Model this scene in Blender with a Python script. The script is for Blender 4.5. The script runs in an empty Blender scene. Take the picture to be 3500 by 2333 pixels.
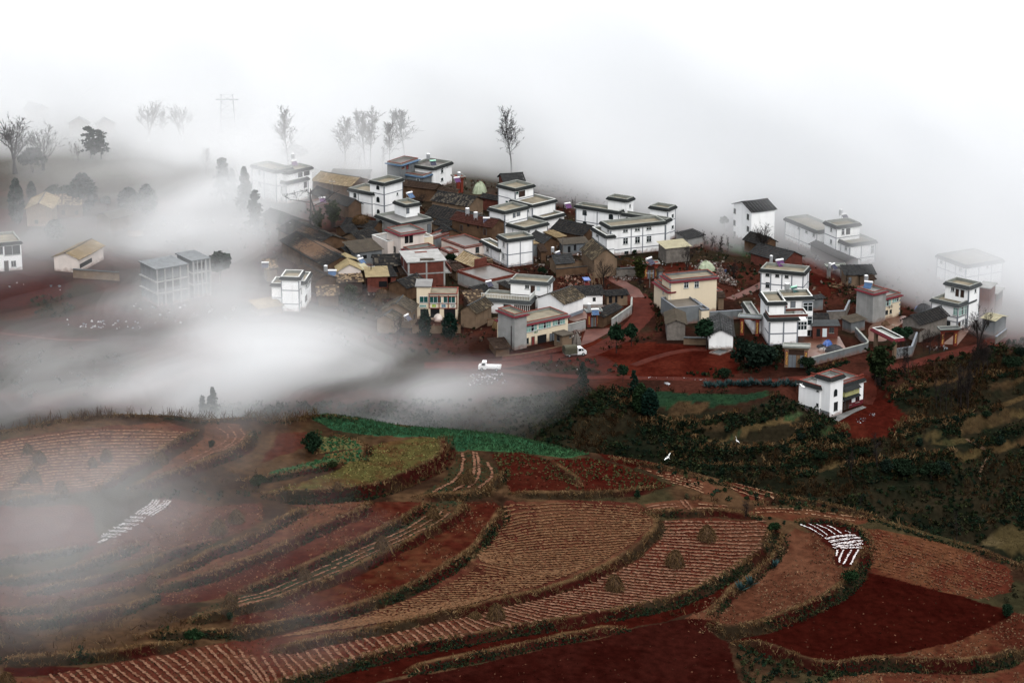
import bpy, math, random
import numpy as np
from mathutils import Vector
sc = bpy.context.scene
COL = sc.collection
RND = random.Random(11)
RNG = np.random.default_rng(5)

# ---------------------------------------------------------------- camera, sky, sun, exposure
PITCH = math.radians(17.2)
CAM_Z = 165.0
HFOV = math.radians(22)
cam_data = bpy.data.cameras.new('camera')
cam = bpy.data.objects.new('camera', cam_data)
COL.objects.link(cam)
cam_data.sensor_width = 36
cam_data.lens = 18 / math.tan(HFOV / 2)
cam_data.clip_start = 1
cam_data.clip_end = 6000
cam.location = (0, 0, CAM_Z)
cam.rotation_euler = (math.pi / 2 - PITCH, 0, 0)
sc.camera = cam

world = bpy.data.worlds.new('World')
sc.world = world
world.use_nodes = True
wn = world.node_tree
bgn = wn.nodes['Background']
sky = wn.nodes.new('ShaderNodeTexSky')
sky.sky_type = 'NISHITA'
sky.sun_disc = False
sky.sun_elevation = math.radians(58)
sky.sun_rotation = math.radians(20)
sky.dust_density = 4.0
hs = wn.nodes.new('ShaderNodeHueSaturation')      # overcast: the blue is washed out of the sky
hs.inputs['Saturation'].default_value = 0.24
wn.links.new(sky.outputs[0], hs.inputs['Color'])
wn.links.new(hs.outputs[0], bgn.inputs[0])
bgn.inputs[1].default_value = 0.15

sun_data = bpy.data.lights.new('sun', 'SUN')
sun_data.energy = 1.3
sun_data.angle = math.radians(40)
sun_data.color = (1.0, 0.975, 0.94)
sun = bpy.data.objects.new('sun', sun_data)
COL.objects.link(sun)
sun.rotation_euler = (math.radians(48), 0, math.radians(12))

vs = sc.view_settings
vs.view_transform = 'Standard'
vs.look = 'None'
vs.exposure = 1.0
vs.gamma = 1.0
cy = sc.cycles
cy.use_denoising = True
cy.max_bounces = 16
cy.diffuse_bounces = 3
cy.glossy_bounces = 2
cy.volume_bounces = 10
cy.transparent_max_bounces = 64
cy.use_adaptive_sampling = True
cy.adaptive_threshold = 0.015
cy.volume_step_rate = 1.0

# ---------------------------------------------------------------- from the photograph's pixels to places on the land
FP = 1750 / math.tan(HFOV / 2)
ZT = dict(A=(0, 300, 2.6133), B=(800, 480, 3.3357), C=(1400, 560, 3.92), D=(1900, 620, 3.92), E=(2400, 620, 2.139),
          F=(900, 820, 3.3357), G=(1600, 850, 3.3357), H=(2200, 850, 3.3357), I=(0, 1350, 2.6133), J=(800, 1350, 2.6133),
          K=(1600, 1450, 2.139), L=(2500, 1600, 2.139), M=(0, 1733, 2.6133), N=(800, 1733, 2.6133), O=(2000, 1200, 3.136),
          P=(2700, 1100, 2.904), Q=(0, 800, 2.351), R=(1100, 330, 2.941), S=(2450, 840, 3.92), T=(2850, 900, 3.62), V=(0, 0, .672))


def spx(z, p):
    if len(p) == 3:
        z, p = p[0], p[1:]
    o = ZT[z]
    return o[0] + p[0] / o[2], o[1] + p[1] / o[2]


CP, SP = math.cos(PITCH), math.sin(PITCH)


def ray(z, p):
    x, y = spx(z, p)
    dx, dy = (x - 1750) / FP, (1166.5 - y) / FP
    return dx, CP + dy * SP, -SP + dy * CP


def at(z, p, h=0.0):
    d = ray(z, p)
    t = (h - CAM_Z) / d[2]
    return d[0] * t, d[1] * t


# ---------------------------------------------------------------- value noise
_tab = np.random.default_rng(3).random((256, 256))


def vn(x, y, s, seed=0):
    x = np.asarray(x, float) / s + seed * 17.3
    y = np.asarray(y, float) / s + seed * 9.1
    xi, yi = np.floor(x).astype(int), np.floor(y).astype(int)
    fx, fy = x - xi, y - yi
    fx, fy = fx * fx * (3 - 2 * fx), fy * fy * (3 - 2 * fy)
    g = lambda a, b: _tab[a & 255, b & 255]
    return (g(xi, yi) * (1 - fx) + g(xi + 1, yi) * fx) * (1 - fy) + (g(xi, yi + 1) * (1 - fx) + g(xi + 1, yi + 1) * fx) * fy


def fbm(x, y, s, n=3, seed=0):
    t, a, w = 0, 1.0, 0
    for i in range(n):
        t = t + a * vn(x, y, s / 2 ** i, seed + i)
        w += a
        a *= .55
    return t / w


def sstep(x, a, b):
    t = np.clip((x - a) / (b - a), 0, 1)
    return t * t * (3 - 2 * t)


# ---------------------------------------------------------------- the land
def hill_plane(x, y):
    return 45 + .10 * (y - 300) - .12 * x


def hp(z, p):                                         # a pixel on the smooth hill
    d = ray(z, p)
    # CAM_Z + t dz = 45 + .1 (t dy - 300) - .12 t dx
    t = (45 - 30 - CAM_Z) / (d[2] - .1 * d[1] + .12 * d[0])
    return d[0] * t, d[1] * t


def hline(z, pts):
    return np.array([hp(z, p) for p in pts])


CREST = hline('V', [(-700, 1090), (-300, 1030), (-100, 1003), (0, 990), (60, 980), (120, 966), (200, 958), (300, 953), (400, 957), (470, 966), (560, 960), (650, 964),
                    (730, 952), (820, 962), (900, 975), (1000, 985), (1150, 1000), (1300, 1035), (1400, 1048), (1520, 1068), (1650, 1102), (1800, 1142),
                    (2000, 1187), (2130, 1226), (2250, 1258), (2352, 1300), (2500, 1350), (3000, 1500)])
CR_A = np.arctan2(CREST[:, 0], CREST[:, 1])
CR_R = np.hypot(CREST[:, 0], CREST[:, 1])

# terrace banks on the hill: (height m, share of green bush, bush size, points), the higher field on the left of the line
BANKS = [
    (1.0, .35, .8, [('I', 60, 850), ('I', 200, 770), ('I', 290, 680), ('I', 330, 610)]),
    (.8, .25, .7, [('I', 850, 870), ('I', 1050, 760), ('I', 1250, 650), ('I', 1500, 490), ('I', 1700, 370), ('I', 1790, 330)]),
    (1.3, .55, 1.0, [('I', 1150, 840), ('I', 1500, 740), ('I', 1850, 615), ('I', 2100, 520), ('I', 2230, 430), ('I', 2265, 330)]),
    (1.4, .45, 1.1, [('I', 20, 960), ('I', 300, 930), ('I', 600, 890)]),
    (.9, .45, .8, [('J', 30, 760), ('J', 350, 745), ('J', 650, 685), ('J', 850, 640), ('J', 990, 600)]),
    (1.0, .7, .9, [('J', 760, 520), ('J', 700, 470), ('J', 690, 380)]),
    (1.0, .5, .8, [('J', 1150, 600), ('J', 1210, 500), ('J', 1160, 430), ('J', 900, 340)]),
    (2.6, .75, 1.3, [('J', 250, 890), ('J', 720, 905), ('J', 950, 885), ('J', 1200, 860), ('J', 1420, 800), ('J', 1650, 700), ('J', 1850, 590), ('J', 1905, 480), ('J', 1860, 380)]),
    (1.1, .6, .9, [('J', 1600, 905), ('J', 1900, 900), ('J', 2150, 885), ('J', 2300, 830), ('K', 130, 490), ('K', 240, 410), ('K', 270, 340)]),
    (.9, .55, 1.0, [('K', 300, 500), ('K', 600, 520), ('K', 900, 520), ('K', 1200, 500), ('K', 1400, 470)]),
    (.8, .2, .8, [('K', 560, 260), ('K', 760, 400), ('K', 800, 470)]),
    (1.3, .45, .9, [('M', 1380, 745), ('M', 1700, 655), ('M', 2000, 590), ('J', 0, 1540), ('J', 250, 1450), ('J', 480, 1350), ('J', 700, 1240), ('J', 950, 1130), ('J', 1130, 1050), ('J', 1240, 935)]),
    (1.1, .7, .9, [('N', 0, 800), ('N', 300, 690), ('N', 700, 530), ('J', 850, 1450), ('J', 1050, 1370), ('J', 1300, 1235), ('J', 1500, 1130), ('J', 1690, 1010), ('J', 1730, 960)]),
    (1.3, .2, .8, [('M', 1650, 1050), ('N', 0, 950), ('N', 300, 875), ('N', 700, 725), ('N', 1030, 590), ('J', 1350, 1430), ('J', 1600, 1310), ('J', 1850, 1175), ('J', 2030, 1070), ('J', 2065, 960), ('J', 1950, 900)]),
    (1.4, .85, 1.2, [('N', -60, 1150), ('N', 200, 1110), ('N', 500, 1040), ('N', 750, 1000), ('N', 1000, 950), ('N', 1300, 850), ('N', 1700, 680), ('N', 1950, 530), ('N', 2200, 370), ('K', 0, 990), ('K', 60, 920), ('K', 150, 800), ('K', 255, 670), ('K', 250, 600)]),
    (1.2, .08, .7, [('N', 330, 1290), ('N', 900, 1180), ('N', 1300, 1100), ('N', 1900, 965), ('K', 0, 1370), ('K', 250, 1300), ('K', 500, 1250), ('K', 800, 1160), ('K', 1000, 1070), ('K', 1200, 960), ('K', 1300, 870), ('K', 1415, 760), ('K', 1380, 690), ('K', 1280, 630)]),
    (1.7, .6, 1.1, [('N', 300, 1600), ('N', 600, 1540), ('N', 850, 1450), ('N', 1100, 1390), ('N', 1500, 1290), ('N', 1900, 1220), ('K', 300, 1520), ('K', 700, 1460), ('K', 1100, 1380), ('K', 1450, 1310), ('K', 1700, 1220), ('K', 2000, 1060), ('K', 2190, 900), ('K', 2225, 760)]),
    (1.0, .4, .9, [('K', 1780, 1400), ('K', 1900, 1260), ('K', 2100, 1090), ('K', 2270, 930), ('K', 2320, 800)]),
    (2.0, .5, 1.3, [('K', 1790, 1430), ('K', 1850, 1510), ('L', 40, 1200), ('L', 200, 1170), ('L', 450, 1070), ('L', 700, 960), ('L', 880, 830), ('L', 950, 700), ('L', 1000, 580)]),
    (1.2, .7, 1.1, [('N', 1540, 1480), ('N', 1800, 1405), ('N', 2100, 1345), ('K', 700, 1560), ('K', 1000, 1500), ('K', 1160, 1480)]),
    (2.2, .75, 1.3, [('L', 0, 1265), ('L', 200, 1300), ('L', 400, 1375), ('L', 600, 1445), ('L', 800, 1460), ('L', 1100, 1425), ('L', 1500, 1445), ('L', 1900, 1425), ('L', 2160, 1330)]),
    (1.0, .6, 1.0, [('M', -80, 510), ('M', 250, 470), ('M', 500, 425), ('M', 800, 370)]),
    (1.1, .6, 1.0, [('M', -80, 675), ('M', 300, 645), ('M', 600, 585), ('M', 850, 505), ('M', 1150, 395), ('M', 1300, 330)]),
    (1.1, .65, 1.0, [('M', 230, 775), ('M', 600, 695), ('M', 880, 645), ('M', 1150, 570), ('M', 1400, 490), ('M', 1700, 380), ('M', 1850, 330)]),
    (1.2, .5, 1.0, [('M', 1400, 625), ('M', 1650, 545), ('M', 1900, 425), ('M', 2100, 370), ('J', 0, 1370), ('J', 280, 1240), ('J', 430, 1140), ('J', 700, 990)]),
    (.9, .4, .8, [('M', -80, 960), ('M', 400, 915), ('M', 700, 845), ('M', 950, 780), ('M', 1200, 720)]),
    (.9, .5, .9, [('M', 1000, 920), ('M', 1250, 875), ('M', 1420, 790)]),
    (1.3, .6, 1.4, [('M', -80, 1080), ('M', 400, 1030), ('M', 900, 950), ('M', 1200, 920)]),
    (1.2, .6, 1.2, [('M', 1200, 1190), ('M', 1650, 1140), ('M', 2100, 1120), ('M', 2352, 1090)]),
    (1.4, .5, 1.3, [('M', -80, 1400), ('M', 400, 1360), ('M', 800, 1330), ('M', 1100, 1310), ('M', 1700, 1200)]),
    (1.0, .3, .9, [('K', 1300, 640), ('K', 1600, 650), ('K', 1900, 650), ('K', 2150, 690)]),
    (1.0, .35, .9, [('L', 180, 270), ('L', 420, 230), ('L', 800, 290), ('L', 1100, 370)]),
    (.8, .3, .9, [('L', 480, 395), ('L', 640, 380), ('L', 820, 410), ('L', 950, 470), ('L', 1010, 560)]),
]
BANK_XY = [np.array([hp(*[(p[0]), p[1:]]) for p in b[3]]) for b in BANKS]


def smooth_line(P, step):
    P = np.asarray(P, float)
    n = len(P)
    if n > 2:
        Q = []
        for i in range(n - 1):
            p0, p1, p2, p3 = P[max(i - 1, 0)], P[i], P[i + 1], P[min(i + 2, n - 1)]
            for t in np.linspace(0, 1, 6, endpoint=False):
                Q.append(.5 * ((2 * p1) + (p2 - p0) * t + (2 * p0 - 5 * p1 + 4 * p2 - p3) * t * t + (3 * p1 - p0 - 3 * p2 + p3) * t ** 3))
        Q.append(P[-1])
        P = np.array(Q)
    s = np.concatenate([[0], np.cumsum(np.hypot(*np.diff(P[:, :2], axis=0).T))])
    m = max(2, int(s[-1] / step) + 1)
    t = np.linspace(0, s[-1], m)
    return np.stack([np.interp(t, s, P[:, k]) for k in range(P.shape[1])], 1)


BANK_S = [smooth_line(b, 1.6) for b in BANK_XY]


def bank_disp(x, y, masks=False):
    out = np.zeros_like(x)
    face, fringe = np.zeros_like(x), np.zeros_like(x)
    for b, P in zip(BANKS, BANK_S):
        h = b[0] * .62
        lo, hi = P.min(0) - 9, P.max(0) + 9
        m = (x > lo[0]) & (x < hi[0]) & (y > lo[1]) & (y < hi[1])
        if not m.any():
            continue
        px, py = x[m], y[m]
        px = px + .5 * (vn(px, py, 2.3, 4) - .5)
        py = py + .5 * (vn(px, py, 2.3, 5) - .5)
        best = np.full(px.shape, 1e9)
        sd = np.zeros_like(px)
        tt = np.zeros_like(px)
        n = len(P)
        for i in range(n - 1):
            ax, ay = P[i]
            bx, by = P[i + 1]
            ux, uy = bx - ax, by - ay
            l2 = ux * ux + uy * uy + 1e-9
            t = ((px - ax) * ux + (py - ay) * uy) / l2
            tc = np.clip(t, 0, 1)
            qx, qy = px - ax - tc * ux, py - ay - tc * uy
            d = np.hypot(qx, qy)
            k = d < best
            best = np.where(k, d, best)
            sd = np.where(k, np.sign(ux * qy - uy * qx) * d, sd)
            tt = np.where(k, (i + tc), tt)
        fade = sstep(np.minimum(tt, (n - 1) - tt) * 1.6, 0, 3.0)
        prof = np.clip(sd / .45, -1, 1) * np.exp(-np.abs(sd) / 3.2) * sstep(9 - best, 0, 3)
        out[m] += .5 * h * prof * fade
        if masks:
            w = .28 + .34 * h
            face[m] = np.maximum(face[m], sstep(w - np.abs(sd + .18 * h), -.15, .2) * fade)
            fringe[m] = np.maximum(fringe[m], sstep(.45 - np.abs(sd - .55), -.2, .2) * fade)
    return (out, face, fringe) if masks else out


GX = [-200, -60, 0, 17, 40, 56, 70, 103, 140, 260]
GY = [492, 488, 492, 499, 497, 495, 504, 529, 552, 600]
PADS = [(*at('P', (395, 935), -3.2), -3.2, 5, 14)]


def village(x, y):
    e = np.interp(x, GX, GY)
    s = e - y + 6 * (vn(x, y, 28, 2) - .5)
    z = -.27 * np.where(s > 0, s * s / (s + 5), 0)
    z = np.maximum(z, -26 + .3 * z * 0)
    st = 2.3
    q = z / st + .5 * (fbm(x, y, 40, 2, 6) - .5)
    f = q - np.floor(q)
    zt = st * (np.floor(q) + sstep(f, .62, .98)) - st * .5 * (fbm(x, y, 40, 2, 6) - .5)
    z = z + (zt - z) * sstep(s, 4, 14) * .95
    z = z + .35 * (fbm(x, y, 22, 2, 8) - .5) * sstep(s, -6, 6)
    for px, py, pz, r0, r1 in PADS:
        d = np.hypot(x - px - 5, y - py - 4)
        w = 1 - sstep(d, r0 + 4, r1)
        z = z * (1 - w) + pz * w
    return z


def gz(x, y):
    x = np.atleast_1d(np.asarray(x, float))
    y = np.atleast_1d(np.asarray(y, float))
    v = village(x, y)
    a = np.arctan2(x, y)
    r = np.hypot(x, y)
    rc = np.interp(a, CR_A, CR_R)
    near = r < rc + 140
    if not near.any():
        return v
    k = np.minimum(1.0, rc / np.maximum(r, 1))
    cx, cy_ = x * k, y * k
    h = hill_plane(cx, cy_)
    d = np.maximum(r - rc, 0)
    h = h - .75 * d * d / (d + 3)
    h = h + (bank_disp(x, y) + .25 * (fbm(x, y, 9, 3, 12) - .5)) * (r < rc + 2)
    return np.maximum(v, h)


def g1(x, y):
    return float(gz(x, y)[0])


def on(z, p):                                          # first ground point along a pixel's line of sight
    d = ray(z, p)
    t = np.arange(232, 1400, .5)
    k = gz(d[0] * t, d[1] * t) >= CAM_Z + d[2] * t
    i = int(np.argmax(k))
    if not k.any():
        i = len(t) - 1
    tt = np.linspace(t[max(i - 1, 0)], t[i], 12)
    k = gz(d[0] * tt, d[1] * tt) >= CAM_Z + d[2] * tt
    j = int(np.argmax(k)) if k.any() else 11
    x, y = d[0] * tt[j], d[1] * tt[j]
    return x, y, g1(x, y)


# ---------------------------------------------------------------- materials
MATS = {}


def N_(nt, t, **kw):
    n = nt.nodes.new(t)
    for k, v in kw.items():
        setattr(n, k, v)
    return n


def material(name, c, rough=.85, var=.25, scale=1.0, streak=0.0, bump=.0, spec=.3, attr=False, metal=0.0, c2=None, c2amt=.5, splash=False):
    m = bpy.data.materials.new(name)
    m.use_nodes = True
    nt = m.node_tree
    b = nt.nodes['Principled BSDF']
    b.inputs['Roughness'].default_value = rough
    b.inputs['Specular IOR Level'].default_value = spec
    b.inputs['Metallic'].default_value = metal
    tc = N_(nt, 'ShaderNodeNewGeometry')
    if attr:
        src = N_(nt, 'ShaderNodeAttribute', attribute_name='col').outputs['Color']
    else:
        rgb = N_(nt, 'ShaderNodeRGB')
        rgb.outputs[0].default_value = (*c, 1)
        src = rgb.outputs[0]

    def noise(sc_, det, stretch=None):
        mp = N_(nt, 'ShaderNodeMapping')
        mp.inputs['Scale'].default_value = stretch or (sc_, sc_, sc_)
        nt.links.new(tc.outputs['Position'], mp.inputs[0])
        n = N_(nt, 'ShaderNodeTexNoise')
        n.inputs['Scale'].default_value = 1
        n.inputs['Detail'].default_value = det
        nt.links.new(mp.outputs[0], n.inputs[0])
        return n.outputs[0]

    def ramp(fac, lo, hi, a, b_):
        r = N_(nt, 'ShaderNodeMapRange')
        nt.links.new(fac, r.inputs[0])
        for i, v in enumerate((lo, hi, a, b_)):
            r.inputs[i + 1].default_value = v
        return r.outputs[0]

    def mix(fac, a, b_, mode='MIX'):
        x = N_(nt, 'ShaderNodeMix', data_type='RGBA', blend_type=mode)
        if hasattr(fac, 'is_output'):
            nt.links.new(fac, x.inputs[0])
        else:
            x.inputs[0].default_value = fac
        for s, v in ((x.inputs[6], a), (x.inputs[7], b_)):
            if hasattr(v, 'is_output'):
                nt.links.new(v, s)
            else:
                s.default_value = (*v, 1)
        return x.outputs[2]

    def scaled(col, fac):
        x = N_(nt, 'ShaderNodeVectorMath', operation='SCALE')
        nt.links.new(col, x.inputs[0])
        nt.links.new(fac, x.inputs['Scale'])
        return x.outputs[0]
    n1 = noise(scale, 5)
    if splash:                                        # red mud splashed up the foot of the wall
        oc = N_(nt, 'ShaderNodeTexCoord')
        sx = N_(nt, 'ShaderNodeSeparateXYZ')
        nt.links.new(oc.outputs['Object'], sx.inputs[0])
        ad = N_(nt, 'ShaderNodeMath', operation='MULTIPLY_ADD')
        nt.links.new(noise(1.1, 5), ad.inputs[0])
        ad.inputs[1].default_value = -2.2
        nt.links.new(sx.outputs[2], ad.inputs[2])
        src = mix(ramp(ad.outputs[0], -1.0, -.2, .75, 0), src, (.16, .075, .05))
    if c2 is not None:
        n2 = noise(scale * .35, 4)
        src = mix(ramp(n2, .5 - .2 * c2amt, .75 - .3 * c2amt, 0, 1), src, c2)
    if streak:
        n3 = noise(1, 5, (.9, .9, .12))
        src = scaled(src, ramp(n3, .48, .8, 1.0, 1.0 - streak))
    if var:
        src = scaled(src, ramp(n1, .25, .75, 1 - var, 1 + var))
    nt.links.new(src, b.inputs['Base Color'])
    if bump:
        bp = N_(nt, 'ShaderNodeBump')
        bp.inputs['Strength'].default_value = bump
        bp.inputs['Distance'].default_value = .1
        nt.links.new(noise(scale * 3, 4), bp.inputs['Height'])
        nt.links.new(bp.outputs[0], b.inputs['Normal'])
    MATS[name] = m
    return m


for a in [
    ('white', (.80, .805, .80), .8, .07, .22, .14, 0, .15),
    ('cream', (.62, .53, .39), .8, .05, .35, .12, 0, .2),
    ('pinkish', (.62, .55, .50), .8, .08, .4, .18, 0, .2),
    ('grey', (.13, .14, .145), .85, .16, .7, .35, .1, .25),
    ('palegrey', (.26, .26, .25), .85, .2, .5, .3, .1, .25),
    ('bluegrey', (.17, .195, .23), .85, .08, .7, .1, 0, .25),
    ('mud', (.085, .050, .030), .95, .3, .8, .3, .3, .1),
    ('mudpale', (.155, .108, .072), .95, .22, .8, .3, .3, .1),
    ('stone', (.14, .125, .11), .9, .3, 1.5, .2, .4, .2),
    ('brick', (.10, .030, .021), .9, .3, 1.4, .2, .3, .2),
    ('roofdeck', (.15, .13, .092), .8, .4, .45, 0, 0, .2),
    ('roofgrey', (.12, .118, .112), .6, .4, .4, 0, 0, .3),
    ('roofwet', (.075, .066, .058), .35, .4, .4, 0, 0, .4),
    ('tiledark', (.018, .020, .020), .9, .3, 2.5, 0, .4, .12),
    ('tilegrey', (.045, .049, .050), .9, .25, 2.5, 0, .4, .12),
    ('maroon', (.10, .014, .019), .8, .2, 1.5, 0, .2, .15),
    ('redtrim', (.14, .026, .015), .8, .2, 1.5, .1, 0, .15),
    ('bluetrim', (.05, .095, .16), .8, .2, 1.5, .1, 0, .3),
    ('rim', (.20, .21, .19), .75, .15, 1.0, .15, 0, .3),
    ('rimwhite', (.48, .49, .47), .7, .08, 1.0, .15, 0, .3),
    ('trim', (.15, .165, .185), .8, .1, 1.0, .1, 0, .3),
    ('glass', (.012, .018, .020), .12, 0, 1, 0, 0, .6),
    ('glassgreen', (.012, .06, .055), .15, .2, .8, 0, 0, .6),
    ('curtain', (.16, .30, .26), .8, .3, 2.0, .3, 0, .3),
    ('curtainyellow', (.36, .36, .15), .8, .15, 1.0, .2, 0, .3),
    ('frame', (.6, .62, .62), .5, 0, 1, 0, 0, .4),
    ('framedark', (.05, .05, .05), .6, 0, 1, 0, 0, .4),
    ('opening', (.010, .010, .011), .9, 0, 1, 0, 0, .1),  # near-black: indoor shade put into the colour of doorway panels
    ('wood', (.035, .018, .012), .8, .3, 2.0, .3, 0, .2),
    ('plank', (.15, .095, .055), .85, .3, 2.0, 0, .2, .2),
    ('reddoor', (.14, .02, .018), .6, .15, 2.0, .1, 0, .4),
    ('metaldoor', (.12, .135, .15), .5, .1, 2.0, .1, 0, .5),
    ('whitedoor', (.5, .58, .6), .5, .05, 2.0, .1, 0, .4),
    ('sheet', (.22, .175, .095), .9, .25, .8, .1, 0, .25),
    ('sheetdark', (.045, .036, .025), .9, .35, .7, .1, 0, .25),
    ('sheetpale', (.30, .275, .185), .9, .12, .8, .1, 0, .25),
    ('steel', (.32, .33, .34), .35, .08, 1.5, .1, 0, .5, False, .3),
    ('whitepaint', (.66, .66, .66), .3, 0, 1, 0, 0, .5),
    ('greenpaint', (.3, .6, .45), .3, .05, 1, 0, 0, .5),
    ('solarblue', (.05, .11, .22), .25, .15, 3, 0, 0, .6),
    ('solardark', (.03, .03, .06), .25, .15, 3, 0, 0, .6),
    ('solarpurple', (.10, .02, .12), .3, .15, 3, 0, 0, .6),
    ('straw', (.12, .078, .038), 1.0, .35, 3, 0, .4, .1),
    ('tarpblue', (.02, .075, .27), .4, .15, 2, 0, .3, .5),
    ('tarpgreen', (.27, .31, .21), .5, .15, 2, 0, .3, .4),
    ('canvas', (.055, .052, .035), .9, .2, 2, 0, .2, .2),
    ('rubber', (.012, .012, .012), .8, 0, 1, 0, 0, .3),
    ('pole', (.10, .09, .08), .85, .15, 1, 0, 0, .2),
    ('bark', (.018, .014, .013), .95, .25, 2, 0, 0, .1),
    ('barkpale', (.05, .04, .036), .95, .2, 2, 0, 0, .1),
    ('gold', (.55, .36, .08), .5, .1, 2, 0, 0, .5),
    ('charcoal', (.03, .03, .033), .95, .3, 1.5, 0, .4, .2),
    ('skin', (.35, .20, .14), .6, 0, 1, 0, 0, .3),
    ('clothblue', (.03, .05, .12), .9, .1, 2, 0, 0, .2),
    ('clothred', (.30, .02, .025), .9, .1, 2, 0, 0, .2),
    ('plastic', (.72, .72, .74), .4, .12, 3, 0, 0, .4),
    ('feather', (.82, .82, .80), .7, 0, 1, 0, 0, .2),
]:
    material(*a, splash=a[0] in ('white', 'cream', 'pinkish', 'palegrey', 'grey'))
material('attr', (1, 1, 1), 1.0, .15, 2.0, attr=True, spec=0)
material('attrgloss', (1, 1, 1), .9, .15, 2.0, attr=True, spec=.05)
material('land', (1, 1, 1), .95, .4, 1.1, attr=True, spec=0, bump=.6)
material('yard', (.085, .030, .018), .3, .4, .35, spec=.35, c2=(.12, .065, .045), c2amt=.6)
material('roadsoil', (.052, .0118, .0075), .85, .35, .6, spec=.03, c2=(.042, .0095, .006), c2amt=.5, bump=.3)
material('roadpale', (.088, .032, .023), .7, .3, .5, spec=.2, c2=(.06, .017, .011), c2amt=.4, bump=.2)
material('redsoil', (.085, .016, .011), .95, .3, .5, spec=.1, c2=(.13, .032, .020), c2amt=.5, bump=.4)


# ---------------------------------------------------------------- mesh helpers
def tag(o, label=None, cat=None, group=None, kind=None):
    if label:
        o['label'] = label
    if cat:
        o['category'] = cat
    if group:
        o['group'] = group
    if kind:
        o['kind'] = kind
    return o


def empty(name, loc, rz=0.0):
    o = bpy.data.objects.new(name, None)
    COL.objects.link(o)
    o.location = loc
    o.rotation_euler = (0, 0, rz)
    o.empty_display_size = .5
    return o


def link_mesh(name, me, parent=None):
    o = bpy.data.objects.new(name, me)
    COL.objects.link(o)
    if parent is not None:
        o.parent = parent
    return o


class MB:
    def __init__(s):
        s.v, s.f, s.c = [], [], []

    def poly(s, pts, col=None):
        n = len(s.v)
        s.v += [tuple(p) for p in pts]
        s.f.append(tuple(range(n, n + len(pts))))
        if col is not None:
            s.c += [col] * len(pts)
        return s

    def box(s, x0, x1, y0, y1, z0, z1, col=None):
        n = len(s.v)
        s.v += [(x, y, z) for z in (z0, z1) for y in (y0, y1) for x in (x0, x1)]
        s.f += [tuple(n + i for i in q) for q in ((0, 2, 3, 1), (4, 5, 7, 6), (0, 1, 5, 4), (2, 6, 7, 3), (0, 4, 6, 2), (1, 3, 7, 5))]
        if col is not None:
            s.c += [col] * 8
        return s

    def cyl(s, p0, p1, r0, r1=None, n=8, cap=True):
        r1 = r0 if r1 is None else r1
        p0, p1 = Vector(p0), Vector(p1)
        d = (p1 - p0).normalized()
        a = d.orthogonal().normalized()
        b = d.cross(a)
        k = len(s.v)
        for p, r in ((p0, r0), (p1, r1)):
            for i in range(n):
                t = 2 * math.pi * i / n
                s.v.append(tuple(p + (a * math.cos(t) + b * math.sin(t)) * r))
        for i in range(n):
            j = (i + 1) % n
            s.f.append((k + i, k + j, k + n + j, k + n + i))
        if cap:
            s.f.append(tuple(k + i for i in reversed(range(n))))
            s.f.append(tuple(k + n + i for i in range(n)))
        return s

    def prism(s, prof, y0, y1, ax='y'):                  # a profile in (x, z) drawn out along y (or profile (y, z) along x)
        n = len(prof)
        k = len(s.v)
        for y in (y0, y1):
            s.v += [((p[0], y, p[1]) if ax == 'y' else (y, p[0], p[1])) for p in prof]
        for i in range(n):
            j = (i + 1) % n
            s.f.append((k + i, k + j, k + n + j, k + n + i))
        s.f.append(tuple(k + i for i in reversed(range(n))))
        s.f.append(tuple(k + n + i for i in range(n)))
        return s

    def build(s, name, mat, parent=None, smooth=False):
        me = bpy.data.meshes.new(name)
        me.from_pydata(s.v, [], s.f)
        me.materials.append(MATS[mat] if isinstance(mat, str) else mat)
        if s.c and len(s.c) == len(s.v):
            a = me.color_attributes.new('col', 'FLOAT_COLOR', 'POINT')
            a.data.foreach_set('color', np.array([(*c, 1) for c in s.c], np.float32).ravel())
        if smooth:
            me.polygons.foreach_set('use_smooth', [True] * len(me.polygons))
        return link_mesh(name, me, parent)


def np_mesh(name, V, Fc, mat, col=None, parent=None, smooth=False):
    """V (n,3), Fc (m,k) faces all with k corners, col (n,3)"""
    me = bpy.data.meshes.new(name)
    V = np.ascontiguousarray(V, np.float32)
    Fc = np.ascontiguousarray(Fc, np.int32)
    m, k = Fc.shape
    me.vertices.add(len(V))
    me.vertices.foreach_set('co', V.ravel())
    me.loops.add(m * k)
    me.loops.foreach_set('vertex_index', Fc.ravel())
    me.polygons.add(m)
    me.polygons.foreach_set('loop_start', np.arange(0, m * k, k, dtype=np.int32))
    me.polygons.foreach_set('loop_total', np.full(m, k, np.int32))
    if smooth:
        me.polygons.foreach_set('use_smooth', np.ones(m, bool))
    me.materials.append(MATS[mat])
    if col is not None:
        a = me.color_attributes.new('col', 'FLOAT_COLOR', 'POINT')
        c4 = np.ones((len(V), 4), np.float32)
        c4[:, :3] = col
        a.data.foreach_set('color', c4.ravel())
    me.update()
    me.validate()
    return link_mesh(name, me, parent)


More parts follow.
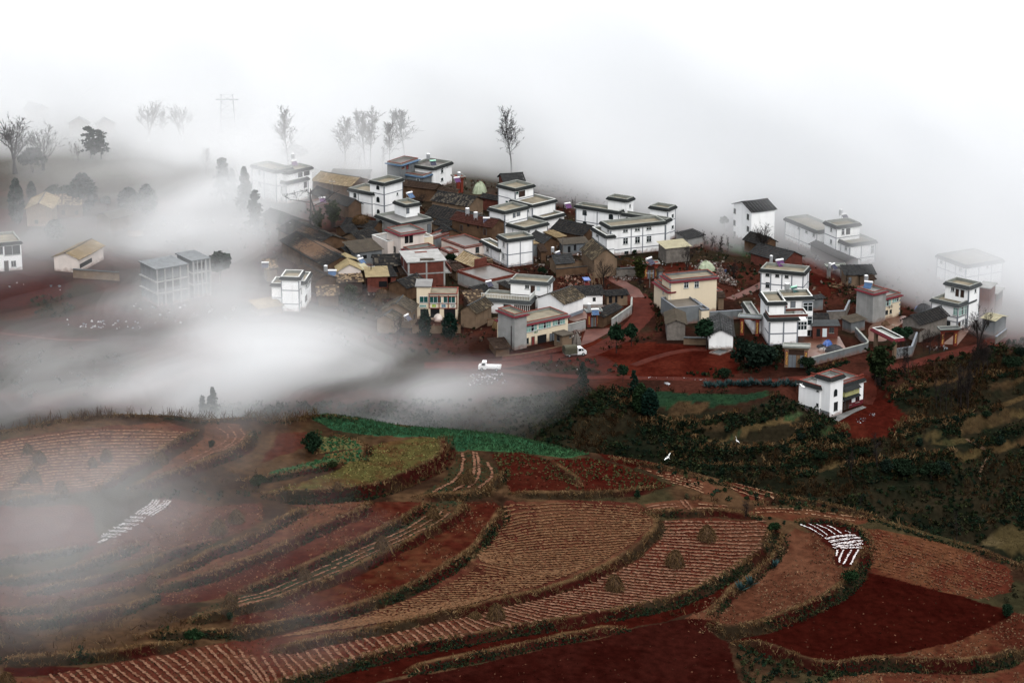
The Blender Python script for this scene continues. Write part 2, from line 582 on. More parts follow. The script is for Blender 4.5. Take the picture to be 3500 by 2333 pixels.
def leaves(C, leaf, col, k=1, spread=None, up=0.0, jit=.35, thin=1.0):
    """quads scattered round the centres C (n,3): returns V, F, colours. leaf: size (n,) or float; col (n,3)."""
    C = np.repeat(np.asarray(C, float), k, 0)
    n = len(C)
    leaf = np.repeat(np.broadcast_to(np.asarray(leaf, float), (n // k,)), k) * RNG.uniform(.6, 1.3, n)
    if spread is not None:
        sp = np.repeat(np.broadcast_to(np.asarray(spread, float), (n // k, 3)), k, 0)
        u = RNG.normal(size=(n, 3))
        u /= np.linalg.norm(u, axis=1)[:, None] + 1e-9
        C = C + u * sp * (RNG.random(n) ** .4)[:, None]
    a = RNG.normal(size=(n, 3))
    a[:, 2] *= .6
    a /= np.linalg.norm(a, axis=1)[:, None] + 1e-9
    b = RNG.normal(size=(n, 3))
    b[:, 2] += up * 2
    b -= a * (a * b).sum(1)[:, None]
    b /= np.linalg.norm(b, axis=1)[:, None] + 1e-9
    a *= leaf[:, None] * .5 * thin
    b *= leaf[:, None] * (.5 + .6 * up)
    V = np.stack([C - a - b, C + a - b, C + a * .5 + b, C - a * .5 + b], 1).reshape(-1, 3)
    F = np.arange(n * 4).reshape(-1, 4)
    c = np.repeat(np.broadcast_to(np.asarray(col, float), (n // k, 3)), k, 0) * RNG.uniform(1 - jit, 1 + jit, n)[:, None]
    return V, F, np.repeat(c, 4, 0)


def join_np(parts):
    Vs, Fs, Cs, o = [], [], [], 0
    for V, F, c in parts:
        Vs.append(V)
        Fs.append(F + o)
        Cs.append(c)
        o += len(V)
    return np.concatenate(Vs), np.concatenate(Fs), np.concatenate(Cs)


def inside(poly, x, y):
    poly = np.asarray(poly)
    r = np.zeros(x.shape, bool)
    n = len(poly)
    for i in range(n):
        x0, y0 = poly[i]
        x1, y1 = poly[(i + 1) % n]
        c = ((y0 > y) != (y1 > y)) & (x < (x1 - x0) * (y - y0) / (y1 - y0 + 1e-12) + x0)
        r ^= c
    return r
# ---------------------------------------------------------------- fields: (colour, second colour, mix scale, polygon)
def mp(*pts):
    """points given as 'Z', x, y, x, y, ..., 'Z', x, y ..."""
    out, z, i = [], None, 0
    while i < len(pts):
        if isinstance(pts[i], str):
            z = pts[i]
            i += 1
        out.append((z, pts[i], pts[i + 1]))
        i += 2
    return out


def hxy(P):
    return np.array([hp(p[0], p[1:]) for p in P])


RED = (.050, .0105, .0075)
REDB = (.070, .0155, .010)
TAN = (.120, .066, .041)
BRN = (.085, .042, .028)
FIELDS = [
    ('rows_top', (.085, .038, .026), TAN, mp('I', -80, 400, 0, 400, 400, 330, 1000, 265, 1500, 250, 1770, 320, 1500, 480, 1200, 650, 900, 830, 620, 885, 0, 870, -100, 870)),
    ('curl', (.085, .048, .030), TAN, mp('I', 1850, 250, 2150, 260, 2260, 340, 2200, 430, 2000, 520, 1850, 560, 1500, 700, 1300, 760, 1500, 600, 1800, 400)),
    ('smoky', (.07, .03, .022), BRN, mp('J', 250, 600, 400, 330, 650, 330, 690, 400, 640, 480, 450, 530)),
    ('yellow', (.085, .095, .036), (.085, .062, .028), mp('J', 260, 890, 700, 750, 1000, 620, 1190, 570, 1235, 430, 1600, 370, 1840, 385, 1860, 560, 1700, 670, 1400, 790, 1100, 860, 700, 895)),
    ('green', (.020, .075, .036), (.03, .085, .04), mp('J', 310, 705, 650, 610, 850, 555, 975, 580, 860, 640, 600, 690, 350, 735)),
    ('green', (.045, .078, .034), (.05, .062, .027), mp('J', 725, 360, 1000, 380, 1165, 480, 775, 515)),
    ('green', (.040, .070, .030), (.05, .062, .027), mp('J', 790, 535, 1180, 490, 1205, 575, 1000, 620, 930, 570)),
    ('wheat', (.011, .066, .034), (.016, .080, .036), mp('J', 680, 200, 850, 140, 1100, 175, 1500, 270, 1900, 290, 2352, 325, 'K', 130, 45, 420, 65, 620, 140, 890, 220, 700, 243, 450, 215, 150, 185, 0, 168, 'J', 2200, 465, 2000, 465, 1900, 395, 1600, 358, 1200, 350, 900, 310, 740, 240)),
    ('strip', (.040, .040, .022), (.06, .035, .02), mp('J', 1690, 880, 1900, 700, 1970, 560, 1975, 490, 2200, 475, 'K', 60, 190, 150, 260, 220, 330, 235, 390, 120, 460, 'J', 2250, 850, 2100, 880)),
    ('plants', (.052, .015, .010), RED, mp('K', 170, 210, 400, 200, 560, 255, 900, 250, 1200, 330, 1500, 455, 1350, 490, 900, 500, 300, 500, 250, 350)),
    ('tan', (.072, .028, .020), (.110, .062, .038), mp('K', 255, 560, 700, 540, 1240, 565, 1320, 650, 1385, 720, 1270, 860, 1180, 950, 900, 1090, 400, 1260, 0, 1350, 'N', 1300, 1080, 900, 1160, 400, 1270, 200, 1240, 300, 1160, 750, 1040, 1000, 980, 1320, 880, 1700, 710, 1980, 550, 2240, 380, 'K', 60, 950, 180, 790, 275, 660)),
    ('rows', (.085, .030, .020), (.10, .052, .033), mp('N', -300, 1600, 0, 1450, 330, 1310, 900, 1195, 1300, 1115, 1900, 985, 'K', 0, 1390, 250, 1320, 500, 1270, 800, 1180, 1020, 1080, 1220, 970, 1320, 880, 1430, 770, 1400, 680, 1700, 660, 2150, 700, 2215, 770, 2180, 890, 1990, 1050, 1690, 1200, 1440, 1290, 1100, 1360, 700, 1440, 300, 1500, 'N', 1900, 1200, 1500, 1275, 1100, 1370, 800, 1450, 600, 1530, 300, 1600)),
    ('rows', (.085, .032, .022), TAN, mp('M', 1050, 1350, 1700, 1240, 2352, 1120, 'N', 350, 1300, 300, 1600, 'M', 2352, 1600, -100, 1600, -100, 1520, 500, 1480)),
    ('mid', (.085, .042, .026), TAN, mp('L', -250, 1000, 0, 830, 180, 700, 330, 560, 480, 440, 640, 480, 730, 600, 770, 720, 880, 760, 700, 940, 450, 1040, 100, 1160, -100, 1190, -330, 1230, -330, 1100)),
    ('bed', (.040, .010, .008), RED, mp('L', 480, 390, 640, 383, 820, 415, 950, 490, 1000, 580, 950, 690, 890, 745, 770, 710, 740, 600, 650, 500)),
    ('upper', (.080, .028, .018), (.115, .062, .034), mp('L', 890, 440, 1150, 470, 1500, 530, 1760, 620, 2050, 740, 2040, 900, 1800, 960, 1450, 880, 1050, 760, 990, 700, 1010, 570)),
    ('bare', RED, (.042, .008, .006), mp('L', 0, 1245, 200, 1170, 450, 1070, 700, 965, 900, 830, 980, 720, 1100, 770, 1450, 880, 1700, 940, 1900, 1010, 2050, 1090, 1700, 1250, 1400, 1340, 1100, 1400, 820, 1450, 600, 1430, 400, 1360, 200, 1285)),
    ('upper', (.062, .022, .014), (.10, .05, .028), mp('L', 1900, 1010, 2160, 1080, 2160, 1320, 1900, 1410, 1400, 1430, 1100, 1405, 1400, 1340, 1700, 1250, 2050, 1090)),
    ('upper', (.11, .062, .036), (.085, .034, .022), mp('L', 700, 1568, 800, 1480, 1100, 1450, 1500, 1470, 1900, 1450, 2200, 1350, 2200, 1700, 700, 1700)),
    ('bare', (.060, .013, .009), RED, mp('K', 0, 1568, 300, 1535, 700, 1475, 1100, 1395, 1450, 1330, 1750, 1220, 2000, 1090, 2200, 920, 2240, 770, 2290, 790, 2290, 900, 2100, 1090, 1880, 1260, 1740, 1330, 1500, 1400, 1160, 1480, 700, 1555, 'N', 1540, 1470, 900, 1640, 650, 1640, 850, 1480, 1100, 1410, 1500, 1310, 1900, 1230)),
    ('bare', (.050, .014, .011), (.038, .009, .007), mp('N', 900, 1640, 1700, 1470, 'K', 900, 1540, 1200, 1480, 1500, 1410, 1700, 1400, 1800, 1430, 1900, 1560, 'L', 0, 1330, 60, 1560, 200, 1800, -800, 1900)),
    ('small', (.075, .035, .022), TAN, mp('K', 1270, 580, 1500, 555, 1700, 560, 1900, 600, 1920, 650, 1600, 655, 1310, 640)),
    ('small', (.085, .026, .018), TAN, mp('L', -50, 90, 0, 80, 200, 130, 430, 210, 200, 250, 60, 210)),
    ('small', (.105, .060, .034), (.085, .036, .022), mp('L', 170, 285, 420, 270, 800, 315, 1080, 375, 900, 420, 620, 375, 480, 380, 300, 360, 130, 340)),
    ('small', (.080, .035, .022), TAN, mp('K', 1250, 320, 1500, 350, 1750, 420, 1850, 480, 1750, 520, 1560, 450)),
    ('bare', (.075, .017, .012), RED, mp('K', 940, 190, 1250, 240, 1400, 290, 1200, 320, 1000, 260)),
    # the strips between the banks, lower left to centre
    ('strip3', (.085, .040, .027), TAN, mp('J', 250, 890, 700, 900, 1240, 930, 1130, 1050, 950, 1130, 700, 1230, 480, 1350, 250, 1450, 0, 1540, 'M', 2000, 580, 1700, 650, 1400, 730, 1400, 630, 1650, 550, 1900, 430, 2100, 380, 'J', 280, 1240, 430, 1150, 700, 1000)),
    ('dark3', (.058, .016, .011), (.085, .034, .022), mp('J', 1270, 930, 1690, 935, 1720, 990, 1500, 1130, 1300, 1230, 1050, 1370, 850, 1450, 'N', 700, 530, 300, 690, 0, 800, 'M', 1800, 860, 1420, 880, 1400, 760, 1700, 670, 2000, 605, 'J', 0, 1560, 250, 1465, 480, 1365, 700, 1250, 950, 1145, 1130, 1065)),
    ('greenrows', (.034, .046, .028), (.07, .046, .026), mp('J', 1750, 930, 1950, 925, 2050, 960, 2020, 1060, 1850, 1160, 1600, 1300, 1350, 1420, 'N', 1030, 575, 700, 710, 300, 865, 0, 940, 'M', 1700, 1030, 1750, 950, 'N', 0, 820, 300, 700, 700, 545, 'J', 1050, 1385, 1300, 1250, 1500, 1150, 1740, 1000)),
    ('dark3', (.055, .015, .010), (.080, .036, .020), mp('J', 2080, 930, 2352, 910, 'K', 0, 560, 180, 550, 250, 600, 250, 660, 140, 800, 40, 920, 'N', 2190, 370, 1940, 530, 1690, 680, 1300, 850, 1000, 945, 750, 995, 480, 1030, 200, 1100, -60, 1140, 'N', 0, 965, 300, 890, 700, 740, 1030, 605, 'J', 1350, 1445, 1600, 1325, 1850, 1190, 2040, 1080)),
    ('smokered', (.070, .020, .016), (.085, .040, .028), mp('I', -100, 990, 500, 980, 800, 1000, 850, 1150, 900, 1350, 400, 1450, -100, 1500)),
    ('smokestrip', (.075, .034, .026), BRN, mp('I', 900, 1350, 1450, 900, 1550, 920, 1900, 1000, 2352, 950, 2352, 1150, 1900, 1350, 1300, 1450, 700, 1500)),
    ('smokestrip', (.075, .032, .024), BRN, mp('M', -100, 690, 150, 690, 900, 660, 1150, 580, 1380, 560, 1400, 620, 950, 770, 400, 900, -100, 950)),
    ('smokestrip', (.080, .042, .028), TAN, mp('M', -100, 970, 500, 925, 1000, 850, 1100, 880, 800, 940, -100, 1050)),
    ('bare', (.065, .014, .011), RED, mp('M', 40, 1410, 400, 1370, 800, 1420, 500, 1470, 100, 1500)),
]
DK = np.array([.53, .40, .36])
FIELDS = [(f[0], np.array(f[1]) * (.62 if f[0] == 'bare' else 1) * (DK if f[0] not in ('wheat', 'green') else np.array([1.3, .72, .68])), np.array(f[2]) * (.62 if f[0] == 'bare' else 1) * (DK if f[0] not in ('wheat', 'green') else np.array([1.3, .72, .68])), f[3]) for f in FIELDS]
FPOLY = [hxy(f[3]) for f in FIELDS]


def blend(c0, c1, t):
    return np.asarray(c0)[None, :] * (1 - t[:, None]) + np.asarray(c1)[None, :] * t[:, None]


def hill_colour(x, y):
    n = fbm(x, y, 6, 4, 20)
    c = blend((.017, .009, .0055), (.045, .025, .013), sstep(n, .35, .65))
    g = sstep(fbm(x, y, 11, 3, 24), .56, .70) * .6
    c = c * (1 - g[:, None]) + np.array([.016, .019, .009])[None, :] * g[:, None]
    wx, wy = x + 1.0 * (fbm(x, y, 2.5, 2, 30) - .5), y + 1.0 * (fbm(x, y, 2.5, 2, 33) - .5)
    for (nm, ca, cb, _p), P in zip(FIELDS, FPOLY):
        lo, hi = P.min(0) - 2, P.max(0) + 2
        m = (wx > lo[0]) & (wx < hi[0]) & (wy > lo[1]) & (wy < hi[1])
        if not m.any():
            continue
        k = np.where(m)[0][inside(P, wx[m], wy[m])]
        if nm in ('wheat', 'green'):
            t = sstep(fbm(x[k], y[k], 8, 3, 40), .35, .65)
        else:
            t = sstep(.6 * fbm(x[k], y[k], 7, 3, 44) + .4 * fbm(x[k], y[k], 1.3, 2, 47), .42, .62)
        c[k] = blend(ca, cb, t)
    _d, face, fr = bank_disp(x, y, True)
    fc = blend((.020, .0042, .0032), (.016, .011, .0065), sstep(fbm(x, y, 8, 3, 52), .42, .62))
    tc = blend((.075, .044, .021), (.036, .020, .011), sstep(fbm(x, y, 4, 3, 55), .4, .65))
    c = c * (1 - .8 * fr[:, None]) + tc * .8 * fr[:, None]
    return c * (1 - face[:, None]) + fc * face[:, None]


def vxy(P):
    return np.array([on(p[0], p[1:])[:2] for p in P])


VILL = [   # colour, second colour, polygon
    ((.10, .022, .014), (.16, .042, .026), mp('H', -700, 960, -400, 1060, 100, 1060, 450, 1090, 740, 1130, 1030, 1200, 1050, 1330, 1080, 1440, 600, 1470, 0, 1460, -500, 1400, -900, 1300, -800, 1150)),
    ((.12, .036, .022), (.15, .055, .034), mp('G', 1350, 700, 1550, 620, 1850, 560, 1870, 780, 1620, 900, 1330, 870, 1200, 900, 1130, 850)),
    ((.12, .034, .022), (.16, .06, .038), mp('G', 1500, 900, 1640, 900, 1560, 980, 1420, 1060, 1270, 1120, 1200, 1050, 1290, 960)),
    ((.10, .024, .016), (.13, .04, .026), mp('D', 1420, 1130, 1600, 1060, 1900, 1150, 1900, 1190, 1500, 1190, 1450, 1220)),
    ((.10, .025, .016), (.15, .05, .032), mp('T', 440, 745, 850, 640, 900, 720, 700, 860, 640, 900, 480, 900, 400, 850)),
    ((.12, .030, .019), (.15, .05, .03), mp('T', 2130, 700, 2400, 650, 2400, 830, 2150, 900, 1900, 1000, 1700, 1100, 1600, 1060, 1900, 930)),
    ((.105, .023, .015), (.14, .036, .022), mp('P', 480, 930, 720, 830, 960, 760, 1130, 880, 1190, 980, 1080, 1080, 900, 1160, 700, 1190, 420, 1040)),
    ((.085, .020, .014), (.11, .032, .021), mp('P', 730, 480, 800, 480, 850, 620, 950, 740, 740, 830, 730, 700)),
    ((.10, .032, .022), (.13, .05, .03), mp('T', 620, 350, 800, 150, 1250, 100, 1300, 300, 1200, 480, 850, 560, 830, 370)),
    ((.09, .026, .020), (.12, .05, .034), mp('E', 1280, 640, 1700, 620, 1800, 750, 1650, 880, 1450, 900, 1440, 740)),
    ((.09, .022, .016), (.13, .04, .026), mp('E', 700, 560, 850, 560, 1040, 700, 1080, 740, 900, 860, 780, 720)),
    ((.06, .018, .013), (.10, .03, .02), mp('G', 0, 1180, 300, 1200, 1080, 1120, 1100, 1240, 300, 1330, 0, 1330)),
    ((.11, .026, .019), (.085, .02, .016), mp('Q', -100, 300, 250, 290, 450, 310, 600, 420, 450, 520, 250, 560, -100, 620)),
    ((.10, .038, .026), (.085, .025, .019), mp('Q', -100, 740, 300, 800, 700, 840, 700, 870, 300, 850, -100, 810)),
    ((.10, .038, .026), (.085, .025, .019), mp('Q', 450, 690, 700, 640, 1100, 640, 1200, 700, 1000, 760, 600, 740)),
    ((.12, .05, .03), (.09, .03, .02), mp('A', -100, 1080, 100, 1080, 210, 1240, 200, 1300, -100, 1280)),
    ((.012, .034, .018), (.016, .045, .02), mp('O', 740, 440, 1100, 450, 1400, 470, 1990, 430, 1950, 490, 1600, 570, 1350, 610, 1300, 540, 1000, 560, 950, 640, 760, 620)),
    ((.055, .04, .02), (.04, .03, .016), mp('O', 1000, 550, 1320, 550, 1290, 650, 1000, 690, 900, 660)),
    ((.095, .075, .035), (.06, .05, .022), mp('O', 1800, 790, 2100, 720, 2340, 700, 2330, 740, 1950, 830, 1290, 965, 1260, 950)),
    ((.02, .06, .022), (.04, .065, .03), mp('O', 2130, 700, 2340, 650, 2340, 720, 2160, 760)),
    ((.014, .055, .03), (.03, .05, .025), mp('O', 1290, 950, 1700, 840, 1800, 830, 1760, 870, 1400, 945)),
    ((.065, .055, .024), (.045, .035, .018), mp('P', 1740, 960, 2352, 830, 2352, 900, 2000, 1060, 1650, 1110)),
    ((.07, .055, .025), (.05, .036, .018), mp('P', 1950, 1250, 2352, 1080, 2352, 1150, 2050, 1290)),
    ((.055, .05, .022), (.045, .03, .016), mp('P', 1040, 1220, 1350, 1100, 1500, 1050, 1480, 1110, 1150, 1230)),
    ((.07, .058, .026), (.045, .035, .017), mp('P', 240, 1490, 400, 1400, 520, 1400, 480, 1450, 300, 1500)),
    ((.065, .05, .022), (.045, .035, .016), mp('P', 0, 1400, 150, 1330, 370, 1290, 340, 1340, 60, 1410)),
    ((.018, .06, .025), (.03, .05, .02), mp('P', 290, 1100, 360, 1070, 460, 1110, 440, 1140, 300, 1140)),
    ((.05, .045, .02), (.03, .04, .018), mp('P', 1400, 1190, 1650, 1110, 1780, 1180, 1600, 1230)),
    ((.065, .055, .024), (.045, .035, .016), mp('P', 1600, 1340, 1900, 1240, 1960, 1290, 1700, 1370)),
    ((.075, .068, .034), (.05, .045, .02), mp('L', 1820, 540, 1950, 430, 2060, 420, 2200, 470, 2200, 570, 2000, 590)),
    ((.065, .052, .023), (.045, .035, .017), mp('P', 1700, 1010, 2000, 960, 2352, 850, 2352, 880, 2000, 1005, 1720, 1045)),
    ((.060, .048, .022), (.045, .035, .017), mp('P', 2100, 800, 2352, 715, 2352, 760, 2120, 855)),
    ((.055, .048, .022), (.03, .04, .018), mp('P', 1150, 1175, 1350, 1085, 1500, 1035, 1500, 1065, 1370, 1125, 1170, 1220)),
    ((.05, .05, .022), (.03, .04, .018), mp('P', 1250, 1385, 1500, 1325, 1560, 1335, 1300, 1425)),
    ((.06, .045, .022), (.04, .03, .016), mp('O', 1050, 855, 1300, 795, 1500, 755, 1510, 790, 1320, 835, 1060, 890)),
    ((.055, .042, .02), (.04, .03, .016), mp('P', 1950, 615, 2200, 575, 2352, 555, 2352, 600, 2200, 625, 1960, 665)),
    ((.065, .045, .022), (.05, .035, .018), mp('P', 1350, 615, 1600, 550, 1800, 460, 1820, 490, 1620, 590, 1370, 655)),
    ((.028, .055, .018), (.02, .045, .018), mp('E', 210, 440, 380, 480, 430, 560, 330, 560, 200, 500)),
]
VILL = [(np.array(v[0]) * q, np.array(v[1]) * q, v[2]) for v in VILL for q in [np.array((.27, .205, .20) if v[0][0] > 1.9 * v[0][1] else (.72, .6, .6))]]
VPOLY = [vxy(v[2]) for v in VILL]


def land_colour(x, y):
    n = fbm(x, y, 7, 4, 60)
    c = blend((.016, .007, .005), (.034, .0115, .0078), sstep(n, .35, .65))
    g = sstep(fbm(x, y, 16, 3, 64), .5, .64) * .75
    c = c * (1 - g[:, None]) + np.array([.015, .014, .0085])[None, :] * g[:, None]
    e = np.interp(x, GX, GY)
    s = sstep(e - y, -2, 10)
    gc = blend((.006, .0072, .0042), (.013, .0105, .0062), sstep(fbm(x, y, 6, 3, 66), .35, .65))
    c = c * (1 - s[:, None]) + gc * s[:, None]
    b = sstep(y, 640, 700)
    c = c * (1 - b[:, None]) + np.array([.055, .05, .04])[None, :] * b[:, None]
    wx, wy = x + 2.5 * (fbm(x, y, 5, 2, 70) - .5), y + 2.5 * (fbm(x, y, 5, 2, 73) - .5)
    for (ca, cb, _p), P in zip(VILL, VPOLY):
        lo, hi = P.min(0) - 3, P.max(0) + 3
        m = (wx > lo[0]) & (wx < hi[0]) & (wy > lo[1]) & (wy < hi[1])
        if not m.any():
            continue
        k = np.where(m)[0][inside(P, wx[m], wy[m])]
        c[k] = blend(ca, cb, sstep(fbm(x[k], y[k], 5, 3, 75), .35, .65))
    return c


def polar(name, a0, a1, na, rs, colour):
    a = np.linspace(a0, a1, na)
    A, Rr = np.meshgrid(a, rs)
    x, y = (Rr * np.sin(A)).ravel(), (Rr * np.cos(A)).ravel()
    z = gz(x, y)
    V = np.stack([x, y, z], 1)
    nr = len(rs)
    i = np.arange(na - 1)[None, :] + (np.arange(nr - 1) * na)[:, None]
    i = i.ravel()
    F = np.stack([i, i + 1, i + 1 + na, i + na], 1)
    return tag(np_mesh(name, V, F, 'land', colour(x, y), smooth=True), kind='structure')


AZ = math.radians(17)
polar('hill', -AZ, AZ, 760, np.concatenate([np.arange(200, 240, 4), np.arange(240, 352, .25), np.arange(352, 374.1, .6)]), hill_colour)
polar('ground', -AZ * 1.3, AZ * 1.3, 540, np.concatenate([np.arange(374, 700, 1.0), np.arange(700, 860, 4), np.geomspace(860, 4200, 26)]), land_colour)
MB().poly([(-4500, -400, -32), (4500, -400, -32), (4500, 5000, -32), (-4500, 5000, -32)], (.05, .03, .02)).build('valley_ground', 'land')
tag(bpy.data.objects['valley_ground'], kind='structure')


# ---------------------------------------------------------------- litter in rows, stubble, grass
def drape(x, y, dz):
    return np.stack([x, y, gz(x, y) + dz], 1)


LIT = []


def toothed(P, width, col, gap=.1, amt=1.0, dz=.06, patchy=-1, jit=.3):
    """a ragged low ribbon of litter along a line, its edges toothed and broken by gaps"""
    n = len(P)
    d = np.gradient(P, axis=0)
    d /= np.linalg.norm(d, axis=1)[:, None] + 1e-9
    nr = np.stack([-d[:, 1], d[:, 0]], 1)
    wob = (vn(P[:, 0], P[:, 1], 1.6, 93) - .5)[:, None] * .25
    wl, wr = width * RNG.uniform(.25, 1.25, (n, 1)), width * RNG.uniform(.25, 1.25, (n, 1))
    A, B = P + nr * (wl + wob), P - nr * (wr - wob)
    za, zb = gz(A[:, 0], A[:, 1]) + dz, gz(B[:, 0], B[:, 1]) + dz
    V = np.empty((n * 2, 3))
    V[0::2] = np.column_stack([A, za + RNG.uniform(0, .08, n)])
    V[1::2] = np.column_stack([B, zb + RNG.uniform(0, .08, n)])
    i = np.arange(n - 1)
    mx, my = P[:-1, 0], P[:-1, 1]
    steep = np.maximum(np.abs(gz(mx, my + .35) - gz(mx, my - .35)), np.abs(gz(mx + .35, my) - gz(mx - .35, my))) > .36
    keep = ~steep & (RNG.random(n - 1) < (1 - gap) * amt) & (vn(P[:-1, 0], P[:-1, 1], 5, 91) > patchy)
    i = i[keep]
    F = np.stack([2 * i, 2 * i + 1, 2 * i + 3, 2 * i + 2], 1)
    c = blend(col, np.asarray(col) * (.8, .68, .62), RNG.random(n)) * RNG.uniform(1 - jit, 1 + jit, (n, 1))
    return V, F, np.repeat(c, 2, 0)


def rows(guides, pitch, col, step=.2, leaf=.17, width=.17, gap=.12, amt=1.0):
    """guides: polylines of equal point count, in order across the field"""
    G = np.array([hxy(mp(*g)) for g in guides])
    k = len(G)
    md = G[:, G.shape[1] // 2] if G.shape[1] > 2 else G.mean(1)
    cum = np.concatenate([[0], np.cumsum(np.hypot(*np.diff(md, axis=0).T))])
    n = max(2, int(round(cum[-1] / pitch)))
    for i in range(n):
        t = float(np.interp((i + .5) / n * cum[-1], cum, np.arange(k)))
        j = min(int(t), k - 2)
        f = t - j
        P = smooth_line(G[j] * (1 - f) + G[j + 1] * f, step)
        LIT.append(toothed(P, width, col, gap, amt))


def scatter(P, dens, col, leaf=.25, dz=.05, up=0.0, patch=0.0, ps=4, col2=None, seed=0, store=None, thin=1.0):
    P = hxy(P) if isinstance(P, list) else P
    lo, hi = P.min(0), P.max(0)
    n = int((hi - lo).prod() * dens)
    x, y = RNG.uniform(lo[0], hi[0], n), RNG.uniform(lo[1], hi[1], n)
    m = inside(P, x, y)
    if patch:
        m &= fbm(x, y, ps, 3, 100 + seed) + RNG.normal(0, .05, n) > patch
    x, y = x[m], y[m]
    if not len(x):
        return
    c = blend(col, col2 if col2 is not None else col, RNG.random(len(x)))
    (LIT if store is None else store).append(leaves(drape(x, y, dz), leaf, c, up=up, thin=thin))


PINK = (.128, .070, .046)
PALE = (.17, .103, .064)
# the wide field of pale rows that fans out along its two banks
rows([('K', 1440, 680, 2180, 700), ('K', 1430, 780, 2200, 810), ('K', 1400, 850, 2150, 930), ('K', 1250, 980, 1950, 1080), ('K', 1020, 1090, 1720, 1190), ('K', 720, 1215, 1350, 1320),
      ('K', 420, 1290, 900, 1400), ('K', 200, 1340, 520, 1470), ('K', 0, 1400, 200, 1520), ('N', 1900, 1000, 2060, 1190), ('N', 1500, 1090, 1620, 1260), ('N', 1100, 1170, 1230, 1350), ('N', 800, 1230, 930, 1430),
      ('N', 450, 1300, 640, 1540), ('N', 200, 1330, 350, 1600), ('M', 2000, 1210, 2350, 1600), ('M', 1500, 1290, 1850, 1600), ('M', 1000, 1390, 1250, 1600), ('M', 400, 1490, 500, 1600)], 1.1, PINK, width=.22, gap=.05)
rows([('I', -60, 430, 800, 310, 1650, 330), ('I', -60, 560, 800, 470, 1500, 470), ('I', -60, 700, 700, 640, 1150, 660), ('I', -60, 860, 500, 860, 900, 820)], 1.0, PALE)
rows([('I', 1880, 300, 2000, 400, 1600, 620), ('I', 2000, 280, 2080, 420, 1750, 610), ('I', 2120, 290, 2150, 410, 1900, 540), ('I', 2200, 310, 2210, 410, 2020, 510)], 1.2, PINK)
rows([('J', 1985, 500, 1960, 680, 1690, 870), ('J', 2060, 490, 2030, 700, 1800, 870), ('J', 2140, 490, 2130, 720, 1950, 870), ('K', 25, 195, 40, 350, -60, 470), ('K', 60, 195, 80, 370, 0, 470), ('K', 130, 260, 160, 390, 60, 480), ('K', 175, 300, 215, 380, 130, 450)], 1.9, PINK, step=.16, width=.24)
rows([('J', 1780, 1000, 1500, 1180, 850, 1470), ('J', 1850, 1010, 1600, 1190, 900, 1500), ('J', 1900, 1050, 1700, 1190, 950, 1540), ('J', 1960, 1080, 1780, 1200, 1000, 1560)], 1.15, PINK)
rows([('N', 830, 490, 300, 720, 30, 830), ('N', 880, 520, 320, 760, 40, 860), ('N', 950, 550, 340, 800, 40, 900), ('N', 1000, 585, 350, 850, 50, 930)], 1.15, PINK)
rows([('K', 1300, 600, 1500, 580), ('K', 1330, 635, 1560, 620)], 1.2, PINK)
rows([('K', 1530, 560, 1600, 640), ('K', 1600, 560, 1660, 640)], 1.1, PINK)
rows([('K', 1690, 580, 1900, 600), ('K', 1660, 640, 1900, 640)], 1.1, PALE)
rows([('L', 0, 90, 150, 130, 400, 210), ('L', -20, 150, 80, 200, 220, 250)], 1.1, PALE)
rows([('L', 180, 290, 420, 275, 1000, 350), ('L', 150, 345, 420, 330, 900, 410)], 1.1, PALE, amt=.8)
rows([('L', 950, 470, 1400, 540, 2000, 760), ('L', 1000, 600, 1400, 700, 2000, 850), ('L', 1060, 740, 1450, 850, 1900, 980)], .9, (.085, .038, .022), amt=.5)
rows([('K', 1280, 330, 1500, 370, 1740, 440), ('K', 1500, 440, 1600, 470, 1720, 520)], 1.1, PALE, amt=.8)
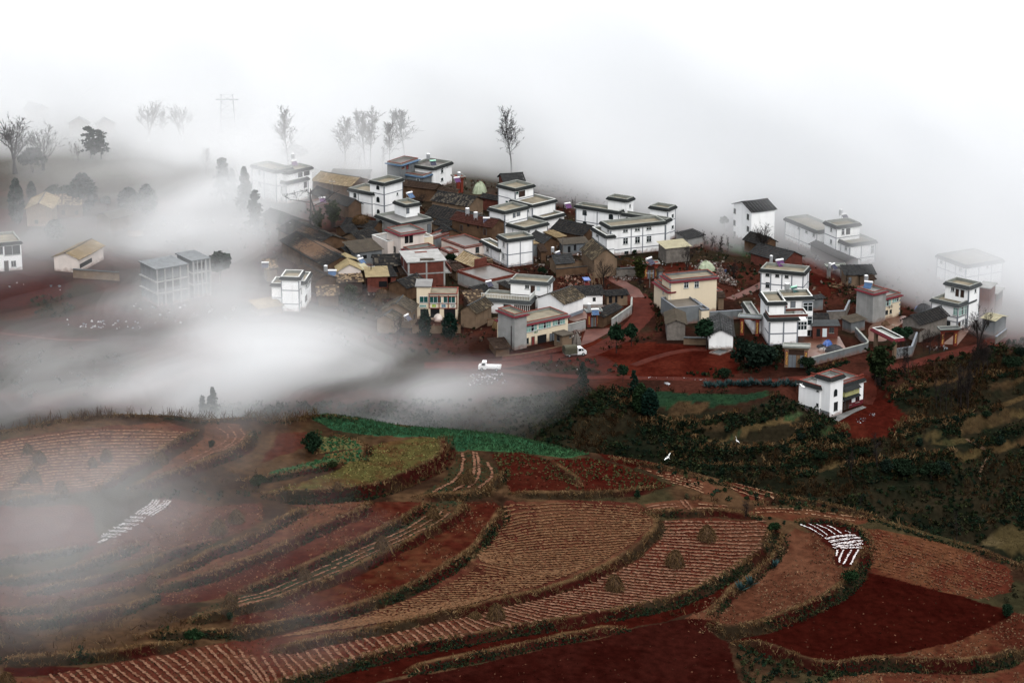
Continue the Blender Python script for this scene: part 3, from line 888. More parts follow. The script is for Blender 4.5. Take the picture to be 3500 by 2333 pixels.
# swirl of straw over the tan field
rows([('K', 260, 580, 700, 560, 1230, 600), ('K', 250, 690, 800, 640, 1330, 690), ('K', 150, 820, 800, 760, 1340, 760), ('K', 60, 960, 700, 930, 1180, 900), ('N', 2200, 500, 'K', 500, 1080, 900, 1050), ('N', 1900, 680, 'K', 200, 1170, 560, 1180),
      ('N', 1500, 840, 2000, 850, 'K', 200, 1270), ('N', 900, 1020, 1500, 980, 2100, 890), ('N', 350, 1170, 900, 1100, 1500, 1030)], .85, (.100, .055, .030), step=.22, width=.19, gap=.10)
for f, P in zip(FIELDS, FPOLY):
    nm = f[0]
    if nm in ('strip3', 'mid', 'smokestrip', 'upper'):
        scatter(P, 5.5, (.125, .072, .040), .21, patch=.42, seed=3, col2=tuple(np.array((.11, .055, .035)) * .52))
    elif nm == 'dark3':
        scatter(P, 6.0, (.115, .062, .034), .21, patch=.46, seed=5, col2=tuple(np.array((.10, .04, .026)) * .52))
    elif nm == 'bare':
        scatter(P, .35, tuple(np.array((.16, .075, .045)) * .52), .2, seed=6, col2=tuple(np.array((.05, .012, .008)) * .52))
    elif nm in ('yellow',):
        scatter(P, 9.0, tuple(np.array((.115, .128, .042)) * .62), .2, patch=.36, seed=8, col2=tuple(np.array((.20, .15, .06)) * .52))
    elif nm == 'green':
        scatter(P, 9.0, tuple(np.array((.026, .080, .036)) * .75), .26, up=.5, col2=tuple(np.array((.035, .10, .04)) * .52))
    elif nm == 'wheat':
        scatter(P, 26.0, (.0150, .038, .0175), .24, up=.8, dz=.1, thin=.45, col2=(.024, .050, .022))
    elif nm == 'plants':
        scatter(P, 7.0, (.045, .040, .016), .25, dz=.15, patch=.36, ps=5, seed=9, col2=(.026, .030, .013))
        scatter(P, 1.2, tuple(np.array((.14, .06, .035)) * .52), .25, seed=10)
    elif nm in ('greenrows', 'strip'):
        scatter(P, 4.0, tuple(np.array((.018, .055, .030)) * .52), .22, seed=11, col2=tuple(np.array((.04, .06, .03)) * .52))
    elif nm in ('tan',):
        scatter(P, 3.0, tuple(np.array((.24, .155, .08)) * .52),   .2, patch=.55, ps=6, seed=12, col2=tuple(np.array((.13, .06, .04)) * .52))
    elif nm in ('rows', 'rows_top', 'curl'):
        scatter(P, 3.5, (.075, .042, .025), .16, seed=13, col2=(.026, .022, .011))
V, F, c = join_np(LIT)
tag(np_mesh('crop_litter', V, F, 'attr', c), kind='stuff')

# ---------------------------------------------------------------- grass and scrub on the banks
DRY, SCR = [], []
GREENS = np.array([(.008, .016, .009), (.012, .019, .009), (.017, .016, .009), (.007, .012, .008), (.020, .023, .010)])
DRYS = np.array([(.082, .048, .022), (.056, .030, .014), (.11, .072, .036), (.040, .020, .011)])


def bank_growth(P, h, green, size, along=.28):
    h = h * .62
    Q = smooth_line(P, along)
    n = len(Q)
    d = np.gradient(Q, axis=0)
    d /= np.linalg.norm(d, axis=1)[:, None] + 1e-9
    nrm = np.stack([-d[:, 1], d[:, 0]], 1)
    pat = fbm(Q[:, 0], Q[:, 1], 7, 2, 140)
    for r in range(max(2, int(4.5 * h))):
        o = RNG.uniform(-.25 - .6 * h, .2, n)
        xy = Q + nrm * o[:, None] + RNG.normal(0, .12, (n, 2))
        isg = pat + RNG.normal(0, .04, n) < .28 + .36 * green
        g = xy[isg]
        if len(g):
            s = size * RNG.uniform(.18, .42, len(g)) * (.4 + 1.2 * sstep(vn(g[:, 0], g[:, 1], 3.4, 150), .4, .9))
            z = gz(g[:, 0], g[:, 1]) + s * .3
            cc = GREENS[RNG.integers(0, 5, len(g))] * RNG.uniform(.7, 1.4, (len(g), 1))
            SCR.append(leaves(np.column_stack([g, z]), .17, cc, k=10, spread=np.stack([s * .6, s * .6, s * .5], 1)))
        e = xy[~isg]
        e = e[RNG.random(len(e)) < .35]
        if len(e):
            cc = DRYS[RNG.integers(0, 4, len(e))] * .75
            DRY.append(leaves(np.column_stack([e, gz(e[:, 0], e[:, 1]) + .08]), .3, cc, k=5, spread=np.full((len(e), 3), .22), up=.9, thin=.25))
    for r in range(2):
        xy = Q + nrm * RNG.uniform(.05, .75, n)[:, None] + RNG.normal(0, .06, (n, 2))
        m = (RNG.random(n) < .85) & (vn(Q[:, 0], Q[:, 1], 3, 145) > .25)
        if m.any():
            cc = DRYS[RNG.integers(0, 3, m.sum())] * 1.25
            DRY.append(leaves(np.column_stack([xy[m], gz(xy[m, 0], xy[m, 1]) + .06]), .26, cc, k=5, spread=np.full((m.sum(), 3), .18), up=.7, thin=.3))


for b, P in zip(BANKS, BANK_XY):
    bank_growth(P, b[0], b[1], b[2])
# growth along the crest of the hill and in the rough at the lower left
k = (CREST[:, 0] > -75) & (CREST[:, 0] < 75)
bank_growth(CREST[k & (CREST[:, 0] < -19)] - np.array([0, .6]), 1.0, .35, 1.0)
bank_growth(CREST[k & (CREST[:, 0] > 10)] - np.array([0, 1.0]), 1.2, .35, 1.0)


Q = smooth_line(CREST[(CREST[:, 0] > -75) & (CREST[:, 0] < -22)] - np.array([0, .5]), .35)       # tall dry grass standing along the crest
for r in range(2):
    q = Q[RNG.random(len(Q)) < .2 + .8 * sstep(vn(Q[:, 0], Q[:, 1], 6, 147), .45, .7)]
    q = q + RNG.normal(0, .3, q.shape)
    DRY.append(leaves(np.column_stack([q, gz(q[:, 0], q[:, 1]) + .45]), .62, DRYS[RNG.integers(0, 4, len(q))] * .8, k=6, spread=np.full((len(q), 3), .4), up=1.4, thin=.10))


def on_ledge(x, y):
    r = np.zeros(x.shape, bool)
    for (ca, cb, _p), Q in zip(VILL, VPOLY):
        if ca[0] < 1.9 * ca[1]:
            for dy in (0, 1.0, 2.2, 3.4):
                r |= inside(Q, x, y + dy)
    return r


def rough(P, dens, green, size, store_g=None, kk=14, f=hxy, leaf=.3, seed=160, lo_=.35):
    P = f(P) if isinstance(P, list) else P
    lo, hi = P.min(0), P.max(0)
    n = int((hi - lo).prod() * dens)
    x, y = RNG.uniform(lo[0], hi[0], n), RNG.uniform(lo[1], hi[1], n)
    m = inside(P, x, y)
    if f is not hxy:
        m &= ~on_ledge(x, y)
    x, y = x[m], y[m]
    pt = fbm(x, y, 9, 3, seed)
    g = pt + RNG.normal(0, .05, len(x)) < .32 + .36 * green
    if g.any():
        s = size * RNG.uniform(lo_, .8, g.sum())
        cc = GREENS[RNG.integers(0, 5, g.sum())] * RNG.uniform(.6, 1.3, (g.sum(), 1))
        SCR.append(leaves(drape(x[g], y[g], 0) + np.stack([0 * s, 0 * s, s * .4], 1), leaf, cc, k=kk, spread=np.stack([s * .7, s * .7, s * .55], 1)))
    e = ~g
    if e.any():
        cc = DRYS[RNG.integers(0, 4, e.sum())] * (.75 if f is hxy else .42)
        DRY.append(leaves(drape(x[e], y[e], .2), leaf * 1.1, cc, k=8, spread=np.full((e.sum(), 3), .45 * size), up=.8, thin=.35))


rough(mp('M', -100, 1060, 400, 1030, 900, 950, 1250, 930, 1650, 1000, 1650, 1120, 1200, 1180, 1100, 1300, 800, 1330, 400, 1360, -100, 1390), .55, .55, 1.5)
rough(mp('L', 0, 1290, 200, 1310, 400, 1390, 600, 1460, 780, 1470, 700, 1600, 100, 1600), .7, .8, 1.3)
rough(mp('L', 1750, 620, 2150, 640, 2180, 1060, 2000, 1060, 2050, 800, 1950, 700), .35, .5, 1.2)
rough(mp('K', 1000, 230, 1400, 290, 1900, 400, 2300, 520, 2300, 600, 2100, 560, 1900, 520, 1600, 440, 1250, 330), .45, .35, .9)
rough(mp('K', 1500, 470, 1900, 540, 2100, 660, 2350, 700, 2350, 760, 2150, 690, 1900, 640, 1500, 540), .4, .35, .9)
rough(mp('L', 280, 300, 900, 330, 1150, 400, 1500, 520, 1750, 610, 1900, 620, 1500, 470, 1100, 330, 700, 230, 350, 200), .45, .4, .9)
rough(mp('K', 1780, 1370, 1500, 1410, 1300, 1440, 1500, 1340, 1740, 1290), .5, .2, .9)
rough(mp('J', 620, 330, 760, 330, 780, 540, 640, 560), .5, .5, 1.0)
rough(mp('I', 1100, 900, 1500, 830, 1900, 700, 2300, 620, 2300, 900, 1900, 950, 1300, 900), .3, .5, 1.0)


def tread_scrub():
    """scrub over the gully: thick on the steep risers, thin on the flats, none on the sown strips"""
    n = 60000
    x, y = RNG.uniform(-60, 125, n), RNG.uniform(395, 545, n)
    e = np.interp(x, GX, GY)
    m = (e - y > -2) & (np.abs(np.arctan2(x, y)) < math.radians(15))
    x, y = x[m], y[m]
    z0, z1 = gz(x, y - .8), gz(x, y + .8)
    sl = (z1 - z0) / 1.6
    keep = RNG.random(len(x)) < np.clip(.26 + 1.8 * sl, .15, 1) * (.35 + 1.0 * sstep(fbm(x, y, 12, 2, 170), .34, .56))
    keep &= ~on_ledge(x, y)
    for (ca, cb, _p), P in zip(VILL, VPOLY):
        keep &= ~inside(P, x, y)
    for P in NOBUILD:
        keep &= ~inside(P, x, y)
    x, y = x[keep], y[keep]
    g = fbm(x, y, 10, 3, 175) + RNG.normal(0, .06, len(x)) < .56
    s = RNG.uniform(.4, 1.3, g.sum()) * (.7 + .8 * sstep(vn(x[g], y[g], 7, 178), .4, .9))
    cc = GREENS[RNG.integers(0, 5, g.sum())] * RNG.uniform(.5, 1.15, (g.sum(), 1))
    SCR.append(leaves(drape(x[g], y[g], 0) + np.stack([0 * s, 0 * s, s * .4], 1), .36, cc, k=16, spread=np.stack([s * .7, s * .7, s * .6], 1)))
    e = ~g
    DRY.append(leaves(drape(x[e], y[e], .25), .36, DRYS[RNG.integers(0, 4, e.sum())] * .34, k=10, spread=np.full((e.sum(), 3), .6), up=.8, thin=.4))


def hedge_line(*pts, size=1.1, dens=2.0):
    Q = smooth_line(vxy(mp(*pts)), .5)
    n = len(Q)
    for r in range(int(dens * 2)):
        xy = Q + RNG.normal(0, .5 * size, (n, 2))
        xy = xy[~on_ledge(xy[:, 0], xy[:, 1])]
        if not len(xy):
            continue
        n_ = len(xy)
        s = .8 * size * RNG.uniform(.4, 1.1, n_) * (.5 + .8 * sstep(vn(xy[:, 0], xy[:, 1], 5, 158), .3, .8))
        cc = GREENS[RNG.integers(0, 4, n_)] * RNG.uniform(.55, 1.2, (n_, 1))
        q = xy[RNG.random(n_) < .4] + np.array([0, 1.5])          # pale grass on the ledge above
        DRY.append(leaves(np.column_stack([q, gz(q[:, 0], q[:, 1]) + .35]), .42, DRYS[RNG.integers(0, 3, len(q))] * .95, k=8, spread=np.full((len(q), 3), .5), up=.8, thin=.4))
        SCR.append(leaves(np.column_stack([xy, gz(xy[:, 0], xy[:, 1]) + s * .35]), .30, cc, k=14, spread=np.stack([s * .7, s * .7, s * .6], 1)))


for a in [('P', 1010, 1120, 1200, 1030, 1350, 1000, 1600, 990, 1720, 960), ('P', 1060, 1250, 1350, 1140, 1500, 1080, 1720, 1030), ('P', 1640, 1130, 1850, 1110, 2010, 1080, 2200, 980, 2352, 930),
          ('P', 1950, 1290, 2150, 1230, 2352, 1160), ('P', 1480, 1180, 1650, 1120, 1760, 1130), ('P', 1740, 940, 1900, 960, 2100, 900, 2352, 810), ('P', 1590, 1380, 1800, 1310, 1960, 1310),
          ('P', 0, 1130, 250, 1090, 300, 1060), ('P', 0, 1290, 200, 1250, 420, 1200, 560, 1120), ('P', 60, 1420, 300, 1360, 560, 1290, 800, 1250), ('P', 0, 1520, 300, 1510, 600, 1440, 1000, 1400, 1300, 1330),
          ('P', 1200, 1440, 1500, 1400, 1700, 1400, 1900, 1330), ('P', 400, 1180, 560, 1100), ('P', 1000, 790, 1200, 700, 1500, 620, 1900, 560, 2352, 520),
          ('O', 760, 700, 1290, 690, 1650, 570, 2000, 500), ('O', 740, 760, 1280, 780, 1700, 690), ('O', 900, 930, 1290, 990, 1750, 890, 2352, 790), ('O', 600, 850, 900, 880, 1250, 900),
          ('O', 1000, 1080, 1500, 1100, 2000, 1050, 2352, 960), ('O', 900, 1200, 1400, 1260, 1900, 1260, 2352, 1200), ('O', 300, 560, 560, 620, 740, 700)]:
    hedge_line(*a, size=1.15)
for a in [('O', 150, 440, 500, 500, 560, 640), ('H', 1880, 1330, 2000, 1400, 2330, 1290)]:
    hedge_line(*a, size=.8, dens=1)
NOBUILD = [vxy(mp('P', 140, 860, 400, 960, 760, 830, 760, 700, 400, 800))]
tread_scrub()
for (ca, cb, _p), P in zip(VILL, VPOLY):                # straw and weeds on the sown ledges
    if ca[0] < 1.9 * ca[1]:
        scatter(P, 4.0, tuple(ca * 1.6), .22, up=.5, thin=.5, col2=tuple(cb * 1.1), store=DRY)
# scrub between the houses and on the slopes above the road
vr = dict(f=vxy, leaf=.34)
for P, dn, gr, sz in [
    (mp('H', 1040, 1020, 1300, 1000, 1560, 1100, 1590, 1330, 1500, 1400, 1100, 1430, 1020, 1250), .35, .75, 1.3),
    (mp('O', 1050, 230, 1400, 190, 1620, 250, 1600, 300, 1100, 290), .4, .85, 1.0),
    (mp('G', 540, 1360, 900, 1290, 1400, 1270, 1700, 1340, 1900, 1450, 1300, 1440, 800, 1400), .45, .7, 1.2),
    (mp('G', 1400, 1140, 1660, 1050, 1900, 1000, 2100, 940, 2200, 1000, 1900, 1100, 1600, 1180), .3, .6, 1.0),
    (mp('G', 2050, 560, 2130, 560, 2330, 730, 2260, 850, 2250, 1000, 2150, 950, 2120, 760), .4, .65, 1.1),
    (mp('H', 0, 560, 200, 560, 300, 690, 280, 870, 260, 1000, 100, 980, 150, 800), .35, .65, 1.1),
    (mp('D', 1850, 700, 2300, 620, 2600, 900, 2900, 1100, 2700, 1250, 2400, 1150, 2200, 1050, 1900, 1050), .10, .6, 1.0),
    (mp('E', 180, 600, 440, 580, 440, 720, 250, 800, 150, 740), .25, .7, 1.3),
    (mp('F', 800, 540, 1130, 560, 1130, 800, 1000, 900, 830, 800), .5, .75, 1.3),
    (mp('F', 1300, 1080, 1800, 1060, 2330, 1100, 2330, 1350, 1900, 1330, 1500, 1250), .22, .6, 1.1),
    (mp('F', 700, 900, 1280, 900, 1300, 1080, 1000, 1250, 500, 1150), .10, .5, 1.2),
    (mp('P', 800, 560, 1200, 450, 1800, 280, 2352, 210, 2352, 700, 1900, 800, 1300, 900, 1150, 780, 1000, 700), .28, .5, 1.3),
    (mp('Q', 250, 520, 580, 470, 600, 600, 450, 690, 280, 650), .25, .7, 1.4),
    (mp('Q', -100, 830, 400, 880, 900, 950, 1200, 1100, 600, 1350, -100, 1300), .06, .7, 1.5),
    (mp('A', 850, 1050, 1100, 1050, 2300, 1200, 2352, 1500, 1700, 1500, 1000, 1250), .05, .6, 1.3),
    (mp('B', 100, 880, 600, 880, 900, 1230, 820, 1430, 300, 1400, 0, 1200), .10, .35, 1.0),
    (mp('E', 640, 330, 760, 330, 920, 470, 900, 560, 700, 480), .2, .6, 1.2),
    (mp('E', 860, 730, 1130, 780, 1130, 900, 900, 900), .3, .6, 1.2),
    (mp('T', 760, 560, 1000, 580, 850, 660, 760, 640), .5, .8, 1.2),
    (mp('B', 560, 640, 900, 660, 1250, 700, 1280, 960, 900, 1000, 800, 950), .12, .75, 1.3),
]:
    rough(P, dn, gr, sz, seed=190, **vr)
for P, dn, gr, sz in [
    (mp('V', 760, 470, 900, 400, 1300, 430, 1650, 560, 1700, 640, 1500, 700, 1450, 640, 1300, 720, 1100, 790, 880, 760, 780, 660), .05, .7, .9),
    (mp('V', 1500, 560, 1800, 560, 2300, 640, 2300, 760, 2000, 760, 1700, 700, 1560, 640), .03, .6, 1.0),
    (mp('P', 1250, 1330, 1500, 1230, 1900, 1330, 2352, 1180, 2352, 1568, 1000, 1568, 900, 1480), .5, .85, 1.3),
    (mp('L', 1100, 300, 1350, 150, 1750, 120, 2160, 60, 2160, 420, 1900, 430, 1800, 540, 1500, 440), .5, .8, 1.2),
    (mp('O', 250, 1000, 700, 900, 1300, 1000, 2000, 1100, 2300, 1250, 1900, 1330, 1200, 1270, 700, 1130), .22, .85, 1.3),
]:
    rough(P, dn, gr, sz, seed=196, **vr)
V, F, c = join_np(SCR)
tag(np_mesh('undergrowth', V, F, 'attr', c), kind='stuff')
V, F, c = join_np(DRY)
tag(np_mesh('dry_grass', V, F, 'attr', c), kind='stuff')
# ---------------------------------------------------------------- houses
HOUSE_LOG = []
OPN = {'w': 'glass', 'g': 'glassgreen', 'c': 'curtain', 'y': 'curtainyellow'}
DOORS = {'d': 'wood', 'dr': 'reddoor', 'dg': 'metaldoor', 'dw': 'whitedoor', 'o': 'opening'}


class Frame:
    """a house's own axes: r along the wall that runs to the right, l along the wall that runs back to the left"""

    def __init__(s, z, N, R, L, h, z0=None):
        if z0 is None:
            z0 = 0.0
            for _ in range(3):
                x, y = at(z, N, z0 + h)
                z0 = g1(x, y)
        s.z0 = z0
        n, r, l = (np.array(at(z, q, z0 + h)) for q in (N, R, L))
        a1 = math.atan2(*(r - n)[::-1])
        a2 = math.atan2(*(l - n)[::-1]) - math.pi / 2
        w1, w2 = abs(r[0] - n[0]) + .2, abs(l[0] - n[0]) + .2
        th = math.atan2(w1 ** 2 * math.sin(a1) + w2 ** 2 * math.sin(a2), w1 ** 2 * math.cos(a1) + w2 ** 2 * math.cos(a2))
        s.th, s.n = th, n
        s.r = np.array([math.cos(th), math.sin(th)])
        s.l = np.array([-math.sin(th), math.cos(th)])
        s.A, s.B = float((r - n) @ s.r), float((l - n) @ s.l)
        s.dth = math.degrees(a1 - a2)

    def loc(s, z, p, h):
        d = np.array(at(z, p, s.z0 + h)) - s.n
        return float(d @ s.r), float(d @ s.l)

    def face(s, z, p, f, c):
        """where a pixel's line of sight meets the wall plane: f 'R' -> plane b = c, 'L' -> plane a = c; returns (along, height)"""
        d = ray(z, p)
        o = -s.n
        oa, ob, oz = float(o @ s.r), float(o @ s.l), CAM_Z - s.z0
        d2 = np.array(d[:2])
        da, db = float(d2 @ s.r), float(d2 @ s.l)
        t = (c - ob) / db if f == 'R' else (c - oa) / da
        return (oa + t * da if f == 'R' else ob + t * db), oz + t * d[2]


def face_box(m, f, c, u0, u1, z0, z1, out, back=0.0):
    """a box standing proud of a wall by `out`"""
    if f == 'R':
        m.box(u0, u1, c - out, c - back, z0, z1)
    else:
        m.box(c - out, c - back, u0, u1, z0, z1)
    return m


def opening(root, style, f, c, u0, u1, z0, z1, fm='frame'):
    if style == 'a':                                    # arched window
        n = 7
        um, hw = (u0 + u1) / 2, (u1 - u0) / 2
        prof = [(u0, z0), (u1, z0)] + [(um + hw * math.cos(t), z1 - hw + hw * math.sin(t)) for t in np.linspace(0, math.pi, n)]
        inn = [(um + (u - um) * .80, z0 + .1 + (z - z0) * .90) for u, z in prof]
        for nm, P, o, mt in (('window', prof, .05, 'framedark'), ('pane', inn, .075, 'glass')):
            m = MB()
            if f == 'R':
                m.prism([(u, z) for u, z in P], c - o, c + .05, 'y')
            else:
                m.prism([(u, z) for u, z in P], c - o, c + .05, 'x')
            w = m.build(nm, mt, root if nm == 'window' else w)
        return
    if style in DOORS:
        nm = 'doorway' if style == 'o' else 'door'
        if style == 'o':
            return face_box(MB(), f, c, u0, u1, z0, z1, .03, -.05).build(nm, 'opening', root)  # flat panel on the solid wall, its dark colour painting the shade inside
        d = face_box(MB(), f, c, u0, u1, z0, z1, .06, -.05).build(nm, DOORS[style], root)
        um = (u0 + u1) / 2
        m = MB()
        face_box(m, f, c, u0 - .06, u0 + .04, z0, z1 + .06, .09)
        face_box(m, f, c, u1 - .04, u1 + .06, z0, z1 + .06, .09)
        face_box(m, f, c, u0 + .04, u1 - .04, z1 - .03, z1 + .06, .09)
        if u1 - u0 > 1.3:
            face_box(m, f, c, um - .03, um + .03, z0, z1 - .03, .08)
        m.build('door_frame', 'framedark' if style != 'dw' else 'frame', d)
        return
    gl, nx, ny = OPN[style[0]], int(style[1]), int(style[2])
    m = MB()
    t = .07
    face_box(m, f, c, u0, u1, z0, z0 + t, .08)
    face_box(m, f, c, u0, u1, z1 - t, z1, .08)
    face_box(m, f, c, u0, u0 + t, z0 + t, z1 - t, .08)
    face_box(m, f, c, u1 - t, u1, z0 + t, z1 - t, .08)
    for i in range(1, nx):
        u = u0 + (u1 - u0) * i / nx
        face_box(m, f, c, u - .03, u + .03, z0 + t, z1 - t, .07)
    for i in range(1, ny):
        z = z0 + (z1 - z0) * (i + (.25 if ny == 2 else 0)) / ny
        face_box(m, f, c, u0 + t, u1 - t, z - .028, z + .028, .065)
    w = m.build('window', fm, root)
    for i in range(nx):
        a, b = u0 + (u1 - u0) * i / nx, u0 + (u1 - u0) * (i + 1) / nx
        face_box(MB(), f, c, a + .03, b - .03, z0 + t, z1 - t, .025).build('pane', gl if (i + len(gl)) % 3 or gl != 'curtain' else 'glass', w)
    face_box(MB(), f, c, u0 - .08, u1 + .08, z0 - .1, z0 - .003, .13).build('sill', 'rim', w)


def skirt(m, a0, a1, b0, b1, z0, z1, out, inn, flare=.22):
    """a tiled skirt sloping out and down round a flat roof, its corners turned up"""
    o = [(a0 - out, b0 - out), (a1 + out, b0 - out), (a1 + out, b1 + out), (a0 - out, b1 + out)]
    i = [(a0 - inn, b0 - inn), (a1 + inn, b0 - inn), (a1 + inn, b1 + inn), (a0 - inn, b1 + inn)]
    w = [(a0, b0), (a1, b0), (a1, b1), (a0, b1)]
    for k in range(4):
        j = (k + 1) % 4
        A, B, Cc, D = o[k], o[j], i[j], i[k]
        L_ = math.hypot(B[0] - A[0], B[1] - A[1])
        e = min(.12, .8 / max(L_, 1))
        for t0, t1, f0, f1 in ((0, e, flare, 0), (e, 1 - e, 0, 0), (1 - e, 1, 0, flare)):
            P = lambda p, q, t: (p[0] + (q[0] - p[0]) * t, p[1] + (q[1] - p[1]) * t)
            x0, x1, y0, y1 = P(A, B, t0), P(A, B, t1), P(D, Cc, t0), P(D, Cc, t1)
            m.poly([(*x0, z0 + f0), (*x1, z0 + f1), (*y1, z1), (*y0, z1)])
            m.poly([(*x0, z0 + f0 - .14), (*x1, z0 + f1 - .14), (*x1, z0 + f1), (*x0, z0 + f0)])
            p0, p1 = P(w[k], w[j], t0), P(w[k], w[j], t1)
            m.poly([(*p0, z0 - .12), (*p1, z0 - .12), (*x1, z0 + f1 - .14), (*x0, z0 + f0 - .14)])


def ring(m, a0, a1, b0, b1, z0, z1, t):
    m.box(a0, a1, b0, b0 + t, z0, z1)
    m.box(a0, a1, b1 - t, b1, z0, z1)
    m.box(a0, a0 + t, b0 + t, b1 - t, z0, z1)
    m.box(a1 - t, a1, b0 + t, b1 - t, z0, z1)
    return m


def house(label, z, blocks, group='village houses', cat='house', z0=None, name='house'):
    b0 = blocks[0]
    fr = Frame(z, b0['N'], b0['R'], b0['L'], b0['h'], z0)
    gx0, gy0 = fr.n
    root = empty(name, (gx0, gy0, fr.z0), fr.th)
    tag(root, label, cat, group)
    for bi, b in enumerate(blocks):
        h = b['h']
        if 'N' in b:
            a0, c0 = fr.loc(z, b['N'], h)
            A = b.get('w') or fr.loc(z, b['R'], h)[0] - a0
            B = b.get('d') or fr.loc(z, b['L'], h)[1] - c0
        else:
            a0, c0 = b['at']
            A, B = b['w'], b['d']
        A, B = max(A, 1.2), max(B, 1.2)
        a1, c1 = a0 + A, c0 + B
        roof = b.get('roof', 'eave')
        wall = b.get('wall', 'white')
        base = b.get('base', -3.0)                       # walls reach below the yard on sloping ground
        ph = {'eave': .74, 'eavegrey': .74, 'red': .68, 'blue': .6, 'rim': .45, 'slab': .22, 'redrim': .5, 'redlow': .4}[roof]
        wt = h - ph
        HOUSE_LOG.append(f'{label[:38]:38s} b{bi} {A:5.1f} x {B:5.1f} h {h:4.1f} th {math.degrees(fr.th):6.1f} skew {fr.dth:6.1f} z0 {fr.z0:5.1f} y {gy0:5.0f}')
        MB().box(a0, a1, c0, c1, base, wt).build('wall', wall, root)
        t = .16
        if roof == 'slab':
            MB().box(a0 - .35, a1 + .35, c0 - .35, c1 + .35, wt + .002, h).build('roof', b.get('deck', 'roofgrey'), root)
        else:
            MB().box(a0 + t, a1 - t, c0 + t, c1 - t, wt + .002, wt + .12).build('roof', b.get('deck', 'roofdeck'), root)
            ring(MB(), a0, a1, c0, c1, wt + .002, h - .1, t).build('parapet', b.get('par', 'rim' if roof != 'rim' else wall), root)
            rm = {'eave': 'rim', 'eavegrey': 'rim', 'red': 'redtrim', 'blue': 'redtrim', 'rim': 'rimwhite', 'redrim': 'redtrim', 'redlow': 'redtrim'}[roof]
            ring(MB(), a0 - .06, a1 + .06, c0 - .06, c1 + .06, h - .098, h, t + .12).build('coping', b.get('rimmat', rm), root)
        if roof in ('eave', 'eavegrey'):
            m = MB()
            skirt(m, a0, a1, c0, c1, wt + .02, h - .12, .40, .07, .16)
            m.build('eave', 'tiledark' if roof == 'eave' else 'tilegrey', root)
            MB_ = MB()
            ring(MB_, a0 - .38, a1 + .38, c0 - .38, c1 + .38, wt - .20, wt - .13, .07)
            MB_.build('gutter', 'rimwhite', root)
        elif roof in ('red', 'blue'):
            m = MB()
            skirt(m, a0, a1, c0, c1, wt + .02, h - .42, .5, .05, .12)
            m.build('eave', 'maroon' if roof == 'red' else 'bluetrim', root)
        elif roof == 'redrim':
            ring(MB(), a0 - .12, a1 + .12, c0 - .12, c1 + .12, wt - .05, wt + .2, .3).build('trim', 'redtrim', root)
        # grey bands: upright ones at shares of the wall, level ones at metres below the rim
        lo = max(base, -.3)
        bd = b.get('bands')
        if bd:
            m = MB()
            tr = bd.get('t', .22)
            hs_ = [h - q for q in bd.get('H', ())]
            for f, c, u0, u1 in (('R', c0, a0, a1), ('L', a0, c0, c1)):
                us = [u0 + (u1 - u0) * q for q in bd.get(f, ())]
                for u in us:
                    u = min(max(u, u0 + tr / 2 - .03), u1 - tr / 2 + .03)
                    face_box(m, f, c, u - tr / 2, u + tr / 2, lo, wt - .2, .05)
                for zz in hs_:
                    face_box(m, f, c, u0 - .03, u1 + .03, zz - tr * .45, zz + tr * .45, .035)
                if bd.get('base'):
                    face_box(m, f, c, u0 - .03, u1 + .03, lo - 1.5, bd['base'], .06)
            m.build('wall_band', b.get('bandmat', 'trim'), root)
        for w in b.get('win', ()):
            f, st = w[0], w[1]
            q = w[2:]
            zz = z
            if isinstance(q[0], str):
                zz, q = q[0], q[1:]
            x0, y0, x1, y1 = q[:4]
            c = c0 if f == 'R' else a0
            xm, ym = (x0 + x1) / 2, (y0 + y1) / 2
            ua, ub = fr.face(zz, (x0, ym), f, c)[0], fr.face(zz, (x1, ym), f, c)[0]
            za, zb = fr.face(zz, (xm, y1), f, c)[1], fr.face(zz, (xm, y0), f, c)[1]
            ua, ub = min(ua, ub), max(ua, ub)
            lo_, hi_ = (a0, a1) if f == 'R' else (c0, c1)
            wd = min(ub - ua, hi_ - lo_ - .3)
            ua = min(max(ua, lo_ + .12), hi_ - wd - .12)
            zb = min(zb, wt - .2)
            if wd > .25 and zb - za > .25:
                opening(root, st, f, c, ua, ua + wd, za, zb, w[6] if len(w) > 6 and isinstance(w[6], str) else b.get('fm', 'frame'))
        if 'extra' in b:
            b['extra'](root, fr, a0, a1, c0, c1, h, wt)
    return root, fr


ROOFC = {'dark': ((.010, .0105, .0115), (.062, .054, .043)), 'mossy': ((.028, .023, .017), (.095, .075, .048)), 'straw': ((.17, .125, .068), (.27, .21, .13)),
         'brown': ((.024, .015, .011), (.055, .038, .026)), 'grey': ((.024, .025, .026), (.055, .052, .048)), 'red': ((.035, .013, .010), (.055, .026, .019)), 'strip': ((.022, .015, .012), (.18, .13, .08))}


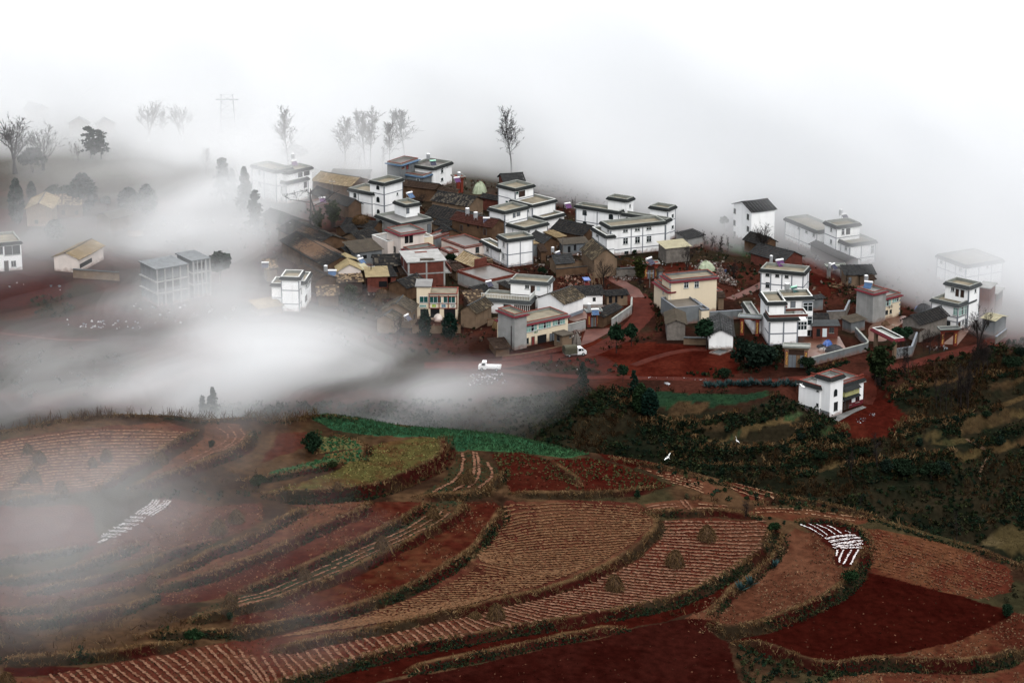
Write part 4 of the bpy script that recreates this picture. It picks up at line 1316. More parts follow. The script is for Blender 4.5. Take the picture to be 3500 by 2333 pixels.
def slope(e0, e1, r1, r0, kind, light, du=.42, dv=.55, amp=.055):
    """one tiled slope from the eave e0-e1 up to the ridge r0-r1, tile columns raised in turn"""
    e0, e1, r1, r0 = (np.array(p, float) for p in (e0, e1, r1, r0))
    lu, lv = np.linalg.norm(e1 - e0), np.linalg.norm(r0 - e0)
    nu, nv = max(4, int(lu / du)), max(3, int(lv / dv))
    nrm = np.cross(e1 - e0, r0 - e0)
    nrm /= np.linalg.norm(nrm)
    u, v = np.meshgrid(np.linspace(0, 1, nu + 1), np.linspace(0, 1, nv + 1))
    sag = .10 * np.sin(np.pi * u) * lu / 10
    P = (e0[None, None] * ((1 - u) * (1 - v))[..., None] + e1 * (u * (1 - v))[..., None] + r1 * (u * v)[..., None] + r0 * ((1 - u) * v)[..., None])
    P[..., 2] -= sag
    V, F, c = [], [], []
    ca, cb = ROOFC[kind]
    sd = RNG.integers(0, 90)
    for j in range(nv):
        for i in range(nu):
            q = P[j, i], P[j, i + 1], P[j + 1, i + 1], P[j + 1, i]
            up = amp * (i % 2) + RNG.uniform(0, amp * .7)
            k = len(V)
            V += [q[0] + nrm * (up + .05), q[1] + nrm * (up + .05), q[2] + nrm * up, q[3] + nrm * up]
            F.append((k, k + 1, k + 2, k + 3))
            V += [q[0] + nrm * -.06, q[1] + nrm * -.06]
            F.append((k + 4, k + 5, k + 1, k))
            n = vn(q[0][0] * 1.0, q[0][1] + q[0][2] * 2, 1.3, sd) * .5 + RNG.random() * .5
            n += .12 * (i % 2) if kind == 'strip' else 0
            t = 1.0 if n > 1 - light else .25 * RNG.random()
            col = (np.array(ca) * (1 - t) + np.array(cb) * t) * RNG.uniform(.8, 1.2)
            c += [col] * 6
    return V, F, c


def tiles(parts, name, parent, ends=None):
    V, F, c = [], [], []
    for v, f, cc in parts:
        k = len(V)
        V += v
        F += [tuple(i + k for i in q) for q in f]
        c += cc
    me = bpy.data.meshes.new(name)
    me.from_pydata([tuple(p) for p in V], [], F)
    me.materials.append(MATS['attrgloss'])
    a = me.color_attributes.new('col', 'FLOAT_COLOR', 'POINT')
    a.data.foreach_set('color', np.column_stack([np.array(c), np.ones(len(c))]).astype(np.float32).ravel())
    return link_mesh(name, me, parent)


SHEET_MESH = {}


def sheet_slope(root, e0, e1, r1, r0, mat, pw=1.1, pl=2.1):
    """corrugated sheets laid side by side in courses, each a part"""
    e0, e1, r1, r0 = (np.array(p, float) for p in (e0, e1, r1, r0))
    lu, lv = np.linalg.norm(e1 - e0), np.linalg.norm(r0 - e0)
    nu, nv = max(1, round(lu / pw)), max(1, round(lv / pl))
    ux, vx = (e1 - e0) / nu, (r0 - e0) / nv
    nrm = np.cross(ux, vx)
    nrm /= np.linalg.norm(nrm)
    w, l = np.linalg.norm(ux) * 1.03, np.linalg.norm(vx) * 1.06
    key = (mat, round(w, 2), round(l, 2))
    if key not in SHEET_MESH:
        m = MB()
        n = 6
        for i in range(n):
            a, b = w * i / n, w * (i + .5) / n
            c_ = w * (i + 1) / n
            m.poly([(a, 0, 0), (b, 0, .05), (b, l, .05), (a, l, 0)])
            m.poly([(b, 0, .05), (c_, 0, 0), (c_, l, 0), (b, l, .05)])
        me = bpy.data.meshes.new('roof_sheet')
        me.from_pydata(m.v, [], m.f)
        me.materials.append(MATS[mat])
        SHEET_MESH[key] = me
    from mathutils import Matrix
    R3 = Matrix((ux / np.linalg.norm(ux), vx / np.linalg.norm(vx), nrm)).transposed().to_4x4()
    for j in range(nv):
        for i in range(nu):
            o = link_mesh('roof_sheet', SHEET_MESH[key], root)
            p = e0 + ux * i + vx * j + nrm * (.03 + .03 * j + .015 * (i % 2) + RND.uniform(0, .02))
            o.matrix_local = Matrix.Translation(Vector(p)) @ R3


def gable(label, z, N, R, L, h, ridge='R', rise=None, wall='mud', roof='dark', light=.15, over=.45, win=(), group='old tiled houses', cat='old house', z0=None, name='old_house',
          w=None, d=None, base=-3.0, plinth=None, extra=None, lean=False, sheet=None, gcol=None):
    """a pitched house; N, R, L are its roof's eave corners. ridge 'R' or 'L': which eave the ridge runs beside; lean: one slope, rising to the back (R) or to the right (L)"""
    fr = Frame(z, N, R, L, h, z0)
    A, B = max(w or fr.A, 1.5), max(d or fr.B, 1.5)
    root = empty(name, (*fr.n, fr.z0), fr.th)
    tag(root, label, cat, group)
    HOUSE_LOG.append(f'{label[:38]:38s} g{ridge} {A:5.1f} x {B:5.1f} h {h:4.1f} th {math.degrees(fr.th):6.1f} skew {fr.dth:6.1f} z0 {fr.z0:5.1f} y {fr.n[1]:5.0f}')
    o = min(over, A / 5, B / 5)
    span = B if ridge == 'R' else A
    if rise is None:
        rise = span * (.24 if not lean else .2)
    ht = h - .12
    m = MB()
    if lean:
        k = rise / span
        if ridge == 'R':
            m.prism([(o, base), (B - o, base), (B - o, ht + k * (B - o)), (o, ht + k * o)], o, A - o, 'x')
        else:
            m.prism([(o, base), (A - o, base), (A - o, ht + k * (A - o)), (o, ht + k * o)], o, B - o, 'y')
    else:
        k = 2 * rise / span
        mid = span / 2
        pr = [(o, base), (span - o, base), (span - o, ht + k * o), (mid, ht + rise), (o, ht + k * o)]
        m.prism(pr, o, (A if ridge == 'R' else B) - o, 'x' if ridge == 'R' else 'y')
    m.build('wall', wall, root)
    if plinth:
        q = .04
        MB().box(o - q, A - o + q, o - q, B - o + q, base, plinth[1]).build('plinth', plinth[0], root)
    if lean:
        if ridge == 'R':
            sl = [((0, 0, h), (A, 0, h), (A, B, h + rise), (0, B, h + rise))]
        else:
            sl = [((0, B, h), (0, 0, h), (A, 0, h + rise), (A, B, h + rise))]
    elif ridge == 'R':
        sl = [((0, 0, h), (A, 0, h), (A, B / 2, h + rise), (0, B / 2, h + rise)), ((A, B, h), (0, B, h), (0, B / 2, h + rise), (A, B / 2, h + rise))]
    else:
        sl = [((0, B, h), (0, 0, h), (A / 2, 0, h + rise), (A / 2, B, h + rise)), ((A, 0, h), (A, B, h), (A / 2, B, h + rise), (A / 2, 0, h + rise))]
    if sheet:
        for s_ in sl:
            sheet_slope(root, *s_, sheet)
    else:
        tiles([slope(*s_, roof, light) for s_ in sl], 'roof', root)
        if not lean:
            m = MB()
            r0, r1 = ((-.05, B / 2, h + rise), (A + .05, B / 2, h + rise)) if ridge == 'R' else ((A / 2, -.05, h + rise), (A / 2, B + .05, h + rise))
            mid_ = ((r0[0] + r1[0]) / 2, (r0[1] + r1[1]) / 2, r0[2] - .10 * (A if ridge == 'R' else B) / 10)
            m.cyl(r0, mid_, .16, n=6)
            m.cyl(mid_, r1, .16, n=6)
            m.build('ridge', 'tiledark' if roof in ('dark', 'grey', 'brown') else 'tilegrey', root)
    for w_ in win:
        f, st = w_[0], w_[1]
        q, zz = w_[2:], z
        if isinstance(q[0], str):
            zz, q = q[0], q[1:]
        x0, y0, x1, y1 = q[:4]
        c = o
        xm, ym = (x0 + x1) / 2, (y0 + y1) / 2
        ua, ub = fr.face(zz, (x0, ym), f, c)[0], fr.face(zz, (x1, ym), f, c)[0]
        za, zb = fr.face(zz, (xm, y1), f, c)[1], fr.face(zz, (xm, y0), f, c)[1]
        ua, ub = min(ua, ub), max(ua, ub)
        lo_, hi_ = (o, A - o) if f == 'R' else (o, B - o)
        wd = min(ub - ua, hi_ - lo_ - .3)
        ua = min(max(ua, lo_ + .1), hi_ - wd - .1)
        if wd > .25 and zb - za > .25:
            opening(root, st, f, c, ua, ua + wd, max(za, -.5), min(zb, ht + (rise * .5 if (f == 'L') == (ridge == 'R') else 0)), 'framedark')
    if extra:
        extra(root, fr, A, B, h)
    return root, fr
# ---------------------------------------------------------------- the houses of the village, back to front
D = dict
# the group in the mist at the left of the village
def rail(mat='rimwhite', step=.35, hh=.75, red=False):
    def ex(root, fr, a0, a1, c0, c1, h, wt):
        m = MB()
        for (p, q) in (((a0 + .1, c0 + .1), (a1 - .1, c0 + .1)), ((a0 + .1, c0 + .1), (a0 + .1, c1 - .1))):
            n = int(math.hypot(q[0] - p[0], q[1] - p[1]) / step)
            for i in range(n + 1):
                x, y = p[0] + (q[0] - p[0]) * i / n, p[1] + (q[1] - p[1]) * i / n
                m.box(x - .05, x + .05, y - .05, y + .05, h + .002, h + hh)
            m.box(min(p[0], q[0]) - .08, max(p[0], q[0]) + .08, min(p[1], q[1]) - .08, max(p[1], q[1]) + .08, h + hh + .002, h + hh + .12)
        m.build('balustrade', mat, root)
    return ex


WB = D(t=.24)
house('tall white house with stacked flat roofs, half lost in mist', 'B', [
    D(N=(480, 340), R=(630, 292), L=(215, 265), h=8.6, roof='eave', bands=D(L=(0, .5, 1), H=(4.2,), R=(1,)), win=[('L', 'w22', 275, 335, 305, 390), ('L', 'w22', 275, 470, 310, 520)]),
    D(N=(595, 468), R=(840, 412), L=(480, 445), h=5.8, roof='eave', bands=D(L=(0,), R=(1,), H=(3.4,)), win=[('L', 'w22', 520, 525, 555, 580), ('L', 'w22', 525, 650, 555, 705), ('R', 'o', 795, 470, 830, 540)]),
    D(N=(600, 352), R=(878, 288), L=(530, 318), h=8.2, roof='eave', d=5, win=[('R', 'o', 730, 350, 780, 420), ('R', 'o', 795, 340, 860, 400)])])  # dark doorway panels paint the shade of a recessed balcony
house('blue-trimmed grey house with flat roof terraces and white wing', 'B', [
    D(N=(2150, 395), R=(2330, 340), L=(1885, 355), h=4.6, wall='grey', roof='blue', deck='roofwet', win=[('L', 'w21', 2080, 430, 2115, 482)]),
    D(N=(1905, 262), R=(2080, 195), L=(1760, 232), h=7.4, wall='grey', roof='blue', deck='roofwet', win=[('R', 'w21', 1912, 275, 1940, 325, 'redtrim'), ('R', 'dr', 1962, 262, 1984, 330), ('R', 'dg', 1990, 255, 2015, 325)]),
    D(N=('R', 1120, 712), R=('R', 1300, 648), L=('R', 935, 660), h=5.9, roof='eave', deck='roofwet', win=[('R', 'w12', 'R', 1195, 700, 1220, 770), ('R', 'w11', 'R', 1195, 815, 1220, 850), ('R', 'w11', 'R', 1255, 680, 1266, 710)])])
house('white house with arched windows and square stair tower', 'B', [
    D(N=(1710, 482), R=(1925, 425), L=(1545, 450), h=9.3, bands=D(L=(0,), R=(0, 1), H=(3.1, 6.0)), win=[('L', 'a', 1622, 500, 1658, 562), ('L', 'a', 1624, 642, 1660, 705), ('L', 'a', 1628, 785, 1662, 838), ('R', 'w11', 1850, 592, 1870, 626)]),
    D(N=(1575, 592), R=(1760, 540), L=(1298, 540), h=6.4, bands=D(L=(0, .6, 1), H=(3.1,)), win=[('L', 'a', 1362, 592, 1395, 655), ('L', 'a', 1365, 735, 1400, 795)])])
house('wide low house with grey walls and big flat roof terrace', 'B', [
    D(N=(1905, 942), R=(2260, 882), L=(1600, 842), h=4.8, wall='palegrey', roof='eave', deck='roofgrey', win=[('L', 'w12', 1655, 900, 1697, 985), ('R', 'dg', 2205, 955, 2238, 1045)]),
    D(N=(1960, 728), R=(2085, 690), L=(1815, 684), h=7.5, win=[('R', 'dg', 1963, 750, 1992, 835)])])
house('pale house with a red trimmed roof tower and balcony', 'B', [
    D(N=(1900, 1057), R=(2170, 1015), L=(1730, 992), h=6.5, wall='pinkish', roof='red', deck='roofgrey', win=[('R', 'o', 1945, 1080, 1990, 1172), ('R', 'o', 1996, 1075, 2040, 1168), ('L', 'w12', 1815, 1207, 1845, 1275, 'framedark')]),
    D(N=(2010, 1245), R=(2310, 1205), L=(1870, 1185), h=3.3, wall='pinkish', roof='red', deck='roofgrey', d=3.2),
    D(N=(1750, 1150), R=(1900, 1120), L=(1520, 1082), h=4.0, wall='pinkish', roof='rim', deck='roofgrey'),
    D(N=(2150, 1105), R=(2262, 1082), L=(2100, 1085), h=4.2, wall='cream', roof='rim', deck='roofgrey', d=4)])
house('tall white house whose top room has brown double doors', 'C', [
    D(N=(1645, 542), R=(1945, 465), L=(1370, 465), h=6.3, rimmat='rimwhite', bands=D(L=(0,), R=(0, 1), H=(3.3,)), win=[('L', 'g12', 1565, 565, 1602, 640)]),
    D(N=(1415, 325), R=(1668, 268), L=(1210, 262), h=9.0, bands=D(L=(0, 1), R=(0, 1), H=(3.0,)), win=[('R', 'g11', 1398, 345, 1437, 412), ('R', 'd', 1465, 328, 1543, 440), ('L', 'g11', 1286, 492, 1325, 525)]),
    D(N=(1795, 717), R=(1998, 632), L=(1655, 672), h=3.6, rimmat='rimwhite')])
house('white house with a tower left of its moss-stained roof terrace', 'C', [
    D(N=(1540, 850), R=(1850, 775), L=(1230, 768), h=5.2, bands=D(L=(0, .5), R=(0, .5, 1), H=(2.9,)), win=[('R', 'w11', 1578, 890, 1612, 918)], deck='roofdeck'),
    D(N=(1275, 630), R=(1590, 560), L=(1100, 567), h=8.2, bands=D(L=(0, 1), R=(0, 1), H=(3.1, 5.9)), win=[('L', 'w21', 1160, 815, 1195, 875), ('R', 'dg', 1385, 628, 1415, 722), ('R', 'dg', 1435, 612, 1477, 700)])])
house('plain white cube house with two small windows and a lower wing', 'C', [
    D(N=(1310, 1005), R=(1657, 960), L=(1165, 945), h=6.9, bands=D(L=(0, 1), R=(0, .5, 1), H=(3.9, 6.6)), win=[('L', 'w21', 1250, 1035, 1278, 1110), ('L', 'w21', 1243, 1192, 1275, 1275)]),
    D(N=(1205, 1135), R=(1320, 1115), L=(985, 1005), h=3.8, bands=D(L=(0, .45, 1), H=(3.3,)), rimmat='rimwhite', win=[('L', 'w12', 1028, 1100, 1066, 1180)])])
house('low white house with a wet grey roof edged in red', 'C', [
    D(N=(735, 1107), R=(1045, 1048), L=(435, 990), h=3.2, wall='pinkish', roof='redrim', deck='roofwet', win=[('R', 'w12', 882, 1112, 930, 1188, 'framedark')])])


def brickframe(root, fr, a0, a1, c0, c1, h, wt):
    m = MB()
    for q in (0, .5, 1):
        u = a0 + (a1 - a0) * q
        u = min(max(u, a0 + .15), a1 - .15)
        m.box(u - .18, u + .18, c0 - .05, c0, -1, wt)
    for q in (0, .55, 1):
        u = c0 + (c1 - c0) * q
        u = min(max(u, c0 + .15), c1 - .15)
        m.box(a0 - .05, a0, u - .18, u + .18, -1, wt)
    zz = wt - 2.9
    m.box(a0 - .08, a1 + .9, c0 - .08, c0 - .052, zz, zz + .3)
    m.box(a0 - .08, a0 - .052, c0, c1, zz, zz + .3)
    m.build('column', 'palegrey', root)
    MB().box(a1 + .002, a1 + 1.5, c0, c1 - 2, zz - .1, zz + .05).build('balcony_slab', 'palegrey', root)
    MB().box(a1 + 1.3, a1 + 1.498, c0, c1 - 2, zz + .052, zz + 1).build('balcony_wall', 'brick', root)
    MB().box(a0 + 3, a1 - 2.6, c1 - 2.4, c1 - 1.2, wt + .224, wt + .226).build('stair_opening', 'brick', root)


house('unfinished brick house with concrete columns and bare slab roof', 'F', [
    D(N=(1650, 250), R=(2070, 224), L=(1602, 125), h=6.2, wall='brick', roof='slab', deck='palegrey', extra=brickframe)])


def brickstub(root, fr, a0, a1, c0, c1, h, wt):
    MB().box(a1 - 4.6, a1 - 1.2, c1 - .3, c1 - .05, h + .002, h + 1.7).build('brick_screen', 'brick', root)


house('one-storey house with puddled roof and red brick parapet', 'G', [
    D(N=(205, 357), R=(548, 268), L=(-40, 225), h=3.4, wall='palegrey', roof='redrim', par='brick', deck='roofwet', rimmat='brick', extra=brickstub)])


def greenframes(root, fr, a0, a1, c0, c1, h, wt):
    m = MB()
    for q in (0, .36, .68, 1):
        u = a0 + (a1 - a0) * q
        u = min(max(u, a0 + .1), a1 - .1)
        m.box(u - .1, u + .1, c0 - .12, c0 - .002, 2.6, wt)
    for zz in (2.6, 3.7, wt - .2):
        m.box(a0, a1, c0 - .10, c0 - .002, zz - .09, zz + .09)
    m.build('red_frame', 'redtrim', root)
    for q, cols in ((.18, ((.5, .5, .1), (.1, .3, .08))), (.52, ((.2, .3, .35), (.05, .1, .12))), (.84, ((.5, .5, .45), (.1, .15, .12)))):
        u = a0 + (a1 - a0) * q
        f = MB().box(u - .55, u + .55, c0 - .05, c0 - .003, 2.72, 3.58).build('wall_picture', 'whitepaint', root)
        m = MB()
        for i in range(6):
            for j in range(4):
                t = RND.random()
                col = tuple(cols[0][k] * t + cols[1][k] * (1 - t) for k in range(3))
                x, z_ = u - .45 + i * .15, 2.8 + j * .175
                m.poly([(x, c0 - .056, z_), (x + .15, c0 - .056, z_), (x + .15, c0 - .056, z_ + .175), (x, c0 - .056, z_ + .175)], col)
        m.build('print', 'attr', f)


house('beige house with green glazed upper floor in red frames', 'F', [
    D(N=(1885, 610), R=(2212, 612), L=(1912, 532), h=5.9, wall='cream', roof='redlow', deck='roofdeck', extra=greenframes, win=[('R', 'g31', 1895, 643, 2030, 716), ('R', 'g31', 2052, 640, 2190, 716), ('R', 'o', 1905, 782, 2010, 885), ('R', 'o', 2060, 785, 2190, 870)]),
    D(N=(1747, 523), R=(1900, 525), L=(1790, 447), h=7.5, wall='cream', roof='slab', deck='roofgrey', win=[('R', 'g21', 1780, 640, 1878, 714), ('R', 'o', 1790, 785, 1880, 890), ('R', 'c11', 1780, 735, 1860, 765)])])


def planks(root, fr, a0, a1, c0, c1, h, wt):
    m = MB()
    n = 14
    for i in range(n):
        u = a0 + (a1 - a0) * (i + .5) / n
        m.box(u - .13, u + .13, c0 - .06, c0 - .002, .3, wt - .4)
    for i in range(8):
        u = c0 + 3.5 * (i + .5) / 8
        m.box(a0 - .06, a0 - .002, u - .16, u + .16, .3, wt - .4)
    m.build('plank_screen', 'wood', root)
    rail(hh=.8)(root, fr, a0, a1, c0, c1, h, wt)


house('white house with balustraded terrace above a screen of dark planks', 'G', [
    D(N=(905, 378), R=(965, 312), L=(485, 347), h=6.6, roof='eavegrey', bands=D(R=(0, 1), H=(3.4,)), bandmat='framedark', win=[('L', 'w21', 648, 405, 698, 457), ('L', 'd', 715, 410, 760, 503), ('L', 'dw', 782, 415, 822, 477), ('R', 'w11', 925, 388, 940, 445), ('R', 'w11', 930, 510, 942, 570)]),
    D(N=(700, 592), R=(895, 510), L=(360, 565), h=3.5, roof='eavegrey', wall='white', d=11, extra=planks, win=[('L', 'w11', 400, 630, 490, 662)])])


def poster(u, z_, w_, hh, f='R'):
    def ex(root, fr, a0, a1, c0, c1, h, wt):
        p = MB().box(a0 + u - w_ / 2, a0 + u + w_ / 2, c0 - .05, c0 - .002, z_, z_ + hh).build('wall_picture', 'whitepaint', root)
        m = MB()
        for i in range(8):
            for j in range(5):
                t = .5 + .5 * math.sin(i * 1.3 + j * .7)
                col = (.10 + .25 * t, .16 + .2 * t, .12 + .1 * t)
                x0, y0 = a0 + u - w_ * .44 + i * w_ * .11, z_ + hh * .06 + j * hh * .176
                m.poly([(x0, c0 - .054, y0), (x0 + w_ * .11, c0 - .054, y0), (x0 + w_ * .11, c0 - .054, y0 + hh * .176), (x0, c0 - .054, y0 + hh * .176)], col)
        m.build('print', 'attr', p)
    return ex


house('long cream house with maroon eaves and a band of green-curtained windows', 'G', [
    D(N=(535, 862), R=(1138, 735), L=(335, 780), h=5.3, wall='cream', roof='red', deck='roofdeck', extra=poster(5.4, 2.35, 1.25, .85),
      win=[('R', 'c72', 545, 865, 785, 955), ('R', 'c52', 800, 815, 945, 905), ('R', 'c52', 960, 780, 1105, 865), ('R', 'dg', 563, 1037, 597, 1138), ('R', 'w21', 645, 1017, 690, 1083, 'framedark'), ('R', 'dr', 722, 1002, 755, 1092), ('R', 'o', 790, 980, 893, 1080), ('R', 'dg', 930, 967, 958, 1072), ('R', 'dg', 963, 960, 990, 1065)]),
    D(N=(530, 745), R=(665, 715), L=(335, 672), h=7.9, wall='palegrey', roof='red', deck='roofdeck'),
    D(N=(1075, 985), R=(1190, 965), L=(985, 948), h=3.0, wall='mudpale', roof='slab', deck='sheetdark', win=[('L', 'w12', 1015, 978, 1048, 1050, 'framedark'), ('R', 'w11', 1155, 985, 1172, 1010, 'framedark')])])

# upper right: the long white house, the big white house in front of it
house('long white house with arched windows, its back lost in mist', 'D', [
    D(N=(845, 397), R=(960, 362), L=(265, 308), h=7.0, bands=D(L=(0, .5, .78, 1), H=(4.0,)), win=[('L', 'a', 357, 362, 415, 455), ('L', 'a', 708, 430, 768, 510), ('L', 'a', 360, 532, 415, 620)]),
    D(N=(1480, 505), R=(1530, 480), L=(885, 398), h=6.6, bands=D(L=(0, .5, 1), H=(3.6,)), win=[('L', 'a', 935, 468, 975, 520)]),
    D(N=(1500, 357), R=(1660, 322), L=(1317, 298), h=8.2, bands=D(L=(0,), R=(0, 1), H=(3.4, 6.4)), win=[('R', 'w11', 1548, 435, 1578, 487), ('R', 'w11', 1548, 585, 1578, 632), ('L', 'w11', 1452, 585, 1475, 613)]),
    D(N=(950, 237), R=(1070, 205), L=(725, 187), h=9.6, win=[('R', 'w11', 980, 305, 1002, 350)])])
house('big white house with six blue-green windows in two rows', 'D', [
    D(N=(735, 602), R=(1467, 525), L=(620, 525), h=7.3, bands=D(R=(0, .375, .585, 1), L=(0, 1), H=(3.1, 5.9), base=-.2), win=[('R', 'w22', 898, 595, 965, 682), ('R', 'w22', 1056, 578, 1126, 665), ('R', 'w22', 1211, 565, 1280, 650), ('R', 'w22', 898, 755, 965, 840), ('R', 'w22', 1058, 740, 1126, 828), ('R', 'w22', 1212, 727, 1280, 812), ('R', 'w21', 917, 932, 970, 975, 'framedark'), ('L', 'w12', 690, 590, 715, 672), ('L', 'w12', 690, 750, 717, 835)]),
    D(N=(680, 718), R=(780, 705), L=(498, 605), h=5.6, rimmat='rimwhite', bands=D(L=(0, .55, 1), H=(3.6,)), win=[('L', 'w12', 543, 660, 570, 740)])])
house('cream house with a dark red eave above two square windows', 'H', [
    D(N=(315, 350), R=(835, 300), L=(258, 275), h=8.2, wall='cream', roof='red', deck='roofdeck', par='grey', win=[('R', 'w22', 458, 375, 512, 447), ('R', 'w22', 578, 370, 630, 442), ('L', 'w12', 297, 365, 312, 435), ('L', 'w12', 300, 545, 312, 600)]),
    D(N=(283, 465), R=(330, 455), L=(195, 345), h=5.9, wall='cream', roof='red', win=[('L', 'w12', 220, 435, 232, 510)]),
    D(N=(368, 672), R=(690, 655), L=(312, 540), h=3.9, wall='grey', roof='rim', rimmat='trim', par='grey', deck='roofwet', win=[('R', 'dg', 640, 770, 680, 850)]),
    D(N=(660, 690), R=(748, 680), L=(640, 545), h=3.4, wall='cream', roof='rim', rimmat='trim', par='grey', deck='roofwet')])
house('white house with a grid of grey bands and a solar heater on top', 'S', [
    D(N=(1165, 352), R=(1267, 272), L=(588, 300), h=6.9, bands=D(L=(0, .27, .5, .76, 1), R=(.7, 1), H=(3.5,), t=.26), win=[('L', 'w21', 655, 338, 708, 408, 'framedark'), ('L', 'w21', 785, 348, 838, 418, 'framedark'), ('L', 'w21', 912, 360, 962, 430, 'framedark'), ('L', 'w21', 655, 488, 708, 558, 'framedark')])])


def bay(root, fr, a0, a1, c0, c1, h, wt):
    for zt in (wt - .5, wt - 3.6):
        w = MB()
        x0, x1, y0 = a1 - 2.1, a1 - .05, c0 - .7
        for i in range(3):
            u = x0 + (x1 - x0) * i / 2
            w.box(u - .05, u + .05, y0, y0 + .1, zt - 2.0, zt)
        for q in (zt - 2.0, zt - .75, zt - .1):
            w.box(x0 + .05, x1 - .05, y0, y0 + .1, q, q + .1)
        f = w.build('bay_window', 'frame', root)
        MB().box(x0 + .05, x1 - .05, y0 + .02, y0 + .08, zt - 1.9, zt - .1).build('pane', 'glass', f)
        MB().box(x0 - .05, x1 + .05, y0 - .05, c0 - .002, zt - 3.0, zt - 2.002).build('bay_panel', 'white', root)
        MB().box(x0 - .05, x1 + .05, y0 - .05, c0 - .002, zt + .002, zt + .12).build('bay_roof', 'trim', root)


def low_bay(root, fr, a0, a1, c0, c1, h, wt):
    w = MB()
    x0, x1 = a1 + .05, a1 + 2.0
    zt = wt - .5
    for i in range(4):
        u = x0 + (x1 - x0) * i / 3
        w.box(u - .05, u + .05, c0 + .55, c0 + .65, zt - 1.9, zt)
    for q in (zt - 1.9, zt - .1, zt - .9):
        w.box(x0 + .05, x1 - .05, c0 + .55, c0 + .65, q, q + .1)
    f = w.build('bay_window', 'frame', root)
    MB().box(x0 + .06, x1 - .06, c0 + .57, c0 + .63, zt - 1.8, zt - .1).build('pane', 'glass', f)
    MB().box(x0 - .04, x1 + .1, c0 + .4, c1, zt - 3.2, zt - 1.902).build('bay_panel', 'white', root)
    MB().box(x0 - .04, x1 + .1, c0 + .7, c1, zt - 1.898, zt + .3).build('bay_wall', 'white', root)
    ring(MB(), a0 - .05, a1 + 2.0, c0 - .05, c1, h + .002, h + .55, .16).build('balustrade', 'brick', root)
    ring(MB(), a0 - .08, a1 + 2.03, c0 - .08, c1, h + .552, h + .64, .22).build('handrail', 'rimwhite', root)


house('large white house of stepped blocks with a curved roof balcony', 'S', [
    D(N=(685, 745), R=(925, 738), L=(585, 610), h=9.0, bands=D(R=(0, 1), t=.3), deck='roofdeck', rimmat='rimwhite'),
    D(N=(880, 680), R=(1280, 664), L=(860, 598), h=9.0, d=5.5, bands=D(R=(.42, .72, 1), t=.3, H=(4.2,)), deck='roofdeck', rimmat='rimwhite', extra=bay, win=[('R', 'dr', 890, 762, 940, 845), ('R', 'dg', 990, 732, 1050, 842), ('R', 'o', 1180, 1100, 1265, 1205)]),
    D(N=(705, 960), R=(1095, 950), L=(680, 880), h=6.2, bands=D(R=(0, .5, 1), L=(0,), H=(3.6, 6.0), t=.3), deck='roofdeck', extra=low_bay),
    D(N=(485, 945), R=(590, 935), L=(375, 745), h=3.9, deck='roofgrey')])


def plinth23(root, fr, a0, a1, c0, c1, h, wt):
    m = MB()
    m.box(a0 - .05, a0 - .002, c0 - .05, c1, -3, 1.15)
    m.build('plinth', 'grey', root)


def front23(root, fr, a0, a1, c0, c1, h, wt):
    MB().box(a0, a1 + .03, c0 - .05, c0 - .002, -3, 1.0).build('plinth', 'maroon', root)
    rail('redtrim', .3, .55)(root, fr, a0, a1, c0, c1, h, wt)
    x0, x1 = a0 + .1, a0 + 4.4
    for zt in (2.75, wt - .35):
        m = MB()
        m.poly([(x0 - .3, c0 - 1.5, zt - .15), (x1 + .3, c0 - 1.5, zt - .15), (x1 + .1, c0 - .9, zt + .4), (x0 - .1, c0 - .9, zt + .4)])
        m.poly([(x0 - .3, c0 - 1.5, zt - .17), (x0 - .1, c0 - .9, zt + .4), (x0 - .1, c0 - .002, zt + .4), (x0 - .3, c0 - .002, zt - .17)])
        m.poly([(x1 + .3, c0 - .002, zt - .17), (x1 + .1, c0 - .002, zt + .4), (x1 + .1, c0 - .9, zt + .4), (x1 + .3, c0 - 1.5, zt - .17)])
        m.poly([(x0 - .3, c0 - 1.5, zt - .17), (x0 - .3, c0 - .002, zt - .17), (x1 + .3, c0 - .002, zt - .17), (x1 + .3, c0 - 1.5, zt - .17)])
        m.poly([(x0 - .1, c0 - .9, zt + .4), (x1 + .1, c0 - .9, zt + .4), (x1 + .1, c0 - .002, zt + .4), (x0 - .1, c0 - .002, zt + .4)])
        m.build('bay_eave', 'tiledark', root)
    MB().box(x0, x1, c0 - 1.1, c0 - .004, 3.17, wt - .55).build('curtained_bay', 'curtainyellow', root)
    m = MB()
    for i in range(8):
        u = x0 + (x1 - x0) * i / 7
        m.box(u - .05, u + .05, c0 - 1.15, c0 - 1.102, 3.2, wt - .55)
    m.build('bay_frame', 'sheetpale', root)


house('white house on a red bank with a yellow curtained bay', 'P', [
    D(N=(405, 552), R=(520, 508), L=(286, 507), h=8.3, deck='roofgrey', rimmat='redtrim', extra=plinth23, win=[('R', 'a', 435, 665, 470, 738), ('R', 'w21', 435, 793, 472, 877, 'framedark')]),
    D(N=(300, 632), R=(420, 590), L=(158, 590), h=6.1, d=5.5, rimmat='redtrim', deck='roofgrey', extra=plinth23, win=[('L', 'w11', 266, 658, 285, 690, 'framedark'), ('L', 'w11', 263, 806, 284, 838, 'framedark')]),
    D(N=(505, 620), R=(728, 545), L=(450, 580), h=5.6, rimmat='redtrim', deck='roofgrey', d=8, extra=front23, win=[('R', 'd', 512, 790, 540, 880), ('R', 'd', 545, 770, 580, 865), ('R', 'w21', 585, 760, 610, 820, 'reddoor'), ('R', 'w21', 652, 600, 686, 652, 'reddoor'), ('R', 'w21', 650, 733, 688, 793, 'reddoor')])], z0=-3.2)


